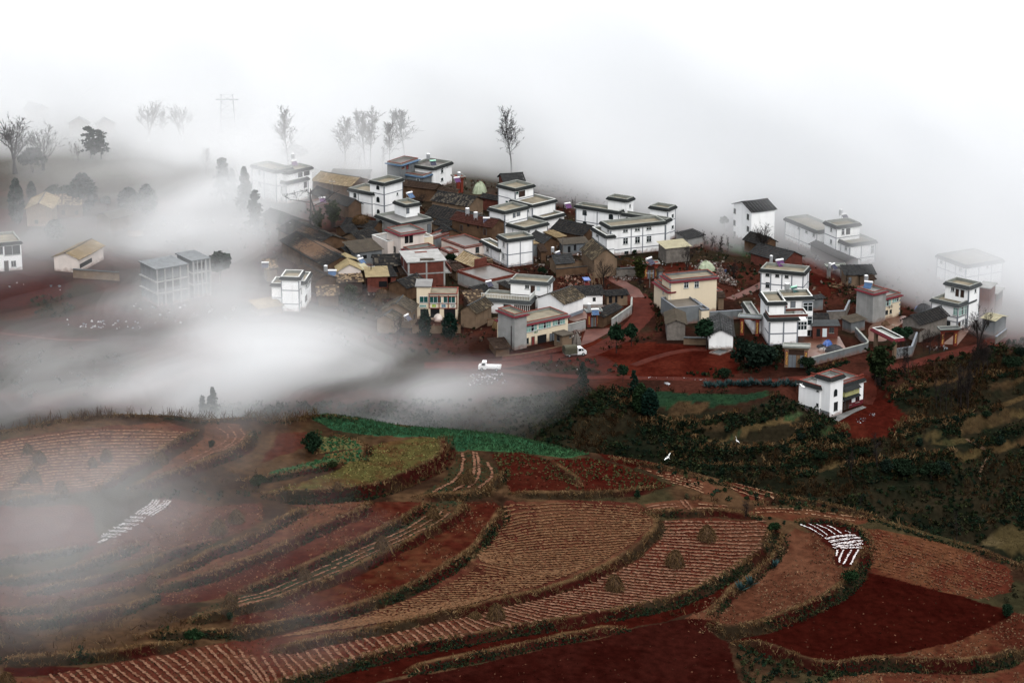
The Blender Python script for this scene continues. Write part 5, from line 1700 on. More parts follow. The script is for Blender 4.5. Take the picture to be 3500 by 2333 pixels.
GLYPHS = {'fu': ["0100011111", "1110000000", "0100001110", "1010001010", "0110001110", "0101011111", "0100010101", "0100011111", "0100010101", "0100011111"],
          'shou': ["0000100000", "0111111110", "0000100000", "0011111100", "0001000000", "1111111111", "0010001000", "0101111110", "1000101000", "0000011000"]}


def glyph(m, kind, x0, z0, s, y, col):
    """a written character as small raised squares"""
    g = GLYPHS[kind]
    for j, row in enumerate(g):
        for i, ch in enumerate(row):
            if ch == '1':
                x, z_ = x0 + i * s / 10, z0 + (9 - j) * s / 10
                m.box(x, x + s / 10, y - .02, y, z_, z_ + s / 10)


def fuku(root, fr, a0, a1, c0, c1, h, wt):
    p = MB().box(a0 + 4.2, a0 + 6.0, c0 - .03, c0 - .002, 2.25, 3.05).build('sign_panel', 'cream', root)
    m = MB()
    glyph(m, 'fu', a0 + 4.3, 2.3, .75, c0 - .031, None)
    glyph(m, 'shou', a0 + 5.15, 2.3, .75, c0 - .031, None)
    m.build('lettering', 'framedark', p)
    m = MB()
    for i in range(10):
        if i % 2:
            m.box(a0 - .02, a0 + .3, c0 - .04, c0 - .002, i * .48, i * .48 + .44)
            m.box(a1 - .3, a1 + .02, c0 - .04, c0 - .002, i * .48, i * .48 + .44)
    m.build('quoin', 'trim', root)


house('cream house with maroon eaves, grey side wall and two written characters', 'T', [
    D(N=(495, 440), R=(832, 362), L=(300, 385), h=5.3, wall='cream', roof='red', deck='roofgrey', extra=fuku, win=[('R', 'c32', 505, 470, 580, 560), ('R', 'c42', 600, 440, 705, 528), ('R', 'c32', 722, 400, 803, 475), ('R', 'w21', 490, 628, 512, 682, 'framedark'), ('R', 'w21', 555, 605, 590, 655, 'framedark'), ('R', 'dr', 597, 592, 623, 682), ('R', 'w21', 632, 580, 668, 630, 'framedark'), ('R', 'w11', 690, 570, 715, 615, 'framedark')]),
    D(N=(493, 350), R=(637, 308), L=(255, 293), h=7.2, wall='palegrey', roof='red', deck='roofgrey')])
house('white house with glazed upper corner and square roof pavilion', 'T', [
    D(N=(1540, 498), R=(1787, 428), L=(1187, 435), h=6.0, roof='eavegrey', deck='roofdeck', bands=D(L=(0, .62, 1), R=(0, .48, 1), H=(4.2, 3.2)), win=[('R', 'c42', 1545, 530, 1615, 640), ('R', 'c52', 1632, 490, 1745, 608), ('L', 'c22', 1485, 545, 1536, 645), ('R', 'd', 1537, 730, 1562, 822), ('R', 'w21', 1580, 690, 1610, 758), ('R', 'o', 1625, 680, 1682, 800), ('L', 'w22', 1395, 712, 1442, 798, 'framedark')]),
    D(N=(1675, 280), R=(1832, 232), L=(1370, 222), h=9.2, roof='eavegrey', bands=D(R=(0, 1), L=(0,)), win=[('L', 'w21', 1450, 288, 1497, 348), ('L', 'd', 1510, 318, 1545, 408), ('L', 'd', 1572, 330, 1610, 420), ('R', 'w11', 1740, 312, 1762, 362)])])
house('raw brick house behind the glazed white house', 'T', [
    D(N=(1930, 300), R=(1985, 240), L=(1790, 280), h=7.4, wall='brick', roof='slab', deck='palegrey'),
    D(N=(2010, 370), R=(2085, 300), L=(1950, 350), h=5.0, wall='brick', roof='slab', deck='palegrey', win=[('R', 'o', 1960, 410, 2040, 480)])])
house('white house with a roof tower, its lower walls in thin mist', 'E', [
    D(N=(1080, 452), R=(1268, 425), L=(962, 398), h=5.4, roof='eavegrey', bands=D(L=(0, .5), R=(0, .45, 1), H=(4.0,)), win=[('L', 'w12', 1042, 468, 1062, 505), ('R', 'w12', 1232, 468, 1256, 525)]),
    D(N=(985, 322), R=(1143, 295), L=(908, 285), h=8.7, roof='eavegrey', bands=D(L=(0,), H=(3.1, 6.2)), win=[('R', 'w12', 1018, 337, 1040, 390), ('R', 'o', 1052, 332, 1082, 388), ('L', 'w11', 938, 330, 952, 368), ('L', 'w11', 935, 422, 952, 458)]),
    D(N=(842, 357), R=(1000, 335), L=(685, 250), h=5.6, roof='eavegrey', bands=D(L=(0, .55, 1), H=(4.3,)), win=[('L', 'w12', 700, 300, 718, 350), ('L', 'w12', 755, 330, 773, 378), ('L', 'w12', 808, 360, 826, 405)])])
house('pale house nearly dissolved in mist at the edge of the village', 'E', [
    D(N=(1930, 608), R=(2200, 565), L=(1715, 530), h=5.8, roof='eavegrey', bands=D(L=(0, .35, .7, 1), R=(0, .35, .7, 1), H=(3.0,)), win=[('L', 'w12', 1740, 555, 1760, 600), ('L', 'w12', 1880, 610, 1903, 655), ('R', 'w11', 2075, 605, 2092, 635)])])
gable('three-storey white house with a grey hipped tile roof in mist', 'E', N=(357, 228), R=(552, 205), L=(205, 165), h=8.0, ridge='R', rise=1.6, wall='white', roof='grey', light=.05, group='village houses', cat='house', name='house',
      win=[('L', 'w11', 328, 238, 343, 278), ('L', 'w11', 328, 328, 343, 365), ('L', 'w11', 328, 410, 343, 450), ('L', 'w11', 230, 197, 244, 232), ('L', 'w11', 230, 283, 244, 320), ('L', 'w11', 230, 365, 244, 405)])
# left side, in and under the mist
house('white house with dark glazing cut by the picture edge', 'A', [
    D(N=(-120, 1392), R=(188, 1366), L=(-220, 1310), h=7.0, wall='white', deck='roofdeck', win=[('R', 'w21', -80, 1412, 28, 1492), ('R', 'w21', 36, 1398, 182, 1492), ('R', 'd', 'Q', 35, 215, 68, 296), ('R', 'w21', 'Q', 88, 212, 130, 262)])])
house('white house with dark banded corner tower rising from the fog', 'F', [
    D(N=(405, 418), R=(462, 342), L=(200, 412), h=8.0, bands=D(L=(0, 1), R=(0,), H=(3.2, 6.3), t=.22), rimmat='rimwhite', win=[('R', 'w11', 430, 545, 446, 600, 'framedark'), ('R', 'w11', 433, 680, 446, 735, 'framedark')]),
    D(N=(470, 465), R=(572, 362), L=(440, 460), h=6.4, d=4.5, rimmat='rimwhite', win=[('R', 'w21', 480, 470, 512, 530), ('R', 'w21', 520, 430, 562, 480), ('R', 'd', 470, 640, 490, 710)]),
    D(N=(240, 490), R=(300, 420), L=(92, 486), h=6.0, rimmat='rimwhite', bands=D(L=(0,), H=(3.4,)))])


def skeleton(root, fr, a0, a1, c0, c1, h, wt):
    m = MB()
    for zz in (wt - 2.9, wt - 5.6):
        m.box(a0 - .5, a1 + .3, c0 - .5, c0 - .002, zz, zz + .22)
        m.box(a0 - .5, a0 - .002, c0, c1, zz, zz + .22)
    for q in np.linspace(0, 1, 5):
        u = a0 + (a1 - a0) * q
        m.box(u - .14, u + .14, c0 - .45, c0 - .2, -2, wt)
    m.build('concrete_frame', 'palegrey', root)


house('half-built concrete house with open floors, veiled by mist', 'Q', [
    D(N=(1545, 210), R=(1672, 184), L=(1440, 150), h=8.8, wall='grey', roof='slab', deck='grey', extra=skeleton, win=[('R', 'o', 1570, 230, 1640, 280), ('R', 'o', 1570, 310, 1640, 370), ('L', 'o', 1450, 215, 1520, 280)]),
    D(N=(1255, 278), R=(1480, 225), L=(1060, 228), h=8.6, wall='grey', roof='slab', deck='grey', extra=skeleton, win=[('R', 'o', 1340, 350, 1440, 420), ('R', 'o', 1265, 370, 1320, 440), ('R', 'o', 1310, 480, 1400, 560)])])

# old houses with tiled roofs
gable('long black roofed house with a bright speckled roof', 'C', N=(800, 575), R=(1000, 490), L=(272, 490), h=3.6, ridge='L', roof='dark', light=.42, wall='mudpale', win=[('L', 'o', 505, 568, 520, 590)])
gable('dark roofed barn with a red mud wall behind the speckled roof', 'C', N=(1240, 505), R=(1330, 470), L=(935, 450), h=3.2, ridge='L', roof='dark', light=.04, wall='brick', d=None)
gable('mud house with a sagging brown roof behind the speckled roof', 'C', N=(340, 350), R=(470, 300), L=(-120, 290), h=3.4, ridge='L', roof='brown', light=.1, wall='mud')
gable('mud wall house in front of the red gate on the rooftop ridge', 'C', N=(620, 395), R=(680, 370), L=(290, 340), h=3.2, ridge='L', roof='brown', light=.1, wall='mudpale', lean=True, rise=.6)
gable('long dark roof patched with pale straw, above a grey wall', 'C', N=(760, 800), R=(960, 700), L=(190, 690), h=3.4, ridge='L', roof='dark', light=.12, wall='mudpale')
gable('two-storey mud courtyard house with rusty brown roof', 'C', N=(1105, 862), R=(1290, 790), L=(540, 745), h=5.0, ridge='L', roof='red', light=.12, wall='mud', rise=1.6,
      win=[('L', 'o', 772, 808, 802, 842), ('L', 'o', 905, 830, 925, 865), ('L', 'd', 678, 820, 712, 895), ('L', 'd', 990, 868, 1030, 955)])
gable('small dark shed roof beside the red edged grey roof', 'C', N=(690, 930), R=(760, 905), L=(430, 965), h=2.6, ridge='R', roof='dark', light=.05, wall='mud', w=5, d=5)
gable('low house with a straw-coloured tile roof and brown gable', 'C', N=(845, 1385), R=(1100, 1335), L=(630, 1275), h=2.6, ridge='L', roof='straw', light=.5, wall='brick', rise=1.8)
gable('dark roofed house right of the moss-stained terrace house', 'D', N=(365, 735), R=(485, 620), L=(-70, 635), h=3.0, ridge='L', roof='dark', light=.08, wall='mud')
gable('grey shed with corrugated roof and three doorways', 'D', N=(80, 852), R=(455, 822), L=(118, 790), h=2.9, ridge='R', lean=True, rise=.5, wall='grey', sheet='sheetdark', win=[('R', 'o', 160, 870, 195, 950), ('R', 'o', 240, 850, 268, 925), ('R', 'dg', 272, 845, 368, 930)], cat='shed', name='shed', group='village sheds')
gable('big roofed mud house with one pale mossy slope', 'D', N=(495, 1068), R=(852, 1040), L=(420, 905), h=4.2, ridge='L', rise=2.6, roof='mossy', light=.35, wall='mudpale', win=[('R', 'o', 800, 1000, 825, 1020)])
gable('low dark roofed outbuilding above a tan yard wall', 'D', N=(-10, 1112), R=(260, 1090), L=(-60, 1020), h=2.6, ridge='R', roof='grey', light=.05, wall='mudpale', group='village sheds', cat='shed', name='shed')
gable('small mud house with a weathered roof by the corrugated shed', 'C', N=(1800, 1075), R=(1990, 1040), L=(1680, 965), h=3.0, ridge='L', roof='grey', light=.2, wall='mud', rise=1.3)
gable('pair of long dark tiled roofs running down the slope by the straw stack', 'B', N=(1035, 1440), R=(1275, 1290), L=(700, 1115), h=3.8, ridge='L', roof='dark', light=.22, wall='mud', rise=1.7)
gable('upper dark tile house with dusty mossy ridge', 'B', N=(930, 1200), R=(1230, 1100), L=(640, 980), h=3.6, ridge='L', roof='dark', light=.28, wall='mud', rise=1.7)
gable('house with beige corrugated sheets over a pink plaster gable', 'F', N=(835, 367), R=(1140, 358), L=(688, 232), h=3.4, ridge='L', rise=1.6, wall='pinkish', sheet='sheet', group='sheet roofed houses')
gable('lean-to strip of striped tiles under the pink gable', 'F', N=(835, 490), R=(1150, 475), L=(835, 425), h=2.6, ridge='R', lean=True, rise=.8, roof='strip', light=.4, wall='wood', cat='shed', name='shed', group='village sheds')
gable('brick barn with beige sheets and a dark tiled end', 'F', N=(1165, 428), R=(1440, 418), L=(1140, 345), h=3.6, ridge='R', lean=True, rise=.7, wall='brick', sheet='sheet', win=[('R', 'o', 1335, 470, 1430, 535)], group='sheet roofed houses')
gable('dark tiled barn joined to the brick barn', 'F', N=(1440, 420), R=(1535, 412), L=(1425, 332), h=3.5, ridge='R', lean=True, rise=.7, wall='brick', roof='dark', light=.1)
gable('dark tiled house beside the unfinished brick house', 'F', N=(1255, 303), R=(1620, 290), L=(1210, 205), h=3.4, ridge='R', roof='dark', light=.22, wall='mud', win=[('R', 'o', 1480, 300, 1550, 370)])
gable('grey house with a stained sheet roof and two small windows', 'F', N=(1040, 155), R=(1378, 108), L=(968, 62), h=3.6, ridge='R', lean=True, rise=.9, wall='grey', sheet='sheetdark', win=[('R', 'o', 1135, 172, 1180, 212), ('R', 'o', 1232, 165, 1270, 203)], group='sheet roofed houses')
gable('pale green sheet lean-to between the sheet roofed houses', 'F', N=(1150, 350), R=(1225, 340), L=(1090, 285), h=3.4, ridge='R', lean=True, rise=.4, wall='mudpale', sheet='sheetpale', group='village sheds', cat='shed', name='shed')
gable('low house with one slope of striped red tiles below the hedge', 'F', N=(608, 640), R=(880, 630), L=(625, 560), h=2.6, ridge='R', lean=True, rise=.9, roof='strip', light=.45, wall='mud')
gable('mossy roofed mud house in front of the green glazed house', 'F', N=(1700, 830), R=(1790, 735), L=(1325, 808), h=3.6, ridge='R', rise=1.9, roof='mossy', light=.3, wall='mudpale', win=[('R', 'd', 1712, 850, 1725, 905)])
gable('small mud house with a mossy roof beside the tipped cart', 'F', N=(1500, 930), R=(1600, 832), L=(1265, 910), h=2.9, ridge='R', rise=1.2, roof='mossy', light=.35, wall='mudpale')
gable('dark roofed house tucked behind the green glazed house', 'F', N=(1640, 560), R=(1760, 450), L=(1560, 510), h=3.0, ridge='R', roof='dark', light=.25, wall='mud', d=6)
gable('mud house with a grey mossy roof right of the green glazed house', 'G', N=(95, 745), R=(180, 620), L=(-110, 710), h=3.5, ridge='R', rise=1.6, roof='mossy', light=.3, wall='mudpale')
gable('barn with a striped tile roof over a dark open bay', 'G', N=(10, 645), R=(245, 630), L=(5, 520), h=3.0, ridge='R', lean=True, rise=1.0, roof='strip', light=.3, wall='wood', win=[('R', 'o', 115, 640, 235, 700)])
gable('sheds with black tarred roof left of the balustraded house', 'G', N=(160, 520), R=(340, 470), L=(80, 440), h=2.8, ridge='R', lean=True, rise=.5, roof='dark', light=.1, wall='brick', cat='shed', name='shed', group='village sheds')
gable('white farmhouse with a shaggy thatch-like tile roof', 'G', N=(1090, 640), R=(1235, 525), L=(960, 560), h=3.6, ridge='R', rise=1.9, roof='mossy', light=.3, wall='white', d=8, plinth=('bluegrey', .8))
gable('long white farm wing under a black roof', 'G', N=(1230, 535), R=(1560, 525), L=(1225, 462), h=3.1, ridge='R', lean=True, rise=.9, roof='dark', light=.05, wall='white', plinth=('palegrey', .9), win=[('R', 'dg', 1245, 560, 1278, 638), ('R', 'o', 1420, 555, 1455, 600), ('R', 'o', 1510, 525, 1530, 540)])
gable('low mud stable with three dark doorways by the road bend', 'G', N=(1565, 540), R=(1845, 525), L=(1560, 492), h=2.5, ridge='R', lean=True, rise=.5, roof='dark', light=.08, wall='mudpale', win=[('R', 'o', 1605, 540, 1642, 620), ('R', 'o', 1675, 535, 1702, 615), ('R', 'o', 1740, 530, 1768, 565)], cat='stable', name='stable', group='village sheds')
gable('black roofed shed inside the roadside yard wall', 'G', N=(1545, 785), R=(1760, 665), L=(1500, 745), h=2.4, ridge='R', rise=.7, roof='dark', light=.12, wall='mud', cat='shed', name='shed', group='village sheds', d=4)
gable('mud pigsty with rubble on its roof below the long cream house', 'G', N=(300, 1145), R=(500, 1130), L=(270, 1030), h=1.8, ridge='R', lean=True, rise=.3, roof='brown', light=.2, wall='mud', cat='shed', name='shed', group='village sheds')
gable('grey brick house with a brown corrugated gable roof', 'H', N=(245, 868), R=(500, 868), L=(298, 725), h=3.5, ridge='L', rise=1.0, wall='stone', sheet='sheetdark', group='sheet roofed houses')
gable('white gabled house with dark grey sheet roof beside the red gate', 'H', N=(722, 1003), R=(1045, 1005), L=(795, 800), h=2.9, ridge='L', rise=1.5, wall='white', roof='grey', light=.03, plinth=('stone', .3), group='sheet roofed houses')
gable('tan house with a pale sheet roof at the white house corner', 'D', N=(1468, 908), R=(1828, 872), L=(1435, 822), h=3.6, ridge='R', lean=True, rise=.4, wall='stone', sheet='sheetpale', group='sheet roofed houses')
gable('dark gabled barn with a red mud front below the hipped house', 'E', N=(600, 590), R=(748, 548), L=(530, 470), h=2.6, ridge='L', rise=1.8, wall='brick', roof='grey', light=.03)
gable('black gabled barn against the three-storey white house', 'E', N=(440, 470), R=(545, 440), L=(360, 410), h=2.8, ridge='L', rise=1.6, wall='mud', roof='dark', light=.03)
gable('grey roofed mud house with a green door by the concrete gate', 'E', N=(1040, 685), R=(1280, 680), L=(1042, 632), h=2.9, ridge='R', lean=True, rise=.8, wall='mudpale', roof='grey', light=.05, win=[('R', 'dg', 1070, 700, 1090, 745)])
gable('stone house with a black pitched roof before the glazed white house', 'T', N=(1068, 768), R=(1425, 645), L=(845, 692), h=3.6, ridge='R', rise=1.6, wall='stone', roof='dark', light=.05)
gable('grey block shed with pale gable roof by the red road', 'T', N=(2000, 722), R=(2138, 652), L=(1850, 660), h=3.4, ridge='L', rise=.6, wall='grey', sheet='sheetpale', win=[('L', 'w21', 1890, 720, 1925, 770)], cat='shed', name='shed', group='village sheds')
gable('brick outhouse with a grey slab roof and a white door', 'H', N=(1912, 887), R=(2245, 882), L=(1905, 832), h=2.9, ridge='R', lean=True, rise=.3, wall='brick', sheet='tilegrey', win=[('R', 'o', 1970, 910, 2013, 998), ('R', 'dw', 2042, 910, 2085, 1002), ('R', 'w21', 2115, 895, 2170, 958)], cat='outhouse', name='outhouse', group='village sheds')
gable('black tiled shed behind the brick outhouse', 'H', N=(1915, 815), R=(2125, 815), L=(1910, 760), h=2.8, ridge='R', lean=True, rise=.6, wall='mud', roof='dark', light=.03, cat='shed', name='shed', group='village sheds')
gable('grey shed with white gable behind the stepped white house', 'H', N=(1920, 580), R=(2080, 560), L=(1900, 545), h=2.8, ridge='R', lean=True, rise=.3, wall='grey', roof='grey', light=.03, cat='shed', name='shed', group='village sheds')
gable('lean-to of weathered boards in the yard of the cream house', 'T', N=(215, 740), R=(420, 690), L=(205, 660), h=2.4, ridge='R', lean=True, rise=.4, wall='grey', sheet='sheetdark', cat='shed', name='shed', group='village sheds')
gable('tan shed with a thin roof behind the cream house', 'H', N=(835, 560), R=(935, 560), L=(825, 540), h=2.8, ridge='R', lean=True, rise=.3, wall='mudpale', roof='brown', light=.1, cat='shed', name='shed', group='village sheds', d=4)
# mist side
gable('tan tiled cottage with a pitched roof beside the dark cypress', 'A', N=(215, 1088), R=(476, 1088), L=(208, 985), h=4.4, ridge='L', rise=1.6, roof='straw', light=.35, wall='mudpale', win=[('R', 'o', 310, 1180, 342, 1215)])
gable('long cottage with striped tiles beside the tan cottage', 'A', N=(478, 1052), R=(748, 1044), L=(482, 988), h=3.4, ridge='R', lean=True, rise=1.1, roof='strip', light=.4, wall='mud', win=[('R', 'o', 550, 1095, 580, 1135), ('R', 'o', 670, 1095, 700, 1135)])
gable('pale plastered cottage with a mossy roof on red earth', 'Q', N=(635, 208), R=(835, 92), L=(412, 186), h=3.3, ridge='R', rise=1.4, roof='straw', light=.25, wall='pinkish', win=[('R', 'o', 640, 215, 740, 250)])
gable('ruined hut with a slumped straw roof in the mist', 'A', N=(985, 1180), R=(1180, 1130), L=(970, 1130), h=3.4, ridge='R', rise=1.2, roof='mossy', light=.3, wall='mud', d=6)
gable('tiled cottage half erased by mist left of the corner tower house', 'F', N=(20, 340), R=(180, 330), L=(40, 262), h=3.0, ridge='R', lean=True, rise=1.0, roof='strip', light=.4, wall='mudpale')
gable('straw roofed shed at the foot of the corner tower house', 'F', N=(-60, 790), R=(240, 745), L=(-70, 700), h=1.8, ridge='R', lean=True, rise=.6, roof='straw', light=.4, wall='mudpale', cat='shed', name='shed', group='village sheds')
gable('broad straw roofed house behind the arched window house', 'B', N=(1330, 530), R=(1480, 440), L=(880, 455), h=3.0, ridge='L', roof='straw', light=.3, wall='mud', rise=1.6)
gable('dark roofed houses below the broad straw roof', 'B', N=(1300, 760), R=(1400, 700), L=(870, 600), h=3.2, ridge='L', roof='dark', light=.15, wall='mud', rise=1.6)
gable('low dark house on the mist edge left of the bamboo clump', 'B', N=(620, 980), R=(800, 900), L=(330, 850), h=3.0, ridge='L', roof='dark', light=.1, wall='mud', rise=1.4)
gable('black roofed house heaped with straw', 'B', N=(1590, 1010), R=(1640, 940), L=(1275, 970), h=3.0, ridge='L', roof='dark', light=.05, wall='mud', rise=1.2, d=9)
gable('white shed with a brown slab roof in the lane of dark roofs', 'B', N=(1110, 1130), R=(1235, 1110), L=(1050, 1070), h=2.6, ridge='R', lean=True, rise=.3, roof='brown', light=.1, wall='white', cat='shed', name='shed', group='village sheds')
gable('dark tiled house with a pale gable edge below the grey roof terrace', 'B', N=(1440, 1160), R=(1560, 1060), L=(1220, 1090), h=3.0, ridge='R', roof='dark', light=.2, wall='mudpale', d=7)
gable('grey tiled roof right of the corner tower house', 'F', N=(590, 480), R=(715, 400), L=(440, 330), h=3.0, ridge='L', roof='brown', light=.3, wall='mud', rise=1.2, w=6)
gable('faint tiled roof farthest away in the mist', 'A', N=(320, 215), R=(440, 190), L=(200, 190), h=3.5, ridge='L', rise=1.7, roof='grey', light=.05, wall='mudpale')
gable('faint long roof in the mist behind the twin pines', 'A', N=(860, 340), R=(1040, 328), L=(830, 320), h=3.5, ridge='L', rise=1.7, roof='grey', light=.05, wall='mudpale')
gable('faint roof in the mist left of the twin pines', 'A', N=(600, 330), R=(800, 328), L=(580, 310), h=3.5, ridge='L', rise=1.7, roof='grey', light=.05, wall='mudpale')
gable('grey roofed barn behind the rooftop with brown double doors', 'C', N=(1250, 250), R=(1560, 230), L=(1180, 200), h=3.2, ridge='R', rise=1.6, roof='grey', light=.03, wall='brick', d=6)
gable('long low roof under the poplars at the village edge', 'R', N=(80, 790), R=(480, 800), L=(60, 750), h=2.4, ridge='R', lean=True, rise=.6, roof='grey', light=.1, wall='mud', d=5)

# the small roofs packed between them
LT = D(lean=True, cat='shed', name='shed', group='village sheds')
gable('grey walled lean-to with a tan roof at the white cube house', 'C', N=(1645, 1080), R=(1742, 1062), L=(1640, 1000), h=3.6, ridge='R', rise=.3, wall='grey', roof='straw', light=.1, **LT)
gable('brown lean-to roof in the shadow of the weathered mud house', 'C', N=(1745, 1180), R=(1850, 1175), L=(1715, 1100), h=2.6, ridge='R', rise=.5, wall='mud', roof='brown', light=.15, **LT)
gable('squat mud sheds behind the red brick parapet house', 'C', N=(605, 1445), R=(775, 1425), L=(530, 1365), h=2.3, ridge='R', rise=.4, wall='mudpale', roof='brown', light=.15, **LT)
gable('tan roofed store in front of the dark roof by the straw stack', 'C', N=(1965, 990), R=(2085, 955), L=(1835, 915), h=2.7, ridge='R', rise=.3, wall='mud', roof='straw', light=.1, **LT)
gable('narrow shed of dark boards right of the dark red gateway', 'D', N=(1368, 1205), R=(1462, 1195), L=(1372, 1165), h=2.2, ridge='R', rise=.3, wall='grey', roof='brown', light=.3, **LT)
gable('long pale roof in the mist behind the tan sheet roofed house', 'D', N=(1765, 770), R=(2005, 715), L=(1690, 690), h=2.6, ridge='R', rise=.6, wall='palegrey', roof='grey', light=.1, **LT)
gable('low dark sheet roofs on the slope below the misty tower house', 'E', N=(1050, 588), R=(1080, 565), L=(790, 455), h=2.4, ridge='L', rise=.7, wall='wood', roof='dark', light=.06, w=4, group='village sheds', cat='shed', name='shed')
gable('dark shed roof left of the balustraded terrace house', 'G', N=(455, 455), R=(540, 425), L=(330, 405), h=2.8, ridge='R', rise=.5, wall='mud', roof='dark', light=.1, **LT)
gable('grey lean-to against the black stone house', 'T', N=(905, 800), R=(1060, 850), L=(900, 760), h=2.4, ridge='R', rise=.3, wall='stone', roof='brown', light=.1, **LT)
gable('little tan gabled hut beside the tank behind the maroon eaved house', 'T', N=(425, 215), R=(530, 195), L=(430, 175), h=2.6, ridge='R', rise=.8, wall='mudpale', roof='brown', light=.1, group='village sheds', cat='shed', name='shed', d=4)
gable('dark tiled roof left of the sheet roof with two windows', 'B', N=(1290, 1290), R=(1400, 1240), L=(1200, 1200), h=3.0, ridge='R', rise=.9, wall='mud', roof='dark', light=.15, d=5)
gable('rust brown roof beside the unfinished brick house front', 'F', N=(1560, 400), R=(1660, 395), L=(1530, 320), h=2.6, ridge='R', rise=.4, wall='mud', roof='brown', light=.1, **LT)
gable('dark tiled lean-to under the left slope of the long twin roofs', 'B', N=(905, 1290), R=(960, 1250), L=(850, 1210), h=2.8, ridge='R', rise=.4, wall='mud', roof='dark', light=.15, **LT)
gable('black roof between the twin long roofs and the sheet barn', 'B', N=(1270, 1060), R=(1420, 1030), L=(1180, 980), h=3.0, ridge='R', rise=1.1, wall='mud', roof='dark', light=.08, d=6)
gable('dark roof wedged below the pale straw-patched roof', 'C', N=(520, 860), R=(640, 800), L=(330, 800), h=2.8, ridge='L', rise=.9, wall='mudpale', roof='dark', light=.05, d=6)
house('small flat terrace with red trim before the straw tile house', 'C', [
    D(N=(525, 1172), R=(645, 1150), L=(430, 1120), h=2.9, wall='pinkish', roof='redrim', deck='roofgrey')])
house('flat grey roof with red trim behind the pale balcony house', 'C', [
    D(N=(335, 975), R=(520, 900), L=(250, 945), h=3.2, wall='grey', roof='redrim', deck='roofgrey')])
house('low flat yard roof with a pale sheet beside the white wing', 'C', [
    D(N=(1035, 1292), R=(1105, 1272), L=(850, 1215), h=2.5, wall='mud', roof='rim', rimmat='mudpale', deck='sheetdark')])
house('low red-walled building with tank at the mist edge', 'B', [
    D(N=(940, 728), R=(1075, 682), L=(860, 690), h=2.8, wall='brick', roof='redrim', deck='roofwet')])
house('grey box shed behind the cream maroon-eaved house', 'H', [
    D(N=(835, 480), R=(902, 472), L=(830, 462), h=2.9, wall='grey', roof='redrim', deck='roofgrey', d=4)])
# ---------------------------------------------------------------- trees (meshes one unit tall, shared)
def prisms(segs, n=3):
    """segs: (p0, p1, r0, r1) -> V, F"""
    P0 = np.array([s[0] for s in segs], float)
    P1 = np.array([s[1] for s in segs], float)
    r0 = np.array([s[2] for s in segs])[:, None]
    r1 = np.array([s[3] for s in segs])[:, None]
    d = P1 - P0
    d /= np.linalg.norm(d, axis=1)[:, None] + 1e-9
    up = np.where(np.abs(d[:, 2:3]) > .9, np.array([[1., 0, 0]]), np.array([[0, 0, 1.]]))
    a = np.cross(d, up)
    a /= np.linalg.norm(a, axis=1)[:, None] + 1e-9
    b = np.cross(d, a)
    V = []
    for P, r in ((P0, r0), (P1, r1)):
        for i in range(n):
            t = 2 * math.pi * i / n
            V.append(P + (a * math.cos(t) + b * math.sin(t)) * r)
    V = np.stack(V, 1)
    m = len(segs)
    o = (np.arange(m) * 2 * n)[:, None]
    F = np.concatenate([o + np.array([[i, (i + 1) % n, n + (i + 1) % n, n + i]]) for i in range(n)], 0)
    return V.reshape(-1, 3), F


def limb(rs, p, d, length, r, n, wob, upw, taper=.45):
    out = []
    p, d = np.array(p, float), np.array(d, float)
    for i in range(n):
        d = d + rs.normal(0, wob, 3) + np.array([0, 0, upw])
        d /= np.linalg.norm(d)
        q = p + d * length / n
        out.append((p, q, r * (1 - (1 - taper) * i / n), r * (1 - (1 - taper) * (i + 1) / n)))
        p = q
    return out


BARE = {}


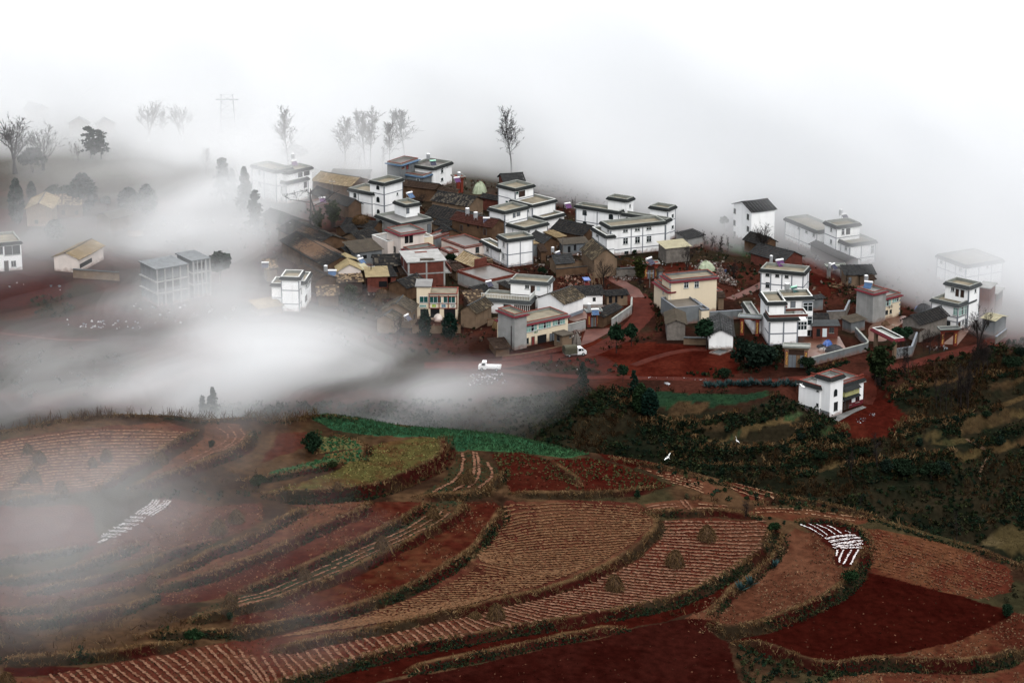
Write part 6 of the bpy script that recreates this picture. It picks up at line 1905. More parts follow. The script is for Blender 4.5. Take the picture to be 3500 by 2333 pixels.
def bare_meshes(kind, seed):
    if (kind, seed) in BARE:
        return BARE[(kind, seed)]
    rs = np.random.default_rng(seed * 7 + len(kind))
    T, B = [], []
    K = dict(poplar=(1, .80, .34, 34, .42, .30, .010, .10, .05), broad=(2, .55, .26, 22, .60, .55, .017, .16, .07), sapling=(1, .85, .22, 18, .32, .22, .009, .10, .05),
             clump=(5, .8, .15, 9, .30, .25, .006, .10, .04), crooked=(2, .62, .45, 7, .40, .85, .015, .26, .02))[kind]
    stems, tl, b0, nb, bl, spread, r, wob, upw = K
    for s in range(stems):
        lean = rs.normal(0, .05 + .06 * (stems > 1), 2)
        st = limb(rs, (rs.normal(0, .012 * stems), rs.normal(0, .012 * stems), -.02), (lean[0], lean[1], 1), tl * rs.uniform(.9, 1.15), r * (1.3 if stems < 3 else 1), 9, wob * .35, .03, .30)
        T += st
        if kind == 'crooked':
            st = st + limb(rs, st[5][1], (.8 * (1 if s else -1), .2, .7), .45, r * .6, 6, .25, .04, .4)
            T += st[-6:]
        for i in range(nb // max(1, stems if stems < 3 else 1)):
            t = b0 + (1 - b0) * ((i + rs.random()) / nb * (stems if stems < 3 else 1)) ** .8
            k = min(int(t * len(st)), len(st) - 1)
            p = st[k][0] + (st[k][1] - st[k][0]) * rs.random()
            an = rs.uniform(0, 2 * math.pi)
            sl = bl * (1 - .62 * t) * rs.uniform(.6, 1.15)
            el = rs.uniform(.5, 1.1) * spread
            d = np.array([math.cos(an) * math.sin(el + .35), math.sin(an) * math.sin(el + .35), math.cos(el + .35)])
            br = limb(rs, p, d, sl, r * .42 * (1.2 - t), 5, wob, upw)
            B += br
            for j in range(6):
                kk = rs.integers(1, 5)
                q = br[kk][0]
                d2 = (br[kk][1] - br[kk][0])
                d2 = d2 / np.linalg.norm(d2) + rs.normal(0, .45, 3)
                sb = limb(rs, q, d2, sl * rs.uniform(.25, .5), r * .16, 3, wob, upw)
                B += sb
                for _ in range(5):
                    q = sb[rs.integers(0, 3)][1]
                    d3 = sb[2][1] - sb[2][0]
                    d3 = d3 / np.linalg.norm(d3) + rs.normal(0, .5, 3)
                    B += limb(rs, q, d3, sl * rs.uniform(.12, .26), .0022, 2, wob, upw, .6)
    zmax = max(float(s[1][2]) for s in T + B)
    ms = []
    for nm, sg, n in (('trunk', T, 6), ('crown', B, 3)):
        V, F = prisms(sg, n)
        V = V / zmax
        o = np_mesh(nm, V, F, 'bark', None)
        ms.append(o.data)
        bpy.data.objects.remove(o)
    BARE[(kind, seed)] = ms
    return ms


def zoom_height(z, base, top):
    """metres between a foot on the ground and a top straight above it"""
    x, y, zz = on(z, base)
    d = ray(z, (base[0], top))
    k = math.hypot(d[0], d[1])
    return (x, y, zz), CAM_Z + d[2] * math.hypot(x, y) / k - zz


def plant(name, label, cat, group, z, base, top, meshes, mats=None, wide=1.0, rot=None, sink=.0):
    (x, y, zz), h = zoom_height(z, base, top)
    o = empty(name, (x, y, zz - sink), rot if rot is not None else RND.uniform(0, 6.28))
    o.scale = (h * wide, h * wide, h)
    tag(o, label, cat, group)
    for nm, me in meshes:
        link_mesh(nm, me, o)
    return o


def bare(label, z, base, top, kind='poplar', seed=1, wide=1.0, group='bare winter trees', pale=False, rot=None):
    ms = bare_meshes(kind, seed)
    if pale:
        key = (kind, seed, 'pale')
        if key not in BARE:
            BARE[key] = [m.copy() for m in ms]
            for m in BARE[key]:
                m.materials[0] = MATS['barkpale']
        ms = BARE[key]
    return plant('bare_tree', label, 'bare tree', group, z, base, top, [('trunk', ms[0]), ('crown', ms[1])], wide=wide, rot=rot)


GREEN = {}


def green_meshes(kind, seed, tint=(1, 1, 1)):
    key = (kind, seed, tint)
    if key in GREEN:
        return GREEN[key]
    rs = np.random.default_rng(seed)
    C, sp, cols = [], [], []
    base = {'cypress': (.006, .015, .011), 'round': (.009, .020, .011), 'pine': (.008, .016, .012), 'cone': (.008, .017, .012), 'bush': (.009, .016, .009), 'bamboo': (.017, .022, .009), 'shrub': (.008, .014, .010)}[kind]
    T = []
    if kind == 'cypress':
        n = 520
        t = rs.random(n) ** .8
        rad = .17 * np.sin(np.pi * np.clip(t * .86 + .12, 0, 1)) ** .8 * (.85 + .3 * rs.random(n))
        an = rs.uniform(0, 6.28, n)
        C = np.stack([rad * np.cos(an), rad * np.sin(an), .05 + .93 * t], 1)
        leaf = .055
    elif kind in ('round', 'bush', 'shrub'):
        lo = {'round': .42, 'bush': .0, 'shrub': .1}[kind]
        rr = {'round': .34, 'bush': .62, 'shrub': .5}[kind]
        lob = rs.normal(size=(9, 3))
        lob /= np.linalg.norm(lob, axis=1)[:, None]
        lob[:, 2] = np.abs(lob[:, 2]) if kind == 'bush' else lob[:, 2]
        n = 700
        k = rs.integers(0, 9, n)
        u = rs.normal(size=(n, 3))
        u /= np.linalg.norm(u, axis=1)[:, None]
        C = lob[k] * np.array([rr * .55, rr * .55, (1 - lo) * .30]) + u * np.array([rr * .5, rr * .5, (1 - lo) * .24]) * (rs.random(n) ** .35)[:, None]
        C[:, 2] = lo + (1 - lo) * .5 + C[:, 2]
        leaf = .075
        if kind == 'round':
            T += [((0, 0, -.03), (.01, 0, .3), .022, .018), ((.01, 0, .3), (0, .01, .75), .018, .006), ((0, 0, .42), (.14, .05, .62), .01, .004), ((0, 0, .45), (-.12, .08, .66), .01, .004)]
        else:
            T += [((0, 0, -.03), (.05, .02, .45), .02, .008), ((0, 0, -.03), (-.1, .06, .4), .018, .006), ((0, 0, -.03), (.03, -.12, .42), .018, .006)]
    elif kind in ('pine', 'cone'):
        nl = 9 if kind == 'pine' else 13
        Cs = []
        for i in range(nl):
            zt = (.30 if kind == 'pine' else .10) + (.68 if kind == 'pine' else .88) * i / (nl - 1)
            R_ = (.25 * (1 - .5 * i / nl) if kind == 'pine' else .29 * (1 - i / nl) + .015)
            for j in range(6 if kind == 'pine' else 7):
                an = rs.uniform(0, 6.28)
                rr = R_ * rs.uniform(.35, 1.3)
                e = np.array([rr * math.cos(an), rr * math.sin(an), zt - rr * (.12 if kind == 'pine' else .35)])
                T.append(((0, 0, zt), tuple(e), .005, .002))
                for q in np.linspace(.35, 1, 4):
                    Cs.append(np.concatenate([e * q + np.array([0, 0, zt * (1 - q)]), [0]])[:3] + rs.normal(0, .012, 3))
        C = np.repeat(np.array(Cs), 3, 0) + rs.normal(0, .012, (len(Cs) * 3, 3))
        leaf = .042
        T += [((0, 0, -.03), (0, 0, .5), .016, .011), ((0, 0, .5), (0, 0, .98), .011, .003)]
    elif kind == 'bamboo':
        Cs = []
        for i in range(26):
            an = rs.uniform(0, 6.28)
            le = rs.uniform(.05, .26)
            p = np.array([rs.normal(0, .035), rs.normal(0, .035), 0])
            hgt = rs.uniform(.65, 1.0)
            prev = p
            for q in np.linspace(.12, 1, 8):
                c = p + np.array([math.cos(an) * le * q ** 2, math.sin(an) * le * q ** 2, hgt * q - .10 * q ** 4])
                T.append((tuple(prev), tuple(c), .004, .003))
                prev = c
                if q > .3:
                    for _ in range(4):
                        Cs.append(c + rs.normal(0, .022, 3))
        C = np.array(Cs)
        leaf = .05
    C = np.asarray(C)
    inner = 1.0
    col = np.array(base)[None] * np.array(tint)[None] * rs.uniform(.7, 1.35, (len(C), 1)) * np.where(rs.random((len(C), 1)) < .12, 1.7, 1.0)
    V, F, c = leaves(C, leaf, col, k=2, spread=np.full((len(C), 3), leaf * .5), up=.25)
    o = np_mesh('crown', V, F, 'attr', c)
    ms = [('crown', o.data)]
    bpy.data.objects.remove(o)
    if not T:
        T = [((0, 0, -.03), (0, 0, .6), .02, .01)]
    V, F = prisms([(np.array(a), np.array(b), p, q) for a, b, p, q in T], 5)
    o = np_mesh('trunk', V, F, 'bark')
    ms.append(('trunk', o.data))
    bpy.data.objects.remove(o)
    GREEN[key] = ms
    return ms


def green(name, label, z, base, top, kind, seed=1, wide=1.0, group='evergreen trees', tint=(1, 1, 1), cat='tree', sink=0.0):
    return plant(name, label, cat, group, z, base, top, green_meshes(kind, seed, tint), wide=wide, sink=sink)


# bare trees
bare('tall spreading bare tree at the top of the misty slope, cut by the edge', 'A', (150, 770), 235, 'broad', 1, 1.25)
bare('spreading bare tree right of the larger one on the misty slope', 'A', (385, 740), 290, 'broad', 2, 1.0)
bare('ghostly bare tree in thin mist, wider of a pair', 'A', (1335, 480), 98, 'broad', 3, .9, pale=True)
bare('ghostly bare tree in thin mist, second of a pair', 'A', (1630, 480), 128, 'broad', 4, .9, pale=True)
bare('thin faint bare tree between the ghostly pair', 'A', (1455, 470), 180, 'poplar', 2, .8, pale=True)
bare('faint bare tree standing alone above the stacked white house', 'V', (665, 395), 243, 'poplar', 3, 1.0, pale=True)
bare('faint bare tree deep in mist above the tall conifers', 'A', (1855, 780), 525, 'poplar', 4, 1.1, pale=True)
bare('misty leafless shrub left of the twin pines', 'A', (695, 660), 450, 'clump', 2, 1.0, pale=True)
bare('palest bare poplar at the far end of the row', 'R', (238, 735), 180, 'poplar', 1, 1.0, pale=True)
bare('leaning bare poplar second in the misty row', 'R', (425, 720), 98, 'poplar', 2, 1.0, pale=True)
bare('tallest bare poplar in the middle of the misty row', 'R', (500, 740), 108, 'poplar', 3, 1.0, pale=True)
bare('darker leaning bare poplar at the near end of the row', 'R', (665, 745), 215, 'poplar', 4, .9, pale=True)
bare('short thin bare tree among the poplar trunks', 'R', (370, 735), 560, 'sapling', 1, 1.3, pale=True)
bare('slender bare tree just left of the leaning poplar', 'R', (610, 745), 470, 'sapling', 2, 1.0, pale=True)
bare('tall bare poplar rising behind the blue-trimmed house', 'R', (822, 640), 92, 'poplar', 2, 1.35)
bare('lone bare poplar with a bird nest, half sunk in mist', 'R', (1915, 790), 92, 'poplar', 3, 1.05)
bare('crooked black bare tree with forked limbs beside the bamboo', 'B', (885, 1000), 515, 'crooked', 2, 1.3)
bare('dark rounded bare tree behind the grey roof terrace', 'B', (2105, 800), 590, 'broad', 3, 1.2)
bare('leafless tree before the tan sheet roofed house', 'D', (1745, 1195), 800, 'broad', 4, .8)
bare('leafless dark tree in front of the big roofed mud house', 'D', (640, 1415), 1010, 'broad', 2, .9)
bare('tall bare tree with rust-brown tips beside the black barn', 'E', (440, 580), 290, 'broad', 1, 1.0)
bare('thin bare tree with rubble behind it', 'E', (232, 710), 560, 'sapling', 3, 1.1)
bare('bare tree on the scrubby slope below the hipped house', 'E', (120, 560), 395, 'sapling', 1, 1.2)
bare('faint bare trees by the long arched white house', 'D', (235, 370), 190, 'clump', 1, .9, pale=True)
bare('twiggy bare tree in front of the little mossy house', 'F', (1545, 1160), 860, 'clump', 3, 1.0)
bare('bare tree by the lane beside the right cypress', 'F', (2270, 1065), 940, 'clump', 2, 1.2)
bare('thin bare trees at the brown slope below the mist', 'F', (440, 320), 120, 'clump', 1, .8)
bare('twin stemmed tall bare tree left of the pink capped gate', 'P', (1125, 545), 110, 'clump', 1, .7)
bare('tall thin bare tree under the round evergreen', 'P', (1165, 535), 150, 'sapling', 2, 1.0)
bare('large grey bare tree before the grey block shed', 'T', (1790, 1080), 470, 'broad', 2, .85)
bare('bare tree with a pale torn bag beside the tiled gate', 'T', (1180, 1110), 810, 'broad', 3, .8)
bare('bare tree close to the left post of the tiled gate', 'T', (1280, 1090), 800, 'broad', 4, .7)
bare('bare bush-like tree left of the tiled gate', 'T', (1100, 1090), 850, 'clump', 2, 1.0)
bare('lone thin bare tree in the dark gully terraces', 'P', (880, 1450), 1080, 'sapling', 1, 1.3)
bare('spindly bare tree near the gully bottom', 'P', (605, 1560), 1250, 'sapling', 3, 1.0)
bare('bare sapling by the small grey plot', 'L', (1640, 520), 290, 'sapling', 2, 1.1)
bare('bare sapling on the red field edge by the gully', 'L', (932, 300), 190, 'sapling', 1, 1.2)
bare('reddish leafless shrub beside the field of pale rows', 'K', (2030, 685), 545, 'clump', 3, 1.3, group='bare winter trees')
bare('bare tree by the pile of planks above the stepped house', 'T', (185, 420), 180, 'sapling', 3, .8)
for i, (x, yb, yt) in enumerate([(1465, 870, 540), (1500, 880, 580), (1545, 870, 500), (1590, 850, 560), (1650, 860, 450), (1685, 865, 420), (1710, 860, 400), (1740, 850, 380), (1760, 860, 430), (1785, 840, 360), (1830, 560, 250), (1860, 540, 120), (1900, 560, 180), (1950, 520, 230)]):
    bare(['outermost thin trunk at the left end of the grove on the dark bank', 'second thin trunk from the left end of the bank grove', 'taller thin trunk, third from the left in the bank grove', 'slanting thin trunk left of the dense part of the bank grove',
          'first trunk of the dense clump in the bank grove', 'trunk just right of the first in the dense clump of the grove', 'middle trunk of the dense clump in the bank grove', 'tallest trunk of the dense clump in the bank grove', 'trunk near the right side of the dense clump of the grove',
          'last trunk at the right end of the bank grove', 'thin bare trunk left of the tall group beside the red road', 'tallest bare trunk of the group beside the red road', 'bare trunk right of the tallest beside the red road', 'rightmost bare trunk of the group beside the red road'][i], 'P', (x, yb), yt, 'sapling' if i < 10 else 'poplar', 1 + i % 3, .9, group='grove of slender bare trees')
for lb, z, p, t, k in [('bare sapling at the left end of the scrubby slope under the mist', 'D', (1895, 865), 690, 'sapling'), ('bare sapling second along the scrubby slope under the mist', 'D', (1985, 860), 640, 'sapling'),
                       ('bushy bare tree midway on the scrubby slope under the mist', 'D', (2100, 900), 680, 'clump'), ('taller bare sapling right on the scrubby slope under the mist', 'D', (2205, 960), 700, 'sapling'), ('bare sapling near the right end of the scrubby slope', 'D', (2310, 940), 720, 'sapling'),
                       ('dark bare tree standing over the rubble slope', 'H', (1025, 350), 165, 'broad'), ('bare tree right of the plank scatter behind the stepped house', 'H', (2305, 440), 250, 'sapling'),
                       ('grey bare thicket below the long dark twin roofs', 'B', (780, 1440), 1200, 'clump'), ('bare tree by the straw stacks below the sheet barn', 'F', (1180, 800), 600, 'clump'), ('bare shrub on the verge of the red road', 'G', (955, 1280), 1180, 'clump')]:
    bare(lb, z, p, t, k, 2, 1.1)
# evergreens
green('pine_tree', 'dark pine with open tiers, taller of the twin pines', 'A', (815, 640), 350, 'pine', 1, 1.3)
green('pine_tree', 'shorter pine right of the taller twin', 'A', (905, 640), 380, 'pine', 2, 1.2)
green('conifer_tree', 'tall dark conifer with a bushy tip at the mist edge', 'A', (2195, 1150), 722, 'cone', 1, .8)
green('conifer_tree', 'conifer with a round top left of the bushy-tipped one', 'A', (1985, 1050), 635, 'pine', 3, .9)
green('conifer_tree', 'low pale conifer between the two tall ones', 'A', (2080, 1020), 730, 'cone', 2, .9)
green('conifer_tree', 'dark conifer nearest the corner tower slope', 'A', (2285, 1300), 922, 'cone', 3, 1.1)
green('conifer_tree', 'pointed dark conifer beside the tall white stacked house', 'B', (130, 900), 320, 'cone', 4, .75)
green('cypress_tree', 'slim dark cypress beside the tan tiled cottage', 'A', (155, 1215), 812, 'cypress', 1, .85)
green('cypress_tree', 'small cypress behind the tan tiled cottage', 'A', (283, 1000), 838, 'cypress', 2, 1.3)
green('evergreen_tree', 'broad pointed evergreen towering over the striped tile cottage', 'A', (740, 1100), 768, 'cypress', 3, 1.9)
green('evergreen_tree', 'bushy evergreen, left of two above the ruined hut', 'A', (1155, 1110), 893, 'cypress', 4, 2.2)
green('evergreen_tree', 'egg-shaped evergreen, right of two above the ruined hut', 'A', (1318, 1125), 862, 'cypress', 5, 1.6)
green('evergreen_tree', 'round evergreen bush-tree on the red slope by the tan cottage', 'A', (488, 1350), 1178, 'cypress', 6, 2.4)
green('small_tree', 'little lollipop tree on a thin stem in mist', 'A', (948, 1100), 968, 'round', 1, 1.0)
green('evergreen_tree', 'dark bushy tree by the half-built house in mist', 'Q', (1770, 400), 150, 'round', 2, 1.2)
green('bush', 'dark bush in mist behind the striped tile cottage, left', 'A', (500, 1000), 870, 'bush', 1, 1.2, group='bushes', cat='bush')
green('bush', 'dark bush in mist behind the striped tile cottage, right', 'A', (590, 990), 875, 'bush', 2, 1.0, group='bushes', cat='bush')
green('evergreen_tree', 'hazy evergreen mass behind the tall stacked white house', 'B', (690, 250), 60, 'bush', 3, 1.3)
green('evergreen_tree', 'dark thicket under the spreading bare trees', 'A', (290, 760), 540, 'bush', 4, 1.0)
for lb, px, hh, wd, sd in [('faint spire-topped conifer in the valley fog behind the hill crest', (1905, 228), 6.2, 1.0, 5), ('fainter conifer joined to the spire behind the crest', (1815, 232), 4.6, 1.1, 6)]:
    x, y = at('I', px, -1)
    o = empty('conifer_tree', (x, y, g1(x, y)), 0)
    o.scale = (hh * wd, hh * wd, hh)
    tag(o, lb, 'tree', 'evergreen trees')
    for nm, me in green_meshes('cone', sd):
        link_mesh(nm, me, o)
green('bamboo_clump', 'green bamboo clump by the crooked black tree', 'B', (1130, 990), 680, 'bamboo', 1, 1.3)
green('bamboo_clump', 'darker bamboo clump left of the green one', 'B', (960, 1060), 760, 'bamboo', 2, 1.3)
green('bamboo_clump', 'brown-green bamboo in front of the striped tile lean-to', 'F', (1000, 830), 490, 'bamboo', 3, 1.1)
green('bamboo_clump', 'plume of bamboo beside the red gate above the road', 'D', (1125, 1365), 1000, 'bamboo', 1, 1.15, tint=(1.1, 1, .8))
green('bamboo_clump', 'tall dark bamboo clump under the pink capped gate', 'P', (880, 625), 180, 'bamboo', 2, 1.2, tint=(.7, .8, .9))
green('bamboo_clump', 'leaning bamboo spray left of the tall dark bamboo', 'P', (835, 560), 300, 'bamboo', 4, 1.3, tint=(.8, .9, .9))
green('cypress_tree', 'left dark cypress before the green glazed house', 'F', (1845, 1095), 785, 'cypress', 7, 1.05)
green('cypress_tree', 'right fatter cypress before the green glazed house', 'F', (2125, 1115), 828, 'cypress', 8, 1.5)
green('evergreen_bush', 'round dark bush beside the unfinished brick house', 'C', (560, 1345), 1195, 'bush', 5, .95, cat='bush')
green('evergreen_bush', 'dark bush at the foot of the big six-window house', 'D', (1065, 985), 918, 'bush', 6, 1.1, cat='bush')
green('evergreen_bush', 'dark bush among the sheds above the white terrace house', 'G', (845, 300), 205, 'bush', 7, 1.0, cat='bush')
green('evergreen_tree', 'slim green tree, left of two on the road corner', 'G', (1690, 1190), 848, 'round', 3, .75)
green('evergreen_tree', 'fuller green tree, right of two on the road corner', 'G', (1860, 1110), 862, 'round', 4, 1.0)
green('evergreen_tree', 'small tree with a ball crown beside the red bank', 'O', (405, 330), 138, 'round', 5, .85)
green('conifer_tree', 'dark pointed conifer left of the gully field', 'O', (520, 470), 212, 'cone', 7, 1.1)
green('evergreen_tree', 'olive bushy tree between two dark conifers', 'O', (595, 660), 340, 'cypress', 9, 1.3, tint=(1.7, 1.3, .8))
green('cypress_tree', 'broad black cypress at the corner of the gully field', 'O', (690, 700), 400, 'cypress', 10, 1.5)
green('conifer_tree', 'dark young conifer on the path edge near the pickup', 'G', (1305, 1565), 1290, 'cone', 8, 1.0)
green('round_tree', 'dark ball-crowned tree in front of the white gabled house', 'H', (715, 1145), 815, 'round', 6, 1.15)
green('round_tree', 'dense round-headed evergreen above the tall bare stems', 'T', (830, 1030), 750, 'round', 7, 1.3)
green('evergreen_tree', 'large dark shrub left of the grey gate, tallest of its thicket', 'H', (1150, 1330), 1010, 'shrub', 1, 1.0)
green('evergreen_tree', 'middle dark shrub of the thicket by the grey gate', 'H', (1330, 1390), 1080, 'shrub', 2, 1.2)
green('evergreen_tree', 'brown-green shrub of the thicket nearest the grey gate', 'H', (1500, 1330), 1090, 'shrub', 3, 1.0, tint=(1.6, 1.2, .9))
green('evergreen_bush', 'dark low bush on the red bank below the pool', 'H', (920, 1480), 1360, 'bush', 8, 1.2, cat='bush')
green('evergreen_bush', 'dark bush behind the white house on the red bank', 'H', (1905, 1480), 1360, 'shrub', 4, 1.0, cat='bush')
green('evergreen_tree', 'misty evergreen above the scrub near the hipped house', 'D', (2255, 640), 470, 'round', 8, 1.0)
for i, (x, y, t) in enumerate([(160, 470, 340), (110, 1180, 1100), (420, 1190, 1110), (1290, 1240, 1150), (1400, 1560, 1400), (1510, 1530, 1380), (1130, 1540, 1360), (960, 1500, 1360), (700, 1330, 1230), (1640, 1010, 930), (1950, 960, 880), (2080, 1230, 1130), (2200, 480, 330), (2290, 340, 250), (300, 1380, 1280)]):
    green('gully_bush', ['dark bush at the foot of the tall bamboo bank', 'dark bush by the left plot under the red bank house', 'dark bush beside the ledge under the red bank', 'dark bush on the ledges mid right slope', 'largest dark bush in the gully bottom', 'dark bush right of the largest in the gully bottom',
          'smaller dark bush left of the largest in the gully bottom', 'low dark bush left of the gully bottom thicket', 'dark bush above the left green plot in the gully', 'dark bush under the grove of bare trunks', 'dark bush beside the right slope ledge of stubble', 'dark bush on the far right ledges of the slope',
          'bush on the roadside bank, lower of two at right', 'bush on the roadside bank, upper of two at right', 'dark bush on the lower left gully terrace'][i], 'P', (x, y), t, ['bush', 'shrub'][i % 2], 1 + i % 4, 1.1, group='bushes on the gully terraces', cat='bush')
for i, (z, x, y, t) in enumerate([('K', 2240, 790, 715), ('M', 2050, 1005, 935), ('M', 1730, 1220, 1085), ('K', 1240, 540, 480), ('L', 860, 850, 740), ('L', 2010, 1090, 990), ('J', 220, 830, 710), ('J', 700, 510, 330), ('J', 880, 660, 585), ('I', 1890, 470, 400)]):
    green('hill_bush', ['round green bush at the head of the red path', 'single green bush on the bank below the green rows', 'dark tall bush on a misty bank above the lowest rows', 'low dark bush at the corner of the tan field', 'dark bush above the bare red field by the white strips', 'dark domed bush at the edge of the bare red field', 'brown bush at the end of the little green strip', 'tall dark bush between the smoky plot and the green plot', 'reddish bush on the bank between green strip and yellow field', 'brown bush by the curled field of rows'][i], z, (x, y), t, ['bush', 'shrub'][i % 2], 1 + i % 4, 1.0, group='bushes on the hill', cat='bush', tint=(1.5, 1.2, .9) if i in (6, 8, 9) else (1.1, 1.3, 1))


# agaves: grey-green rosettes of stiff blades
def agave_mesh():
    V, F, c = [], [], []
    rs = np.random.default_rng(4)
    for i in range(26):
        an, el = rs.uniform(0, 6.28), rs.uniform(.25, 1.35)
        L_ = rs.uniform(.75, 1.05)
        d = np.array([math.cos(an) * math.cos(el), math.sin(an) * math.cos(el), math.sin(el)])
        s = np.array([-math.sin(an), math.cos(an), 0]) * .075
        k = len(V)
        V += [d * .05 - s * .6, d * .05 + s * .6, d * L_ * .5 + s, d * L_ * .5 - s, d * L_]
        F += [(k, k + 1, k + 2, k + 3), (k + 3, k + 2, k + 4, k + 4)]
        c += [np.array((.022, .046, .046)) * rs.uniform(.7, 1.4)] * 5
    me = bpy.data.meshes.new('agave')
    me.from_pydata([tuple(v) for v in V], [], [f if f[2] != f[3] else f[:3] for f in F])
    me.materials.append(MATS['attrgloss'])
    a = me.color_attributes.new('col', 'FLOAT_COLOR', 'POINT')
    a.data.foreach_set('color', np.column_stack([np.array(c), np.ones(len(c))]).astype(np.float32).ravel())
    return me


AG = agave_mesh()


def agave(label, z, p, s, group):
    x, y, zz = on(z, p)
    o = link_mesh('agave', AG)
    o.location = (x, y, zz)
    o.scale = (s, s, s)
    o.rotation_euler = (0, 0, RND.uniform(0, 6))
    tag(o, label, 'agave', group)


agave('blue-green agave below the red path, left of two touching', 'K', (1995, 1215), 1.5, 'agaves along the red path')
agave('blue-green agave below the red path, right of two touching', 'K', (2065, 1175), 1.4, 'agaves along the red path')
agave('small agave beside a yellow tuft higher up the red path', 'K', (2245, 1040), 1.2, 'agaves along the red path')
for i in range(30):
    t = i / 29
    x = 1290 + 960 * t
    if 1860 < x < 1900:
        continue
    agave('spiky agave in the hedge along the lower red path', 'O', (x, 375 + RND.uniform(-14, 18) - 10 * t), RND.uniform(1.2, 1.9), 'agave hedge below the red bank')
# ---------------------------------------------------------------- roads, yards, walls
def ribbon(name, z, pts, width, mat, dz=.10, nx=7, crown=.0, label=None):
    P = np.array([on(*((z,) + (p,) if len(p) == 2 else (p[0], p[1:])))[:2] for p in pts])
    Q = smooth_line(P, 1.2)
    d = np.gradient(Q, axis=0)
    d /= np.linalg.norm(d, axis=1)[:, None] + 1e-9
    nrm = np.stack([-d[:, 1], d[:, 0]], 1)
    u = np.linspace(-1, 1, nx)
    wv = width * (1 + .22 * (vn(Q[:, 0], Q[:, 1], 5, 211) - .5))
    X = Q[:, None, :] + nrm[:, None, :] * (u[None, :, None] * wv[:, None, None] / 2)
    ed = np.abs(u) == 1
    X[:, ed, :] += nrm[:, None, :] * ((vn(X[:, ed, 0], X[:, ed, 1], 1.2, 213) - .5) * .5)[..., None]
    z_ = gz(X[..., 0].ravel(), X[..., 1].ravel()).reshape(X.shape[:2])
    rut = -.07 * (np.abs(np.abs(u) - .42) < .2)
    z_ = z_ + np.where(ed[None, :], -.12, dz) + rut[None, :]
    V = np.column_stack([X.reshape(-1, 2), z_.ravel()])
    n, m = len(Q), nx
    i = (np.arange(m - 1)[None, :] + (np.arange(n - 1) * m)[:, None]).ravel()
    return tag(np_mesh(name, V, np.stack([i, i + 1, i + 1 + m, i + m], 1), mat, smooth=True), kind='structure')


ribbon('road', 'G', [(-500, 1330), (0, 1325), (350, 1320), (700, 1260), (1050, 1235), (1350, 1190), (1650, 1060), (1800, 960), (1960, 800), (2010, 680), (1960, 590), (1900, 520)], 6.0, 'roadsoil')
ribbon('village_lane', 'G', [(1940, 560), (1870, 460), (1760, 400), (1640, 330), (1560, 280)], 3.4, 'roadpale', dz=.16)
ribbon('dirt_track', 'G', [(100, 1370), (450, 1395), (800, 1425), (1100, 1450), (1400, 1465), (1700, 1462), (2000, 1475), ('O', 1100, 295), ('O', 1500, 310), ('O', 2100, 310), ('P', 0, 560), ('P', 700, 560)], 2.6, 'roadsoil')
ribbon('field_road', 'P', [(760, 560), (900, 470), (1200, 420), (1500, 340), (1800, 270), (2352, 130), (2700, 40)], 4.6, 'roadsoil')
ribbon('dirt_track', 'P', [(770, 500), (790, 600), (800, 720), (760, 820)], 3.0, 'roadsoil')
ribbon('dirt_track', 'E', [(200, 860), (300, 820), (400, 770), (470, 730)], 2.8, 'roadpale')
ribbon('dirt_track', 'E', [(760, 560), (800, 620), (850, 660), (1000, 720), (1150, 750)], 3.2, 'roadsoil')
ribbon('dirt_track', 'H', [(-120, 1330), (100, 1250), (330, 1185), (560, 1150), (720, 1150)], 2.4, 'roadsoil')
ribbon('footpath', 'P', [(1100, 740), (1200, 660), (1320, 580), (1400, 520)], 1.2, 'roadsoil', nx=5)
ribbon('footpath', 'P', [(1750, 1160), (1850, 1220), (1970, 1290), (1920, 1420), (1880, 1560)], .8, 'mud', nx=5)
ribbon('footpath', 'Q', [(-60, 790), (200, 815), (500, 845), (800, 850)], 1.8, 'roadsoil', nx=5)


def sheet(name, pts, mat, dz=.07, n=26):
    P = vxy(mp(*pts))
    # a triangle fan from the centre, cut into rings, lies on the land
    c = P.mean(0)
    Q = smooth_line(np.vstack([P, P[:1]])[:, :2], .9) if len(P) > 6 else np.vstack([P, P[:1]])
    m = len(Q) - 1
    rings = np.linspace(0, 1, 9)
    X = c[None, None] + (Q[None, :m] - c) * rings[:, None, None]
    z = gz(X[..., 0].ravel(), X[..., 1].ravel()) + dz
    V = np.column_stack([X.reshape(-1, 2), z])
    F = []
    for r in range(8):
        for i in range(m):
            j = (i + 1) % m
            F.append((r * m + i, r * m + j, (r + 1) * m + j, (r + 1) * m + i))
    return tag(np_mesh(name, V, F, mat), kind='structure')


sheet('courtyard', ('H', 1760, 1010, 2230, 1000, 2335, 1195, 2060, 1250, 1870, 1265, 1760, 1100), 'yard')
sheet('courtyard', ('T', 430, 900, 470, 760, 850, 650, 900, 700, 700, 850, 640, 960, 440, 960), 'yard', dz=.06)
sheet('courtyard', ('T', 1340, 1000, 1560, 830, 1700, 780, 1640, 880, 1530, 1010), 'yard')
sheet('courtyard', ('G', 1340, 700, 1560, 640, 1600, 700, 1500, 800, 1320, 800, 1230, 830, 1150, 800), 'yard')
sheet('forecourt', ('G', 1280, 1110, 1340, 920, 1620, 905, 1600, 960, 1420, 1060), 'roadpale')
sheet('forecourt', ('P', 400, 950, 720, 835, 760, 850, 640, 900, 480, 990), 'roofgrey')


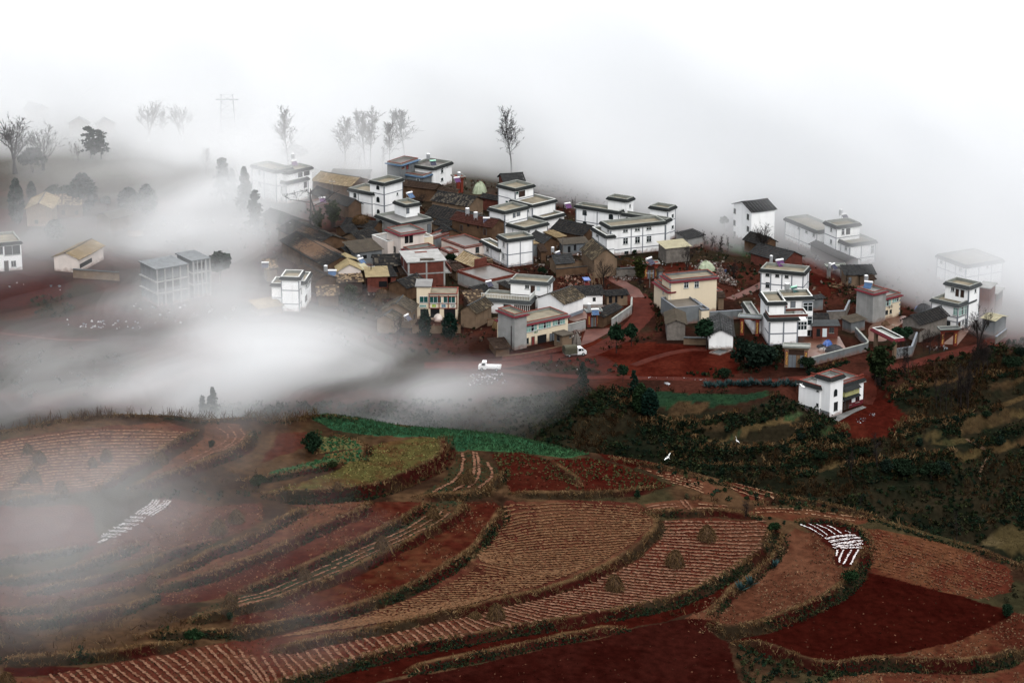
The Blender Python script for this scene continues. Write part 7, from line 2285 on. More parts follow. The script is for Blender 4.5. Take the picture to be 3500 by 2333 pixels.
def yard_wall(label, z, pts, h, wall='grey', cop='rim', t=.28, cw=.12, base=-1.2):
    P = [on(*((z,) + (p,) if len(p) == 2 else (p[0], p[1:]))) for p in pts]
    x0, y0, z0 = P[0]
    root = empty('yard_wall', (x0, y0, z0))
    tag(root, label, 'wall', 'yard walls')
    mw, mc = MB(), MB()
    for (ax, ay, az), (bx, by, bz) in zip(P, P[1:]):
        L_ = math.hypot(bx - ax, by - ay)
        ux, uy = (bx - ax) / L_, (by - ay) / L_
        nx_, ny_ = -uy, ux
        for m, tt, lo, hi in ((mw, t, base, h), (mc, t + cw, h + .002, h + .14)):
            k = len(m.v)
            for (px, py, pz) in ((ax, ay, az), (bx, by, bz)):
                for s in (-1, 1):
                    for q in (lo, hi):
                        m.v.append((px - x0 + nx_ * s * tt / 2, py - y0 + ny_ * s * tt / 2, pz - z0 + q))
            m.f += [tuple(k + i for i in f) for f in ((0, 4, 5, 1), (2, 3, 7, 6), (1, 5, 7, 3), (0, 1, 3, 2), (4, 6, 7, 5), (0, 2, 6, 4))]
    mw.build('wall', wall, root)
    mc.build('coping', cop, root)


yard_wall('long grey yard wall on a stone footing round the wet courtyard', 'E', [(770, 1355), (880, 1325), (1205, 1240), (1210, 1225), (1120, 1125)], 1.7, 'grey')
yard_wall('grey wall between the cream house and the red gate', 'H', [(750, 820), (1120, 795)], 1.9, 'grey', 'trim')
yard_wall('low wall with black tile coping beside the white gabled house', 'H', [(455, 1090), (715, 1095)], 1.5, 'mudpale', 'tilegrey', cw=.7)
yard_wall('long pale wall climbing along the road bend', 'G', [(1640, 900), (1860, 745), (1865, 650)], 1.9, 'palegrey')
yard_wall('grey wall right of the long cream house', 'G', [(1125, 985), (1335, 930)], 2.2, 'palegrey')
yard_wall('tan mud wall above the wood pile', 'D', [(0, 1190), (300, 1165), (460, 1150)], 1.6, 'mudpale', 'mud')
yard_wall('grey tile-capped wall beside the bamboo plume', 'D', [(810, 1290), (1090, 1270)], 2.1, 'stone', 'tilegrey', cw=.5)
yard_wall('dark red mud wall where logs are stored', 'D', [(0, 1290), (420, 1250)], 2.0, 'mud', 'tiledark')
yard_wall('grey wall running back from the pink capped gate', 'T', [(735, 1185), (960, 1150), (1060, 870)], 2.1, 'grey', 'trim')
yard_wall('low grey wall behind the stepped white house yard', 'T', [(-90, 700), (130, 690), (190, 560)], 1.9, 'stone', 'trim')
yard_wall('red earth-coloured retaining wall below the long cream house', 'G', [(390, 1275), (700, 1235), (1065, 1160)], .9, 'brick', 'mud', base=-1)
yard_wall('pale mud wall before the two cypresses', 'F', [(1700, 1060), (1900, 1065), (2250, 1060)], 1.6, 'mudpale', 'mud')
yard_wall('long mud wall below the pale plastered cottage', 'Q', [(590, 350), (960, 375)], 2.0, 'mudpale', 'tilegrey', cw=.5)
yard_wall('low mud wall in the mist by the ruined hut', 'A', [(1140, 1330), (1280, 1325)], 1.4, 'mudpale', 'mud')
yard_wall('grey yard wall behind the red road shed', 'T', [(2000, 1000), (2130, 900)], 1.6, 'stone', 'trim')
yard_wall('tan wall behind the green glazed house yard', 'G', [(220, 880), (350, 860)], 1.4, 'mudpale', 'mud')


def gate(label, z, a, b, h, post='redtrim', roof='trim', depth=1.6, door=None, script=True, cap=None):
    (ax, ay, az), (bx, by, bz) = on(z, a), on(z, b)
    L_ = math.hypot(bx - ax, by - ay)
    root = empty('gateway', (ax, ay, az), math.atan2(by - ay, bx - ax))
    tag(root, label, 'gate', 'yard gateways')
    w = .75
    for u in (0, L_ - w):
        p = MB().box(u, u + w, 0, .6, -1, h).build('gate_post', post, root)
        if script:
            s = MB().box(u + .12, u + w - .12, -.04, -.002, .5, h - .35).build('couplet_panel', 'reddoor', p)
            m = MB()
            n = 6
            for i in range(n):
                glyph(m, ('fu', 'shou')[(i + int(u > 0)) % 2], u + .17, .6 + i * (h - 1.1) / n, min(.41, (h - 1.2) / n), -.041, None)
            m.build('lettering', 'gold', s)
    MB().box(-.2, L_ + .2, -.1, .7, h + .002, h + .45).build('lintel', post, root)
    m = MB()
    m.box(-.5, L_ + .5, -.5, depth, h + .452, h + .6)
    m.build('gate_roof', roof, root)
    if cap:
        m = MB()
        skirt(m, -.3, L_ + .3, -.3, depth - .2, h + .5, h + 1.0, .35, .02, .1)
        m.build('eave', cap, root)
        ring(MB(), -.3, L_ + .3, -.3, depth - .2, h + 1.002, h + 1.12, .2).build('coping', 'rimwhite', root)
    else:
        ring(MB(), -.5, L_ + .5, -.5, depth, h + .602, h + .85, .15).build('coping', 'rim', root)
    if door:
        n = 4
        for i in range(n):
            u0, u1 = w + (L_ - 2 * w) * i / n, w + (L_ - 2 * w) * (i + 1) / n
            MB().box(u0 + .03, u1 - .03, .2, .28, 0, h * .68).build('gate_leaf', door if i != 2 else 'plank', root)
        MB().box(w, L_ - w, .18, .3, h * .68 + .002, h).build('transom', 'wood', root)


gate('tall red gateway with gilt couplets beside the white gabled house', 'H', (1098, 985), (1312, 1000), 3.6)
gate('grey doored gateway with a flat slab roof below the stepped house', 'H', (1605, 1350), (1865, 1360), 3.9, 'mudpale', 'rim', 2.0, 'metaldoor')
gate('tiled gateway with orange-red posts by the glazed white house', 'T', (1322, 1030), (1525, 1020), 3.2, 'redtrim', 'tilegrey', 1.6)
gate('pink capped gateway behind the tall dark bamboo', 'T', (488, 1060), (742, 1190), 3.6, 'mudpale', 'rim', 2.2, None, False, 'maroon')
gate('red gateway with a blue door and solar heater on top', 'G', (1362, 895), (1500, 885), 3.0, 'redtrim', 'trim', 1.6, 'metaldoor')
gate('dark red gateway beside the bamboo plume', 'D', (1185, 1310), (1362, 1300), 3.0, 'redtrim', 'redtrim', 2.0, 'metaldoor')
gate('bare concrete gateway carrying a tank in thin mist', 'E', (915, 710), (1035, 705), 2.3, 'palegrey', 'rim', 1.6, None, False)
gate('red-roofed gateway tower behind the speckled black roof', 'C', (640, 395), (720, 385), 3.6, 'redtrim', 'redtrim', 3.0, 'wood', False)


# ---------------------------------------------------------------- on the roofs
def water_tank(label, z, p, h, dia=1.0, ht=1.3, leg=.8, mat='steel'):
    x, y = at(z, p, h)
    root = empty('water_tank', (x, y, h))
    tag(root, label, 'water tank', 'steel water tanks')
    m = MB()
    m.cyl((0, 0, leg), (0, 0, leg + ht), dia / 2, n=14)
    b = m.build('tank_body', mat, root, False)
    MB().cyl((0, 0, leg + ht + .002), (0, 0, leg + ht + .14), dia / 2 * .96, dia * .18, n=14).build('tank_lid', 'whitepaint', root)
    for i in range(4):
        t = math.pi / 4 + i * math.pi / 2
        MB().cyl((math.cos(t) * dia * .55, math.sin(t) * dia * .55, 0), (math.cos(t) * dia * .36, math.sin(t) * dia * .36, leg), .035, n=5).build('leg', 'steel', root)


def solar_heater(label, z, p, h, rot=0.0, panel='solardark', tank='whitepaint', s=.82):
    x, y = at(z, p, h)
    root = empty('solar_heater', (x, y, h), rot)
    tag(root, label, 'solar water heater', 'solar water heaters')
    W = 1.8 * s
    MB().cyl((-W / 2 - .1, .55 * s, 1.35 * s), (W / 2 + .1, .55 * s, 1.35 * s), .24 * s, n=12).build('tank', tank, root)
    m = MB()
    n = 14
    for i in range(n):
        u = -W / 2 + W * (i + .5) / n
        m.cyl((u, -.75 * s, .16 * s), (u, .5 * s, 1.2 * s), .048 * s, n=5)
    m.poly([(-W / 2, -.74 * s, .12 * s), (W / 2, -.74 * s, .12 * s), (W / 2, .5 * s, 1.13 * s), (-W / 2, .5 * s, 1.13 * s)])
    m.build('tube_panel', panel, root)
    m = MB()
    for u in (-W / 2, W / 2):
        m.cyl((u, .6 * s, 0), (u, .6 * s, 1.3 * s), .03, n=4)
        m.cyl((u, -.8 * s, 0), (u, .6 * s, 1.15 * s), .03, n=4)
        m.cyl((u, -.8 * s, .05), (u, .6 * s, .05), .03, n=4)
    m.build('stand', 'steel', root)


water_tank('steel water tank on the blue-trimmed house roof', 'R', (1070, 655), 5.6)
solar_heater('solar heater with a mint green tank on the blue-trimmed house', 'R', (1120, 690), 5.6, .3, 'solardark', 'greenpaint')
water_tank('steel tank on a stand beside the purple solar heater', 'C', (662, 210), 3.6, leg=.6)
solar_heater('purple solar heater on the red gateway tower', 'C', (640, 245), 4.2, .5, 'solarpurple')
water_tank('left white water tank above the mud courtyard house', 'C', (775, 690), 6.4, 1.05, 1.3, .5)
water_tank('right white water tank above the mud courtyard house', 'C', (885, 745), 6.2, 1.05, 1.3, .5)
solar_heater('solar heater with long pale tubes on the rusty courtyard roof', 'C', (1030, 790), 5.4, 0, 'solardark')
solar_heater('blue solar heater behind the arched window house', 'B', (2015, 655), 3.6, .8, 'solarblue', s=.95)
water_tank('water tank beside the blue solar panel under the pink gable', 'F', (712, 370), 3.0, .9, 1.3, .3)
solar_heater('wide blue solar heater under the pink gable', 'F', (785, 420), 2.8, 0, 'solarblue', s=1.0)
water_tank('water tank behind the beige corrugated roof', 'F', (1088, 240), 4.0, .8, 1.0, .3)
solar_heater('small solar heater behind the beige corrugated roof', 'F', (1125, 270), 3.6, .9, 'solarblue')
solar_heater('solar heater on the little mossy house yard', 'F', (1650, 915), 2.4, 1.1, 'solardark')
water_tank('tank on a post behind the little mossy house', 'F', (1568, 860), 2.6, .7, 1.1, .4)
water_tank('steel tank on the red gateway with the blue door', 'G', (1378, 710), 3.7, .75, 1.3, .3)
solar_heater('blue solar heater on the red gateway with the blue door', 'G', (1450, 752), 3.7, .15, 'solarblue')
water_tank('water tank on the white house with grey grid bands', 'S', (727, 235), 6.2, .75, 1.5, .3)
solar_heater('purple-framed solar heater on the grid banded house', 'S', (855, 272), 6.2, .5, 'solarpurple', s=1.0)
water_tank('big steel water tank on legs on the stepped white house', 'S', (940, 622), 8.3, 1.15, 1.3, .7)
solar_heater('solar heater wrapped in green cloth on the stepped house', 'S', (1045, 620), 8.3, .6, 'glassgreen', 'greenpaint')
water_tank('tank on the bare concrete gateway', 'E', (933, 640), 3.0, .75, 1.1, .3)
solar_heater('solar heater on the bare concrete gateway', 'E', (965, 640), 3.0, .9, 'solardark')
solar_heater('blue solar heater on the grey walled cream house', 'T', (420, 305), 6.6, -.4, 'solarblue', s=.95)
water_tank('tank on the grey walled cream house', 'T', (398, 235), 6.6, .9, 1.2, .4)
solar_heater('solar heater with a pink panel on the foggy stacked house', 'B', (690, 285), 8.0, .5, 'solarpurple')
water_tank('tank on the foggy stacked house', 'B', (672, 225), 8.0, 1.0, 1.2, .5)
water_tank('tank on the tower house in thin mist', 'E', (1012, 255), 8.0, .9, 1.3, .4)
solar_heater('solar heater on the tower house in thin mist', 'E', (1045, 275), 8.0, .6, 'solardark')
water_tank('upright tank on a stand against the white cube house', 'C', (1572, 1330), .2, .8, 1.1, 1.0)
solar_heater('pale solar heater in the yard left of the terrace house', 'G', (245, 430), 3.0, .7, 'solardark')
solar_heater('solar heater with long frame by the dark red gateway', 'D', (1270, 1110), 3.6, .9, 'solardark', s=1.0)
solar_heater('solar heater beside the big white sheet in the yard', 'C', (2000, 1245), 2.0, .9, 'solardark')
water_tank('tank above the sheds beside the big white sheet', 'C', (1917, 1200), 2.4, .8, 1.1, .4)
solar_heater('dim solar heater among the dark roofs at the mist edge', 'B', (1010, 705), 3.2, .4, 'solarpurple')
solar_heater('solar heater at the dark house on the mist edge', 'B', (680, 995), 3.6, .4, 'solardark')
solar_heater('solar heater beside the dark post right of the top room house', 'C', (2125, 590), 2.4, .5, 'solarpurple')
solar_heater('solar heater on the misty tiled cottage by the corner tower', 'F', (20, 315), 3.6, 0, 'solardark')


def pole(label, z, p, top, arm=True, mat='pole'):
    (x, y, zz), h = zoom_height(z, p, top)
    root = empty('utility_pole', (x, y, zz), RND.uniform(-.4, .4))
    tag(root, label, 'utility pole', 'utility poles')
    MB().cyl((0, 0, -.5), (0, 0, h), .13, .09, 8).build('pole_shaft', mat, root)
    if arm:
        MB().box(-.8, .8, -.05, .05, h - .5, h - .4).build('crossarm', 'steel', root)
        for u in (-.7, 0, .7):
            MB().cyl((u, 0, h - .4), (u, 0, h - .2), .05, .03, 6).build('insulator', 'rimwhite', root)
    return root, h


pole('utility pole in front of the mud courtyard house', 'C', (930, 990), 640)
pole('utility pole beside the big roofed mud house', 'D', (400, 1150), 890)
pole('dark utility pole before the beige sheet barn', 'F', (1232, 540), 280, mat='bark')
pole('pole at the corner of the dark red gateway lane', 'H', (68, 445), 258)
pole('pole in front of the misty tower house', 'E', (1127, 600), 522)
pole('pole with a long crossarm left of the arched window house', 'B', (1122, 680), 448)
pole('dark post right of the top room house', 'C', (2063, 700), 545, False, 'bark')
pole('dark pole at the corner of the long cream house', 'G', (492, 1165), 880, False, 'bark')
pole('leaning grey pole by the red brown slope in mist', 'B', (358, 1280), 1150)
pole('pole in front of the straw tile house', 'C', (970, 1190), 1070, False)
pole('pole standing left of the long cream tower wall', 'G', (180, 690), 570, False, 'bark')
pole('pole by the shed with three doorways', 'D', (92, 1010), 745, False)


def lattice():
    (x, y, zz), h = zoom_height('A', (2040, 480), 60)
    root = empty('lattice_pylon', (x, y, zz))
    tag(root, 'faint steel lattice pylon standing in the mist', 'pylon')
    m = MB()
    s = 1.6
    for u in (-s, s):
        for v in (-.5, .5):
            m.cyl((u * 1.4, v, 0), (u, v, h), .10, .07, 4)
    for k in range(6):
        a, b = h * k / 6, h * (k + 1) / 6
        m.cyl((-s * 1.2, 0, a), (s * 1.2, 0, b), .05, n=4)
        m.cyl((s * 1.2, 0, a), (-s * 1.2, 0, b), .05, n=4)
        m.cyl((-s * 1.3, 0, b), (s * 1.3, 0, b), .05, n=4)
    m.build('lattice', 'steel', root)
    MB().box(-3.2, 3.2, -.15, .15, h - 1.6, h - 1.3).build('crossarm', 'steel', root)


lattice()


# ---------------------------------------------------------------- heaps, tarps, stacks
def straw_heap(name, label, z, p, top, wide=1.0, cone=True, group='straw stacks', col=((.10, .060, .028), (.030, .018, .010)), h0=None):
    if h0 is None:
        (x, y, zz), h = zoom_height(z, p, top)
    else:
        x, y = at(z, p, h0)
        zz, h = h0, top
    r = h * .54 * wide
    root = empty(name, (x, y, zz), RND.uniform(0, 6))
    tag(root, label, 'straw stack', group)
    m = MB()
    n = 12
    prof = [(1.0, 0), (.95, .25), (.72, .6), (.38, .88), (0.05, 1.0)] if cone else [(1, 0), (1.0, .35), (.85, .7), (.5, .93), (.05, 1)]
    rr = [RND.uniform(.85, 1.12) for _ in range(n)]
    for a, b in zip(prof, prof[1:]):
        for i in range(n):
            j = (i + 1) % n
            P = lambda q, k: (math.cos(6.2832 * k / n) * q[0] * r * .72 * rr[k], math.sin(6.2832 * k / n) * q[0] * r * .72 * rr[k], q[1] * h * .88 - .1)
            m.poly([P(a, i), P(a, j), P(b, j), P(b, i)])
    m.build('core', 'mud', root)
    N_s = int(620 * max(1, wide))
    t = RNG.random(N_s) ** 1.2
    an = RNG.uniform(0, 6.28, N_s)
    pr = np.interp(t, [q[1] for q in prof], [q[0] for q in prof]) * r * RNG.uniform(.72, 1.02, N_s)
    C = np.stack([pr * np.cos(an), pr * np.sin(an), t * h], 1)
    L_ = .32 * max(h, 1) ** .5
    out = np.stack([np.cos(an) * .55, np.sin(an) * .55, -np.ones(N_s) * .9], 1) + RNG.normal(0, .42, (N_s, 3))
    out /= np.linalg.norm(out, axis=1)[:, None]
    side = np.cross(out, RNG.normal(size=(N_s, 3)))
    side /= np.linalg.norm(side, axis=1)[:, None]
    V = np.stack([C - side * .045, C + side * .045, C + out * L_ * RNG.uniform(.6, 1.9, (N_s, 1))], 1).reshape(-1, 3)
    c = np.repeat(blend(col[0], col[1], RNG.random(N_s)), 3, 0)
    np_mesh('straw', V, np.arange(N_s * 3).reshape(-1, 3), 'attr', c, root)


K_ = 'corn stooks on the terraces'
for lb, z, p, t, w in [
    ('rounded corn stook highest in the field of pale rows', 'K', (1745, 840), 730, 1.15), ('rounded corn stook second highest in the field of pale rows', 'K', (1510, 1030), 910, 1.05),
    ('rounded corn stook third down in the field of pale rows', 'K', (1070, 1205), 1090, 1.05), ('rounded corn stook lowest in the field of pale rows', 'K', (205, 1415), 1300, 1.0),
    ('low flattened straw heap beside the lowest stook', 'K', (50, 1410), 1365, 1.9), ('pointed corn stook at the top of the green striped strip', 'J', (1785, 1095), 980, .75),
    ('pointed corn stook midway on the green striped strip', 'J', (1320, 1365), 1250, .95), ('pointed corn stook lower on the green striped strip', 'N', (630, 640), 528, .75),
    ('pale corn stook at the lower end of the green striped strip', 'M', (2055, 880), 752, .75), ('taller corn stook of the pair in the curved pale rows', 'J', (2095, 780), 655, .7),
    ('shorter corn stook of the pair in the curved pale rows', 'J', (2035, 790), 700, .9), ('misty corn stook at the middle left bank', 'M', (1355, 700), 600, .8),
    ('misty wide corn stook low on the left terraces', 'M', (555, 935), 800, 1.0), ('corn stook on the top field near the crest corner', 'I', (250, 515), 428, .9),
    ('corn stook just below the crest corner stook', 'I', (355, 595), 490, 1.0), ('corn stook at the end of the dark ditch', 'I', (315, 775), 668, .9),
    ('corn stook at the bottom corner of the top field', 'I', (545, 860), 755, .9), ('corn stook in mid top field', 'I', (830, 635), 545, .8),
    ('corn stook right of centre in the top field', 'I', (950, 585), 475, .8), ('misty corn stook by the ditch of the top field', 'I', (1440, 605), 500, 1.0),
    ('long pale straw heap on the smoky strip, upper end', 'I', (2110, 1130), 1010, 1.0), ('long pale straw heap on the smoky strip, lower end', 'I', (1950, 1230), 1100, 1.0),
    ('small reddish straw bundle in the yellow-green field', 'J', (925, 835), 765, .6), ('pale straw heap at the picture corner', 'M', (60, 1600), 1462, 1.0)]:
    straw_heap('corn_stook', lb, z, p, t, w, group=K_)
straw_heap('straw_stack', 'golden straw stack on the dark shed roof by the moss-stained house', 'D', (215, 765), 650, 1.5, False)
straw_heap('straw_stack', 'big tawny straw stack on the black roofed house', 'B', (1450, 930), 1.8, 2.2, False, h0=3.6)
straw_heap('straw_stack', 'brown straw stack below the sheet barn, upper', 'F', (1370, 650), 545, 1.5, False)
straw_heap('straw_stack', 'brown straw stack below the sheet barn, lower', 'F', (1300, 740), 655, 1.2, False)
straw_heap('straw_stack', 'standing corn stalks stored behind the grey tile wall', 'D', (950, 1115), 1020, 1.2, False, col=((.08, .045, .02), (.035, .02, .01)))


def heap(name, label, z, p, top, wide, mat, cat, squash=1.0, rough_=.28, n=18, group=None, asp=1.0):
    (x, y, zz), h = zoom_height(z, p, top)
    o = MB()
    rr = [1 + RND.uniform(-rough_, rough_) for _ in range(n)]
    prof = [(1.0, -.05), (.85, .35), (.6, .72), (.3, .93), (.02, 1.0)]
    r = h * wide
    for a, b in zip(prof, prof[1:]):
        for i in range(n):
            j = (i + 1) % n
            P = lambda q, k: (math.cos(6.2832 * k / n) * q[0] * r * rr[k], asp * math.sin(6.2832 * k / n) * q[0] * r * rr[(k * 3) % n], q[1] * h * (1 + .6 * (rr[(k + 2) % n] - 1)))
            o.poly([P(a, i), P(a, j), P(b, j), P(b, i)])
    ob = o.build(name, mat)
    ob.location = (x, y, zz)
    ob.rotation_euler = (0, 0, RND.uniform(0, 3))
    tag(ob, label, cat, group)
    return ob


heap('tarp_heap', 'pale green tarpaulin thrown over a rubble heap', 'D', (2010, 1185), 1068, 1.0, 'tarpgreen', 'tarpaulin')
heap('tarp_heap', 'pale tarpaulin peaked like a tent behind the dark barn', 'C', (935, 385), 248, .7, 'tarpgreen', 'tarpaulin')
heap('tarp_heap', 'bright blue tarpaulin bundle in the wet courtyard', 'H', (2092, 1098), 1040, 1.0, 'tarpblue', 'tarpaulin')
heap('gravel_heap', 'dark gravel heap in the wet courtyard', 'H', (2170, 1165), 1095, 1.6, 'charcoal', 'gravel heap')
heap('gravel_heap', 'second dark gravel heap left of the blue tarpaulin', 'H', (2020, 1125), 1088, 1.4, 'charcoal', 'gravel heap')
heap('sand_heap', 'pale plaster heap in the wet courtyard', 'H', (2045, 1165), 1125, 1.6, 'palegrey', 'sand heap')
heap('sack', 'white sack dumped on the dark gravel', 'H', (2180, 1150), 1122, 1.0, 'whitepaint', 'sack')
heap('tarp_heap', 'long blue tarpaulin over a gravel pile behind the black stone house', 'T', (1110, 590), 500, 1.3, 'charcoal', 'gravel heap')
heap('blue_cover', 'rumpled blue sheet along the gravel pile', 'T', (1050, 570), 520, 1.0, 'tarpblue', 'tarpaulin')
heap('white_sheet', 'big white sheet spread over debris in the mud yard', 'D', (285, 975), 920, 1.1, 'whitepaint', 'sheet')
heap('brush_pile', 'dark brush pile beside the balcony house lane', 'G', (320, 900), 810, .5, 'straw', 'brush pile')
heap('rubble_heap', 'grey rubble heap by the wall of the long cream house', 'G', (1240, 1090), 965, .45, 'stone', 'rubble heap', rough_=.3)
heap('cloth_bundle', 'orange and white striped quilt bundle below the green glazed house', 'F', (1995, 915), 845, .75, 'pinkish', 'quilt')
heap('brick_heap', 'red brick heap on the low roof wing of the stepped house', 'S', (545, 900), 830, .6, 'brick', 'brick heap')
o = heap('earth_mound', 'low brown earth heap in the cream house yard', 'T', (640, 760), 715, 1.2, 'mud', 'earth heap')


# rubble and litter: nobody could count them
RUB = []


def rubble(pts, dens, cols, leaf, dz=.15, kz=3):
    P = vxy(mp(*pts))
    lo, hi = P.min(0), P.max(0)
    n = int((hi - lo).prod() * dens)
    x, y = RNG.uniform(lo[0], hi[0], n), RNG.uniform(lo[1], hi[1], n)
    m = inside(P, x, y)
    x, y = x[m], y[m]
    if len(x):
        cc = np.array(cols)[RNG.integers(0, len(cols), len(x))]
        RUB.append(leaves(drape(x, y, dz), leaf, cc, k=kz, spread=np.full((len(x), 3), dz)))


STN = [(.17, .145, .13), (.08, .06, .05), (.26, .235, .22), (.05, .03, .025), (.11, .06, .05)]
WHT = [(.36, .36, .37), (.24, .24, .25), (.15, .17, .19)]
rubble(('D', 750, 1270, 870, 1245, 1080, 1300, 1060, 1330, 930, 1350, 780, 1310), 9, STN, .35)
rubble(('D', 1860, 1150, 1950, 1080, 2200, 1110, 2250, 1250, 2300, 1330, 2200, 1310, 2100, 1180, 1900, 1190), 4, STN, .4, .4)
rubble(('H', 830, 300, 900, 240, 960, 300, 1050, 390, 1060, 440, 980, 430, 880, 400), 6, STN, .4, .4)
rubble(('G', 1190, 960, 1280, 970, 1290, 1080, 1200, 1090), 8, STN, .35, .5)
rubble(('P', 640, 950, 760, 950, 740, 1010, 650, 1000), 2.5, WHT, .25, .05, 1)
rubble(('P', 790, 900, 850, 910, 830, 950, 790, 940), 3, WHT, .25, .05, 1)
rubble(('P', 1150, 950, 1270, 960, 1250, 1010, 1170, 990), 3, [(.55, .5, .35), (.4, .36, .25)], .25, .08, 1)
rubble(('O', 650, 275, 1300, 300, 1300, 320, 700, 300), 1.2, WHT, .3, .06, 1)
rubble(('O', 830, 330, 900, 340, 900, 375, 840, 360), 3, WHT, .4, .2, 2)
rubble(('G', 0, 1420, 400, 1420, 450, 1560, 0, 1560), .9, WHT, .4, .1, 2)
rubble(('G', 550, 1340, 1300, 1280, 1900, 1440, 1300, 1440), .05, WHT, .3, .1, 1)
rubble(('Q', 500, 690, 1120, 690, 1300, 700, 1100, 770, 550, 750), .25, WHT, .5, .1, 2)
rubble(('Q', 0, 380, 550, 400, 550, 470, 0, 450), .05, WHT, .5, .1, 2)
rubble(('Q', 1000, 560, 1900, 560, 1900, 720, 1200, 720), .12, WHT + STN, .5, .15, 2)
rubble(('D', 30, 1230, 450, 1200, 520, 1400, 60, 1420), 1.6, [(.09, .03, .02), (.16, .09, .06), (.05, .02, .015), (.2, .13, .1)], .5, .3, 2)
rubble(('D', 1400, 1080, 1560, 1070, 1560, 1160, 1420, 1150), .6, WHT + STN, .3, .1, 2)
rubble(('B', 1280, 1170, 1560, 1190, 1560, 1330, 1250, 1320), 1.0, [(.06, .04, .03), (.12, .08, .05)], .5, .2, 2)
rubble(('C', 1150, 980, 2350, 980, 2350, 1500, 1700, 1500, 1640, 1000), .5, [(.05, .03, .022), (.14, .09, .06), (.03, .02, .018), (.25, .22, .2)], .5, .3, 2)
rubble(('V', 760, 470, 900, 400, 1300, 430, 1650, 560, 1700, 640, 1500, 700, 1450, 640, 1300, 720, 1100, 790, 880, 760, 780, 660), .22, [(.03, .018, .014), (.07, .045, .03), (.02, .014, .012), (.12, .10, .085), (.05, .016, .011)], .5, .3, 2)
rubble(('V', 1500, 560, 1800, 560, 2300, 640, 2300, 760, 2000, 760, 1700, 700, 1560, 640), .12, [(.03, .018, .014), (.07, .045, .03), (.15, .13, .11), (.05, .016, .011)], .45, .25, 2)
rubble(('E', 820, 560, 860, 560, 860, 590, 830, 590), 4, [(.2, .2, .2), (.03, .03, .03)], .4, .4, 2)
rubble(('T', 0, 200, 200, 250, 240, 420, 60, 420), .7, [(.05, .02, .015), (.14, .08, .05)], .6, .3, 2)
rubble(('T', 1150, 1030, 1400, 1020, 1400, 1080, 1180, 1090), 1.8, STN + WHT, .35, .2, 2)
rubble(('T', 1960, 300, 2090, 300, 2080, 380, 1960, 380), .5, WHT, .4, .2, 2)
V, F, c = join_np(RUB)
tag(np_mesh('debris', V, F, 'attr', c), kind='stuff')


# timber
def timber(name, label, z, p, n, length, rot, lean=0.0, mat='plank', spread=1.2, cat='timber pile'):
    x, y, zz = on(z, p)
    root = empty(name, (x, y, zz), rot)
    tag(root, label, cat, 'timber piles')
    for i in range(n):
        u = RND.uniform(-spread, spread)
        a = RND.uniform(-.2, .2)
        zz_ = .12 + .1 * (i % 4)
        L_ = length * RND.uniform(.7, 1.1)
        dx, dy = math.cos(a) * L_, math.sin(a) * L_
        if lean:
            MB().cyl((u, 0, 0), (u + RND.uniform(-.6, .6), RND.uniform(.3, .8), L_), .07, n=5).build('pole', mat, root)
        else:
            MB().cyl((-dx / 2, u - dy / 2, zz_), (dx / 2, u + dy / 2, zz_ + RND.uniform(0, .25)), .09, n=5).build('log', mat, root)


timber('log_pile', 'heap of dark logs in the mud yard', 'D', (250, 1260), 16, 5.0, .15, 0, 'wood', 1.4)
timber('pole_stack', 'pale poles leaning in a row by the dark bare tree', 'D', (555, 1385), 10, 2.6, .2, 1, 'plank', 1.3)
timber('plank_pile', 'stack of planks on the bare slab roof', 'F', (1870, 215), 1, .5, .1)
timber('plank_pile', 'scattered planks on the red slope behind the stepped house', 'H', (2180, 440), 7, 3.0, -.8, 0, 'plank', 1.0)
bpy.data.objects.remove(bpy.data.objects['plank_pile'].children[0])
rp = bpy.data.objects['plank_pile']
xx, yy = at('F', (1870, 222), 6.25)
rp.location = (xx, yy, 6.22)
for i in range(9):
    MB().box(-1.5 + RND.uniform(-.3, .3), 1.4 + RND.uniform(-.3, .3), -.7 + i % 5 * .3, -.45 + i % 5 * .3, .02 + .12 * (i // 5), .12 + .12 * (i // 5)).build('plank', 'sheetdark', rp)

# the small pool at the foot of the white gabled house
P = [on('H', p) for p in ((745, 1190), (870, 1215), (1000, 1165), (860, 1143))]
cx, cyy = sum(p[0] for p in P) / 4, sum(p[1] for p in P) / 4
root = empty('water_basin', (cx, cyy, g1(cx, cyy)))
tag(root, 'sunken grey water basin on the red bank', 'basin')
Q = [(p[0] - cx, p[1] - cyy) for p in P]
m = MB()
for i in range(4):
    a, b = Q[i], Q[(i + 1) % 4]
    sc_ = lambda p, k: (p[0] * k, p[1] * k)
    for (k0, z0), (k1, z1) in (((1.0, -.5), (1.0, .25)), ((1.0, .25), (.9, .25)), ((.9, .25), (.9, -.2))):
        m.poly([(*sc_(a, k0), z0), (*sc_(b, k0), z0), (*sc_(b, k1), z1), (*sc_(a, k1), z1)])
m.build('basin_rim', 'palegrey', root)
MB().poly([(p[0] * .9, p[1] * .9, .12) for p in Q]).build('water', 'glass', root)


# ---------------------------------------------------------------- vehicles
def wheel(root, x, y, r, w=.2):
    t = MB().cyl((x, y - w / 2, r), (x, y + w / 2, r), r, n=14).build('wheel', 'rubber', root)
    MB().cyl((x, y - w / 2 - .01, r), (x, y + w / 2 + .01, r), r * .5, n=10).build('rim', 'steel', t)


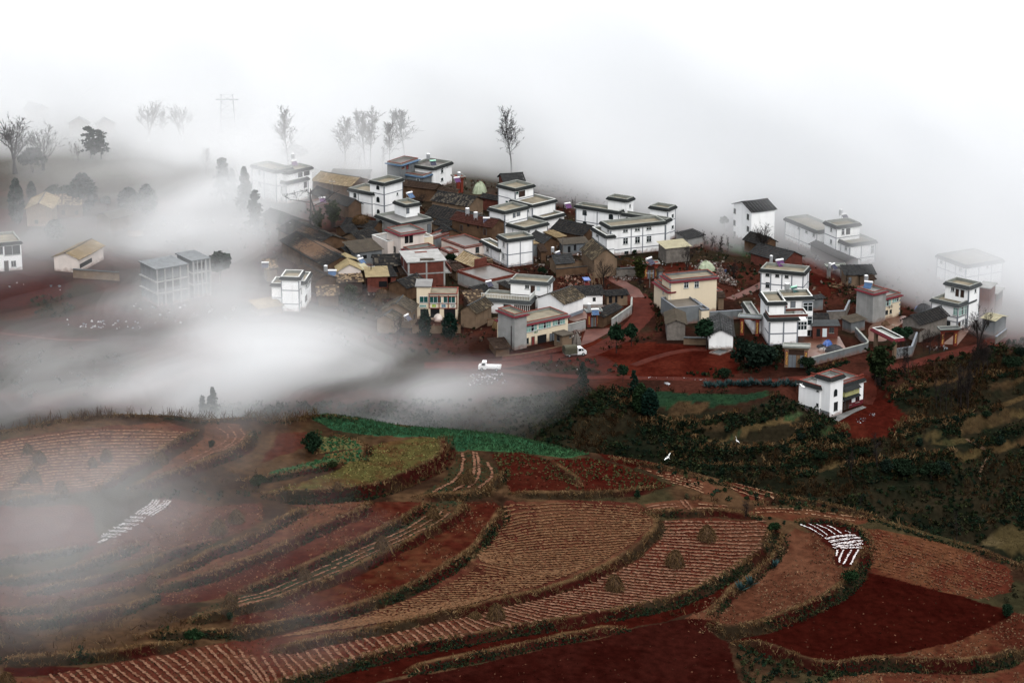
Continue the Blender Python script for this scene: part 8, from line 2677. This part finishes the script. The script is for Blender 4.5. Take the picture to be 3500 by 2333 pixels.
def vehicle(name, label, z, p, q, kind):
    """p: foot of the rear, q: foot of the front"""
    (ax, ay, az), (bx, by, bz) = on(z, p), on(z, q)
    root = empty(name, (ax, ay, max(az, bz) + .12), math.atan2(by - ay, bx - ax))
    L_ = math.hypot(bx - ax, by - ay)
    tag(root, label, {'truck': 'truck', 'pickup': 'pickup truck', 'trike': 'three-wheeler'}[kind])
    if kind == 'truck':
        L_ = max(L_, 4.6)
        c = L_ - 2.0
        cab = [(c, .35), (L_, .35), (L_, 1.0), (L_ - .35, 1.15), (L_ - .85, 1.75), (c, 1.8)]
        MB().prism(cab, -.8, .8).build('cab', 'whitepaint', root)
        for s in (-.81, .80):
            MB().prism([(c + .15, 1.1), (L_ - 1.2, 1.1), (L_ - 1.1, 1.62), (c + .15, 1.65)], s, s + .01).build('side_window', 'glass', root)
            MB().prism([(L_ - 1.1, 1.1), (L_ - .55, 1.1), (L_ - .9, 1.6), (L_ - 1.02, 1.62)], s, s + .01).build('side_window', 'glass', root)
        MB().prism([(L_ - .38, 1.2), (L_ - .85, 1.72), (L_ - .82, 1.74), (L_ - .34, 1.22)], -.7, .7).build('windscreen', 'glass', root)
        MB().box(0, c - .05, -.85, .85, .45, .8).build('load_bed', 'greenpaint' if 0 else 'palegrey', root)
        m = MB()
        pr = [(-.95, .7), (.95, .7), (.98, 1.9), (.75, 2.25), (0, 2.42), (-.75, 2.25), (-.98, 1.9)]
        m.prism(pr, -.15, c - .08, 'x')
        m.build('canvas_cover', 'canvas', root)
        for s in (-.5, .5):
            MB().box(L_, L_ + .03, s - .15, s + .15, .65, .85).build('headlight', 'frame', root)
        MB().box(L_ - .05, L_ + .08, -.82, .82, .3, .48).build('bumper', 'trim', root)
        for x in (.8, L_ - .75):
            for y in (-.75, .75):
                wheel(root, x, y, .34)
    elif kind == 'pickup':
        L_ = max(L_, 4.6)
        c = L_ - 1.6
        cab = [(c, .35), (L_, .35), (L_, 1.0), (L_ - .5, 1.2), (L_ - .75, 1.85), (c, 1.85)]
        MB().prism(cab, -.8, .8).build('cab', 'whitepaint', root)
        for s in (-.81, .80):
            MB().prism([(c + .2, 1.15), (L_ - .65, 1.15), (L_ - .85, 1.7), (c + .2, 1.7)], s, s + .01).build('side_window', 'glass', root)
        MB().prism([(L_ - .52, 1.22), (L_ - .75, 1.8), (L_ - .72, 1.82), (L_ - .48, 1.24)], -.7, .7).build('windscreen', 'glass', root)
        m = MB().box(0, c - .03, -.82, .82, .55, .66)
        ring(m, 0, c - .03, -.82, .82, .662, 1.05, .06)
        m.build('load_bed', 'whitepaint', root)
        for x in (.85, L_ - .75):
            for y in (-.72, .72):
                wheel(root, x, y, .34)
        MB().box(L_ - .03, L_ + .08, -.8, .8, .3, .45).build('bumper', 'trim', root)
    else:
        MB().box(0, 1.6, -.6, .6, .5, .95).build('load_bed', 'reddoor', root)
        MB().prism([(1.6, .5), (2.7, .5), (2.55, 1.1), (2.2, 1.25), (1.6, 1.2)], -.45, .45).build('body', 'reddoor', root)
        MB().prism([(-.1, 1.65), (2.6, 1.7), (2.5, 1.82), (1.2, 1.9), (-.1, 1.8)], -.75, .75).build('canopy', 'tarpgreen', root)
        for x in (.05, 2.35):
            for y in (-.6, .6):
                MB().cyl((x, y, .6), (x, y, 1.7), .03, n=5).build('canopy_post', 'steel', root)
        wheel(root, 2.4, 0, .28, .12)
        wheel(root, .6, -.58, .28, .14)
        wheel(root, .6, .58, .28, .14)


vehicle('covered_truck', 'small white truck with a dark canvas load cover on the red road', 'G', (1100, 1235), (1285, 1215), 'truck')
vehicle('pickup_truck', 'white pickup with an empty bed at the edge of the fog', 'G', (375, 1392), (170, 1385), 'pickup')
vehicle('three_wheeler', 'red three-wheeler with a pale green canopy by the mossy mud house', 'G', (190, 800), (140, 775), 'trike')
vehicle('three_wheeler', 'blue-covered three-wheeler parked behind the white farm wing', 'D', (420, 1430), (385, 1380), 'trike')
for ch in bpy.data.objects['three_wheeler.001'].children:
    if ch.name.startswith('canopy') and not ch.name.startswith('canopy_post'):
        ch.data.materials[0] = MATS['tarpblue']


# ---------------------------------------------------------------- people and the egret
def person(label, z, p, top, cloth='clothblue', rot=0.0, bend=0.0):
    x, y, zz = on(z, p)
    h = 1.65
    o = bpy.data.meshes.new('person')
    b = bend
    J = [(0, 0, .50), (0, -.02 - b * .1, .62), (0, -.03 - b * .22, .76), (0, -.03 - b * .30, .84), (0, -.04 - b * .34, .93),
         (.11, -.02 - b * .25, .80), (.16, -b * .30, .62), (.17, -.05 - b * .4, .46), (-.11, -.02 - b * .25, .80), (-.16, -b * .30, .62), (-.17, -.05 - b * .4, .46),
         (.055, 0, .47), (.06, .0, .26), (.06, .02, .03), (.06, -.07, .01), (-.055, 0, .47), (-.06, -.02, .26), (-.06, .0, .03), (-.06, -.09, .01)]
    E = [(0, 1), (1, 2), (2, 3), (3, 4), (2, 5), (5, 6), (6, 7), (2, 8), (8, 9), (9, 10), (0, 11), (11, 12), (12, 13), (13, 14), (0, 15), (15, 16), (16, 17), (17, 18)]
    R_ = [.085, .085, .095, .04, .062, .05, .036, .026, .05, .036, .026, .065, .045, .03, .026, .065, .045, .03, .026]
    o.from_pydata([tuple(np.array(j) * h) for j in J], E, [])
    ob = link_mesh('person', o)
    ob.location = (x, y, zz)
    ob.rotation_euler = (0, 0, rot)
    o.materials.append(MATS[cloth])
    md = ob.modifiers.new('skin', 'SKIN')
    for i, v in enumerate(o.skin_vertices[0].data):
        v.radius = (R_[i] * h, R_[i] * h * .8)
        v.use_root = i == 0
    sb = ob.modifiers.new('smooth', 'SUBSURF')
    sb.levels = sb.render_levels = 1
    tag(ob, label, 'person', 'people in the village')
    hp_ = np.array(J[4]) * h
    MB().cyl(hp_ + np.array([0, -.03, .02]), hp_ + np.array([0, -.03, .11]), .105, .06, 10).build('hair', 'rubber', ob)
    MB().cyl(hp_ + np.array([0, -.09, -.08]), hp_ + np.array([0, -.06, .03]), .06, .075, 8).build('face', 'skin', ob)
    for k in (7, 10):
        q = np.array(J[k]) * h
        MB().cyl(q, q + np.array([0, -.02, -.12]), .045, .03, 6).build('hand', 'skin', ob)


person('person in dark blue clothes standing on the rubble slope', 'H', (932, 300), 225, 'clothblue', .4)
person('person in a red top standing in the outhouse doorway', 'H', (2022, 1003), 945, 'clothred', .1)
person('person in red by the low mud stable wall', 'G', (1757, 628), 560, 'clothred', -.3)


def bird(label, z, p, dist, rot):
    d = np.array(ray(z, p))
    c = np.array([0, 0, CAM_Z]) + d * dist
    root = bpy.data.meshes.new('egret')
    V, F = [], []

    def add(m):
        k = len(V)
        V.extend(m.v)
        F.extend(tuple(i + k for i in f) for f in m.f)
    m = MB()
    pts = [(-.32, 0, .0, .02), (-.2, 0, .02, .07), (0, 0, .03, .10), (.18, 0, .03, .07), (.3, 0, .07, .035), (.36, 0, .05, .03), (.44, 0, .05, .035), (.5, 0, .04, .025)]
    for a, b in zip(pts, pts[1:]):
        m.cyl(a[:3], b[:3], a[3], b[3], 8, False)
    m.cyl((.5, 0, .04), (.64, 0, .03), .018, .004, 6)
    for s in (-.03, .03):
        m.cyl((-.3, s, -.01), (-.62, s, -.05), .010, .008, 4)
    add(m)
    for s in (-1, 1):
        w = MB()
        q = [(.10, .08 * s, .06), (.16, .32 * s, .22), (.08, .62 * s, .26), (-.02, .78 * s, .22), (-.12, .60 * s, .22), (-.18, .34 * s, .17), (-.16, .08 * s, .05)]
        t = [(x, y, zz + .02) for x, y, zz in q]
        w.poly(q)
        w.poly(t)
        for i in range(len(q)):
            j = (i + 1) % len(q)
            w.poly([q[i], q[j], t[j], t[i]])
        add(w)
    root.from_pydata(V, [], F)
    root.materials.append(MATS['feather'])
    o = link_mesh('egret', root)
    o.location = c
    o.rotation_euler = rot
    o.scale = (.95,) * 3
    tag(o, label, 'bird', 'egrets')


bird('white egret flying with raised wings above the dark gully', 'O', (893, 1135), 395, (math.radians(-47), 0, math.radians(108)))
bird('small white egret flying over the gully terraces', 'O', (1622, 955), 440, (math.radians(60), 0, math.radians(100)))
bird('tiny white egret by the scrub left of the house on the red bank', 'O', (2318, 368), 480, (math.radians(50), math.radians(-40), math.radians(70)))


# ---------------------------------------------------------------- strips of white plastic mulch on the red soil
def plastic(label, group, *pts, width=.16, n=1, off=.3, step=.17, gap=.03, alb=.46):
    Q = smooth_line(hxy(mp(*pts)), step)
    d = np.gradient(Q, axis=0)
    d /= np.linalg.norm(d, axis=1)[:, None] + 1e-9
    nr = np.stack([-d[:, 1], d[:, 0]], 1)
    parts = [toothed(Q + nr * (i - (n - 1) / 2) * off, width, (alb, alb, alb * 1.02), gap, dz=.09, patchy=0, jit=.18) for i in range(n)]
    V, F, c = join_np(parts)
    tag(np_mesh('plastic_strip', V, F, 'attrgloss', c), label, 'plastic strip', group)


g1_, g2_, g3_ = 'upper thin white strips', 'broad white mesh strips', 'short white strips'
for i, a in enumerate([(505, 412, 590, 452, 672, 500), (562, 404, 640, 445, 706, 492), (622, 402, 700, 440, 756, 482), (700, 408, 760, 440, 806, 472), (832, 450, 855, 458, 872, 466)]):
    plastic(['lowest and longest', 'second lowest', 'middle', 'second highest', 'shortest and highest'][i] + ' of the five thin white strips above the mesh in the crescent bed', g1_, 'L', *a, width=.10)
for i, a in enumerate([(690, 522, 790, 496, 905, 482), (715, 546, 820, 521, 940, 503), (738, 570, 850, 546, 955, 529), (745, 592, 860, 571, 958, 555), (800, 602, 880, 592, 955, 584)]):
    plastic(['topmost', 'second', 'third', 'fourth', 'bottom, shortest'][i] + ' white mesh strip across the middle of the crescent bed', g2_, 'L', *a, width=.12, n=2, off=.27, gap=.10)
for i, a in enumerate([(780, 612, 770, 655), (825, 615, 800, 660, 785, 705), (880, 620, 850, 670, 818, 725), (930, 615, 905, 670, 870, 730)]):
    plastic(['shortest, leftmost', 'second from the left', 'third from the left', 'rightmost'][i] + ' of the four white strips at the foot of the crescent bed', g3_, 'L', *a, width=.14)
for i, a in enumerate([(1400, 935, 1350, 1000, 1230, 1075), (1500, 938, 1440, 1010, 1320, 1080)]):
    plastic(['left', 'right'][i] + ' one of the paired long white strips topping the misty bed', 'upper pair of misty strips', 'I', *a, width=.14, n=3, off=.36, gap=.12, alb=.27)
for i, a in enumerate([(1160, 1095, 1315, 1110), (1110, 1125, 1280, 1135), (1060, 1155, 1240, 1165), (1010, 1185, 1180, 1195), (965, 1210, 1140, 1222), (920, 1245, 1080, 1250), (905, 1268, 1040, 1278), (880, 1335, 960, 1295)]):
    plastic(['topmost rung', 'second rung', 'third rung', 'fourth rung', 'fifth rung', 'sixth rung', 'seventh rung', 'lowest faint rung'][i] + ' in the ladder of white strips in the misty bed', 'ladder of misty strips', 'I', *a, width=.12, n=2, off=.3, gap=.12, alb=.27)


# power lines strung between the poles
def cable(label, z, a, ha, b, hb, sag=.8):
    (ax, ay, az), (bx, by, bz) = on(z, a), on(z, b)
    A, B = Vector((ax, ay, az + ha)), Vector((bx, by, bz + hb))
    m = MB()
    n = 10
    P = [A.lerp(B, i / n) - Vector((0, 0, sag * 4 * (i / n) * (1 - i / n))) for i in range(n + 1)]
    for p, q in zip(P, P[1:]):
        m.cyl(p, q, .03, n=4, cap=False)
    tag(m.build('power_cable', 'rubber'), label, 'cable', 'power cables')


cable('cable running left from the courtyard house pole', 'C', (930, 990), 6.4, (300, 1050), 5.0)
cable('cable running right from the courtyard house pole to the tower house', 'C', (930, 990), 6.4, (1330, 1080), 6.0)
cable('long cable between the courtyard pole and the pole by the big roofed house', 'C', (930, 990), 6.3, (2360, 1140), 6.0, 1.6)
cable('cable from the pole by the big roofed house towards the red gateway lane', 'D', (400, 1150), 6.2, (1250, 1430), 5.6, 1.2)
cable('cable from the dark pole before the sheet barn', 'F', (1232, 540), 6.6, (1690, 640), 5.4, 1.0)
# ---------------------------------------------------------------- fog: banks of mist lying in the valley and drifting over the hill
# the fog that swallows the far side of the village: one even body of mist with a billowing front
FX = np.array([-430, -95, -75, -55, -38, -20, 0, 10, 22, 40, 55, 75, 100, 130, 200, 430])
FY = np.array([704, 704, 694, 672, 660, 682, 677, 665, 646, 624, 609, 588, 549, 526, 515, 515])


def far_fog(zs, lean, dens, off, amp, col):
    xs = np.concatenate([np.linspace(-430, -160, 10), np.linspace(-152, 152, 110), np.linspace(160, 430, 10)])
    X, Z = np.meshgrid(xs, zs)
    n1 = fbm(X + .9 * Z, Z * 1.6 + 90, 38, 2, 301) - .5
    n2 = fbm(X + .5 * Z, Z * 1.7, 15, 3, 305) - .5
    Y = np.interp(X, FX, FY) + off + amp * (34 * n1 + 16 * n2) + np.maximum(Z - lean[0], 0) * lean[1] - 9 * np.exp(-np.maximum(Z, 0) / 3.0)
    nz, nx = X.shape
    front = np.stack([X, Y, Z], -1).reshape(-1, 3)
    back = np.stack([X, np.full_like(Y, 1150), Z], -1).reshape(-1, 3)
    V = np.concatenate([front, back])
    o = nz * nx
    F = []
    for j in range(nz - 1):
        for i in range(nx - 1):
            a = j * nx + i
            F.append((a, a + 1, a + 1 + nx, a + nx))
            F.append((o + a, o + a + nx, o + a + 1 + nx, o + a + 1))
    for j in range(nz - 1):
        for i in (0, nx - 1):
            a, b = j * nx + i, (j + 1) * nx + i
            F.append((a, b, o + b, o + a) if i == 0 else (a, o + a, o + b, b))
    for i in range(nx - 1):
        for j in (0, nz - 1):
            a, b = j * nx + i, j * nx + i + 1
            F.append((a, o + a, o + b, b) if j == 0 else (a, b, o + b, o + a))
    m = bpy.data.materials.new('far_fog')
    m.use_nodes = True
    nt = m.node_tree
    nt.nodes.clear()
    out = nt.nodes.new('ShaderNodeOutputMaterial')
    pv = nt.nodes.new('ShaderNodeVolumePrincipled')
    pv.inputs['Color'].default_value = (*col, 1)
    pv.inputs['Density'].default_value = dens
    nt.links.new(pv.outputs[0], out.inputs['Volume'])
    MATS['far_fog'] = m
    tag(np_mesh('fog', V, F, 'far_fog'), kind='stuff')


far_fog(np.concatenate([np.linspace(-4, 60, 26), [72, 84]]), (9, 1.3), .027, 0, 1.0, (.978, .986, .992))
far_fog(np.linspace(-4, 9, 8), (4, 5.0), .045, 4, .8, (.972, .982, .988))        # thicker on the ground


# mist in the valley, over the left of the village and drifting across the hill: nested bodies of even density
_t3 = np.random.default_rng(8).random((64, 64, 64))


def vn3(x, y, z, s, seed=0):
    p = [x / s + seed * 7.7, y / s + seed * 3.1, z / s + seed * 5.3]
    i = [np.floor(q).astype(int) for q in p]
    f = [q - k for q, k in zip(p, i)]
    f = [q * q * (3 - 2 * q) for q in f]
    out = 0
    for a in (0, 1):
        for b in (0, 1):
            for c in (0, 1):
                w = (f[0] if a else 1 - f[0]) * (f[1] if b else 1 - f[1]) * (f[2] if c else 1 - f[2])
                out = out + w * _t3[(i[0] + a) & 63, (i[1] + b) & 63, (i[2] + c) & 63]
    return out


def mist_field(X, Y, Z, blobs, s0, seed, lo, hi, floor, gain):
    f = np.zeros_like(X)
    for (cx, cy_, cz), (rx, ry, rz), w in blobs:
        f += w * np.exp(-((X - cx) / rx) ** 2 - ((Y - cy_) / ry) ** 2 - ((Z - cz) / rz) ** 2)
    wx = X + 6 * (vn3(X, Y, Z * 1.5, s0 * 1.2, seed + 20) - .5)
    wx, Y = .38 * (.64 * wx + .77 * Y), .64 * Y - .77 * wx                 # drawn out the way the mist drifts
    n = (vn3(wx, Y, Z * 1.7, s0, seed) + .55 * vn3(wx, Y, Z * 1.7, s0 / 2.1, seed + 1) + .32 * vn3(wx, Y, Z * 1.7, s0 / 4.3, seed + 2)) / 1.87
    return f * (floor + (gain - floor) * sstep(n, lo, hi))


def nets(F, lev, org, h):
    """surface nets: the closed surface where the field F equals lev"""
    Fp = np.pad(F, 1, constant_values=0.0)
    S = Fp > lev
    sh = np.array(Fp.shape) - 1
    cs = [(a, b, c) for a in (0, 1) for b in (0, 1) for c in (0, 1)]
    sub = lambda A, o: A[o[0]:o[0] + sh[0], o[1]:o[1] + sh[1], o[2]:o[2] + sh[2]]
    cnt = sum(sub(S, o).astype(np.int8) for o in cs)
    act = (cnt > 0) & (cnt < 8)
    idx = -np.ones(act.shape, np.int64)
    n = int(act.sum())
    if n == 0:
        return None
    idx[act] = np.arange(n)
    pos = np.zeros((n, 3))
    k = np.zeros(n)
    for a in cs:
        for ax in range(3):
            if a[ax]:
                continue
            b = list(a)
            b[ax] = 1
            va, vb = sub(Fp, a)[act], sub(Fp, tuple(b))[act]
            cr = (va > lev) != (vb > lev)
            t = np.where(cr, (lev - va) / np.where(cr, vb - va, 1), 0)
            p = np.array(a, float)[None] + t[:, None] * (np.array(b, float) - np.array(a, float))[None]
            pos += p * cr[:, None]
            k += cr
    base = np.argwhere(act)
    V = (base + pos / k[:, None] - 1) * h + org
    faces = []
    for ax in range(3):
        u, v = [i for i in range(3) if i != ax]
        s0 = np.moveaxis(S, (ax, u, v), (0, 1, 2))
        ii = np.moveaxis(idx, (ax, u, v), (0, 1, 2))
        e = s0[:-1, 1:-1, 1:-1] != s0[1:, 1:-1, 1:-1]
        q = np.argwhere(e)
        i, j, l = q[:, 0], q[:, 1] + 1, q[:, 2] + 1
        Q = np.stack([ii[i, j - 1, l - 1], ii[i, j, l - 1], ii[i, j, l], ii[i, j - 1, l]], 1)
        flip = s0[i, j, l] ^ (ax == 1)
        Q[~flip] = Q[~flip][:, ::-1]
        faces.append(Q)
    return V, np.concatenate(faces)


def pb(z, p, h, r, w):
    x, y = at(z, p, h)
    return (x, y, h), r, w


def hb(z, p, h, r, w):
    x, y = hp(z, p)
    return (x, y, float(hill_plane(x, y)) + h), r, w


VALLEY = [pb('V', (330, 940), 1, (42, 12, 8), .040), pb('V', (640, 905), 1, (22, 19, 11), .038), pb('V', (880, 915), -1, (17, 14, 8), .050), pb('V', (1090, 930), -3, (17, 13, 7), .040), pb('V', (1290, 1000), -9, (11, 10, 7), .034),
          pb('V', (540, 790), 3, (16, 19, 9), .028), pb('V', (740, 800), 1, (13, 12, 6), .022), pb('V', (880, 830), 0, (12, 10, 5), .016), pb('V', (330, 810), 2, (18, 18, 8), .012), pb('V', (60, 870), 2, (22, 18, 8), .012)]
VILLAGE = [pb('V', (480, 470), 6, (18, 32, 12), .034), pb('V', (300, 560), 5, (24, 18, 8), .016), pb('V', (450, 650), 4, (14, 20, 9), .036), pb('V', (540, 560), 5, (10, 20, 9), .026), pb('V', (330, 690), 2, (16, 16, 6), .012), pb('V', (330, 390), 10, (28, 20, 13), .024),
           pb('V', (110, 590), 5, (28, 24, 8), .009), pb('V', (30, 470), 9, (24, 26, 12), .010), pb('V', (610, 420), 5, (13, 20, 12), .020)]
HILLF = [hb('V', (250, 1330), 4, (24, 18, 7), 0.0037), hb('V', (40, 1250), 5, (11, 8, 6), 0.0177), hb('V', (270, 1130), 3, (6, 6, 4), 0.0177), hb('V', (100, 1390), 5, (14, 8, 6), 0.0122), hb('V', (420, 1230), 3, (8, 6, 4), 0.0095), hb('V', (620, 1100), 3, (6, 6, 4), 0.0122),
         hb('V', (560, 1010), 3, (7, 5, 4), 0.0095), hb('V', (150, 1540), 5, (9, 6, 5), 0.0095), hb('V', (640, 1500), 3, (6, 5, 4), 0.0095)]


def mist(x0, x1, y0, y1, z0, z1, h, blobs, s0, seed, lo, hi, floor, gain, levels, col):
    gx, gy, gz_ = (np.arange(a, b, h) for a, b in ((x0, x1), (y0, y1), (z0, z1)))
    X, Y, Z = np.meshgrid(gx, gy, gz_, indexing='ij')
    F = mist_field(X, Y, Z, blobs, s0, seed, lo, hi, floor, gain)
    L_ = list(levels)
    for i, lev in enumerate(L_):
        r = nets(F, lev, np.array([x0, y0, z0]), h)
        if r is None:
            continue
        nxt = L_[i + 1] if i + 1 < len(L_) else lev * 1.3
        w = (lev + nxt) / 2 if i == 0 else (nxt - L_[i - 1]) / 2
        m = bpy.data.materials.new('mist')
        m.use_nodes = True
        nt = m.node_tree
        nt.nodes.clear()
        out = nt.nodes.new('ShaderNodeOutputMaterial')
        pv = nt.nodes.new('ShaderNodeVolumePrincipled')
        pv.inputs['Color'].default_value = (*col, 1)
        pv.inputs['Density'].default_value = w
        nt.links.new(pv.outputs[0], out.inputs['Volume'])
        MATS['mist'] = m
        tag(np_mesh('mist', r[0], r[1], 'mist'), kind='stuff')


MC = (.945, .957, .962)
mist(-135, 46, 390, 560, -26, 34, 2.2, VALLEY, 18, 1, .36, .64, .05, 1.5, (.0008, .0025, .005, .0085, .013, .019, .027, .037, .05), MC)
mist(-125, -15, 535, 705, -4, 34, 2.4, VILLAGE, 17, 5, .34, .66, .10, 1.4, (.0006, .002, .004, .0065, .010, .015, .022, .032), MC)
mist(-66, 4, 236, 345, 34, 74, 1.5, HILLF, 13, 9, .34, .68, .10, 1.4, (.0006, .0018, .0035, .006, .0095, .014, .02), MC)
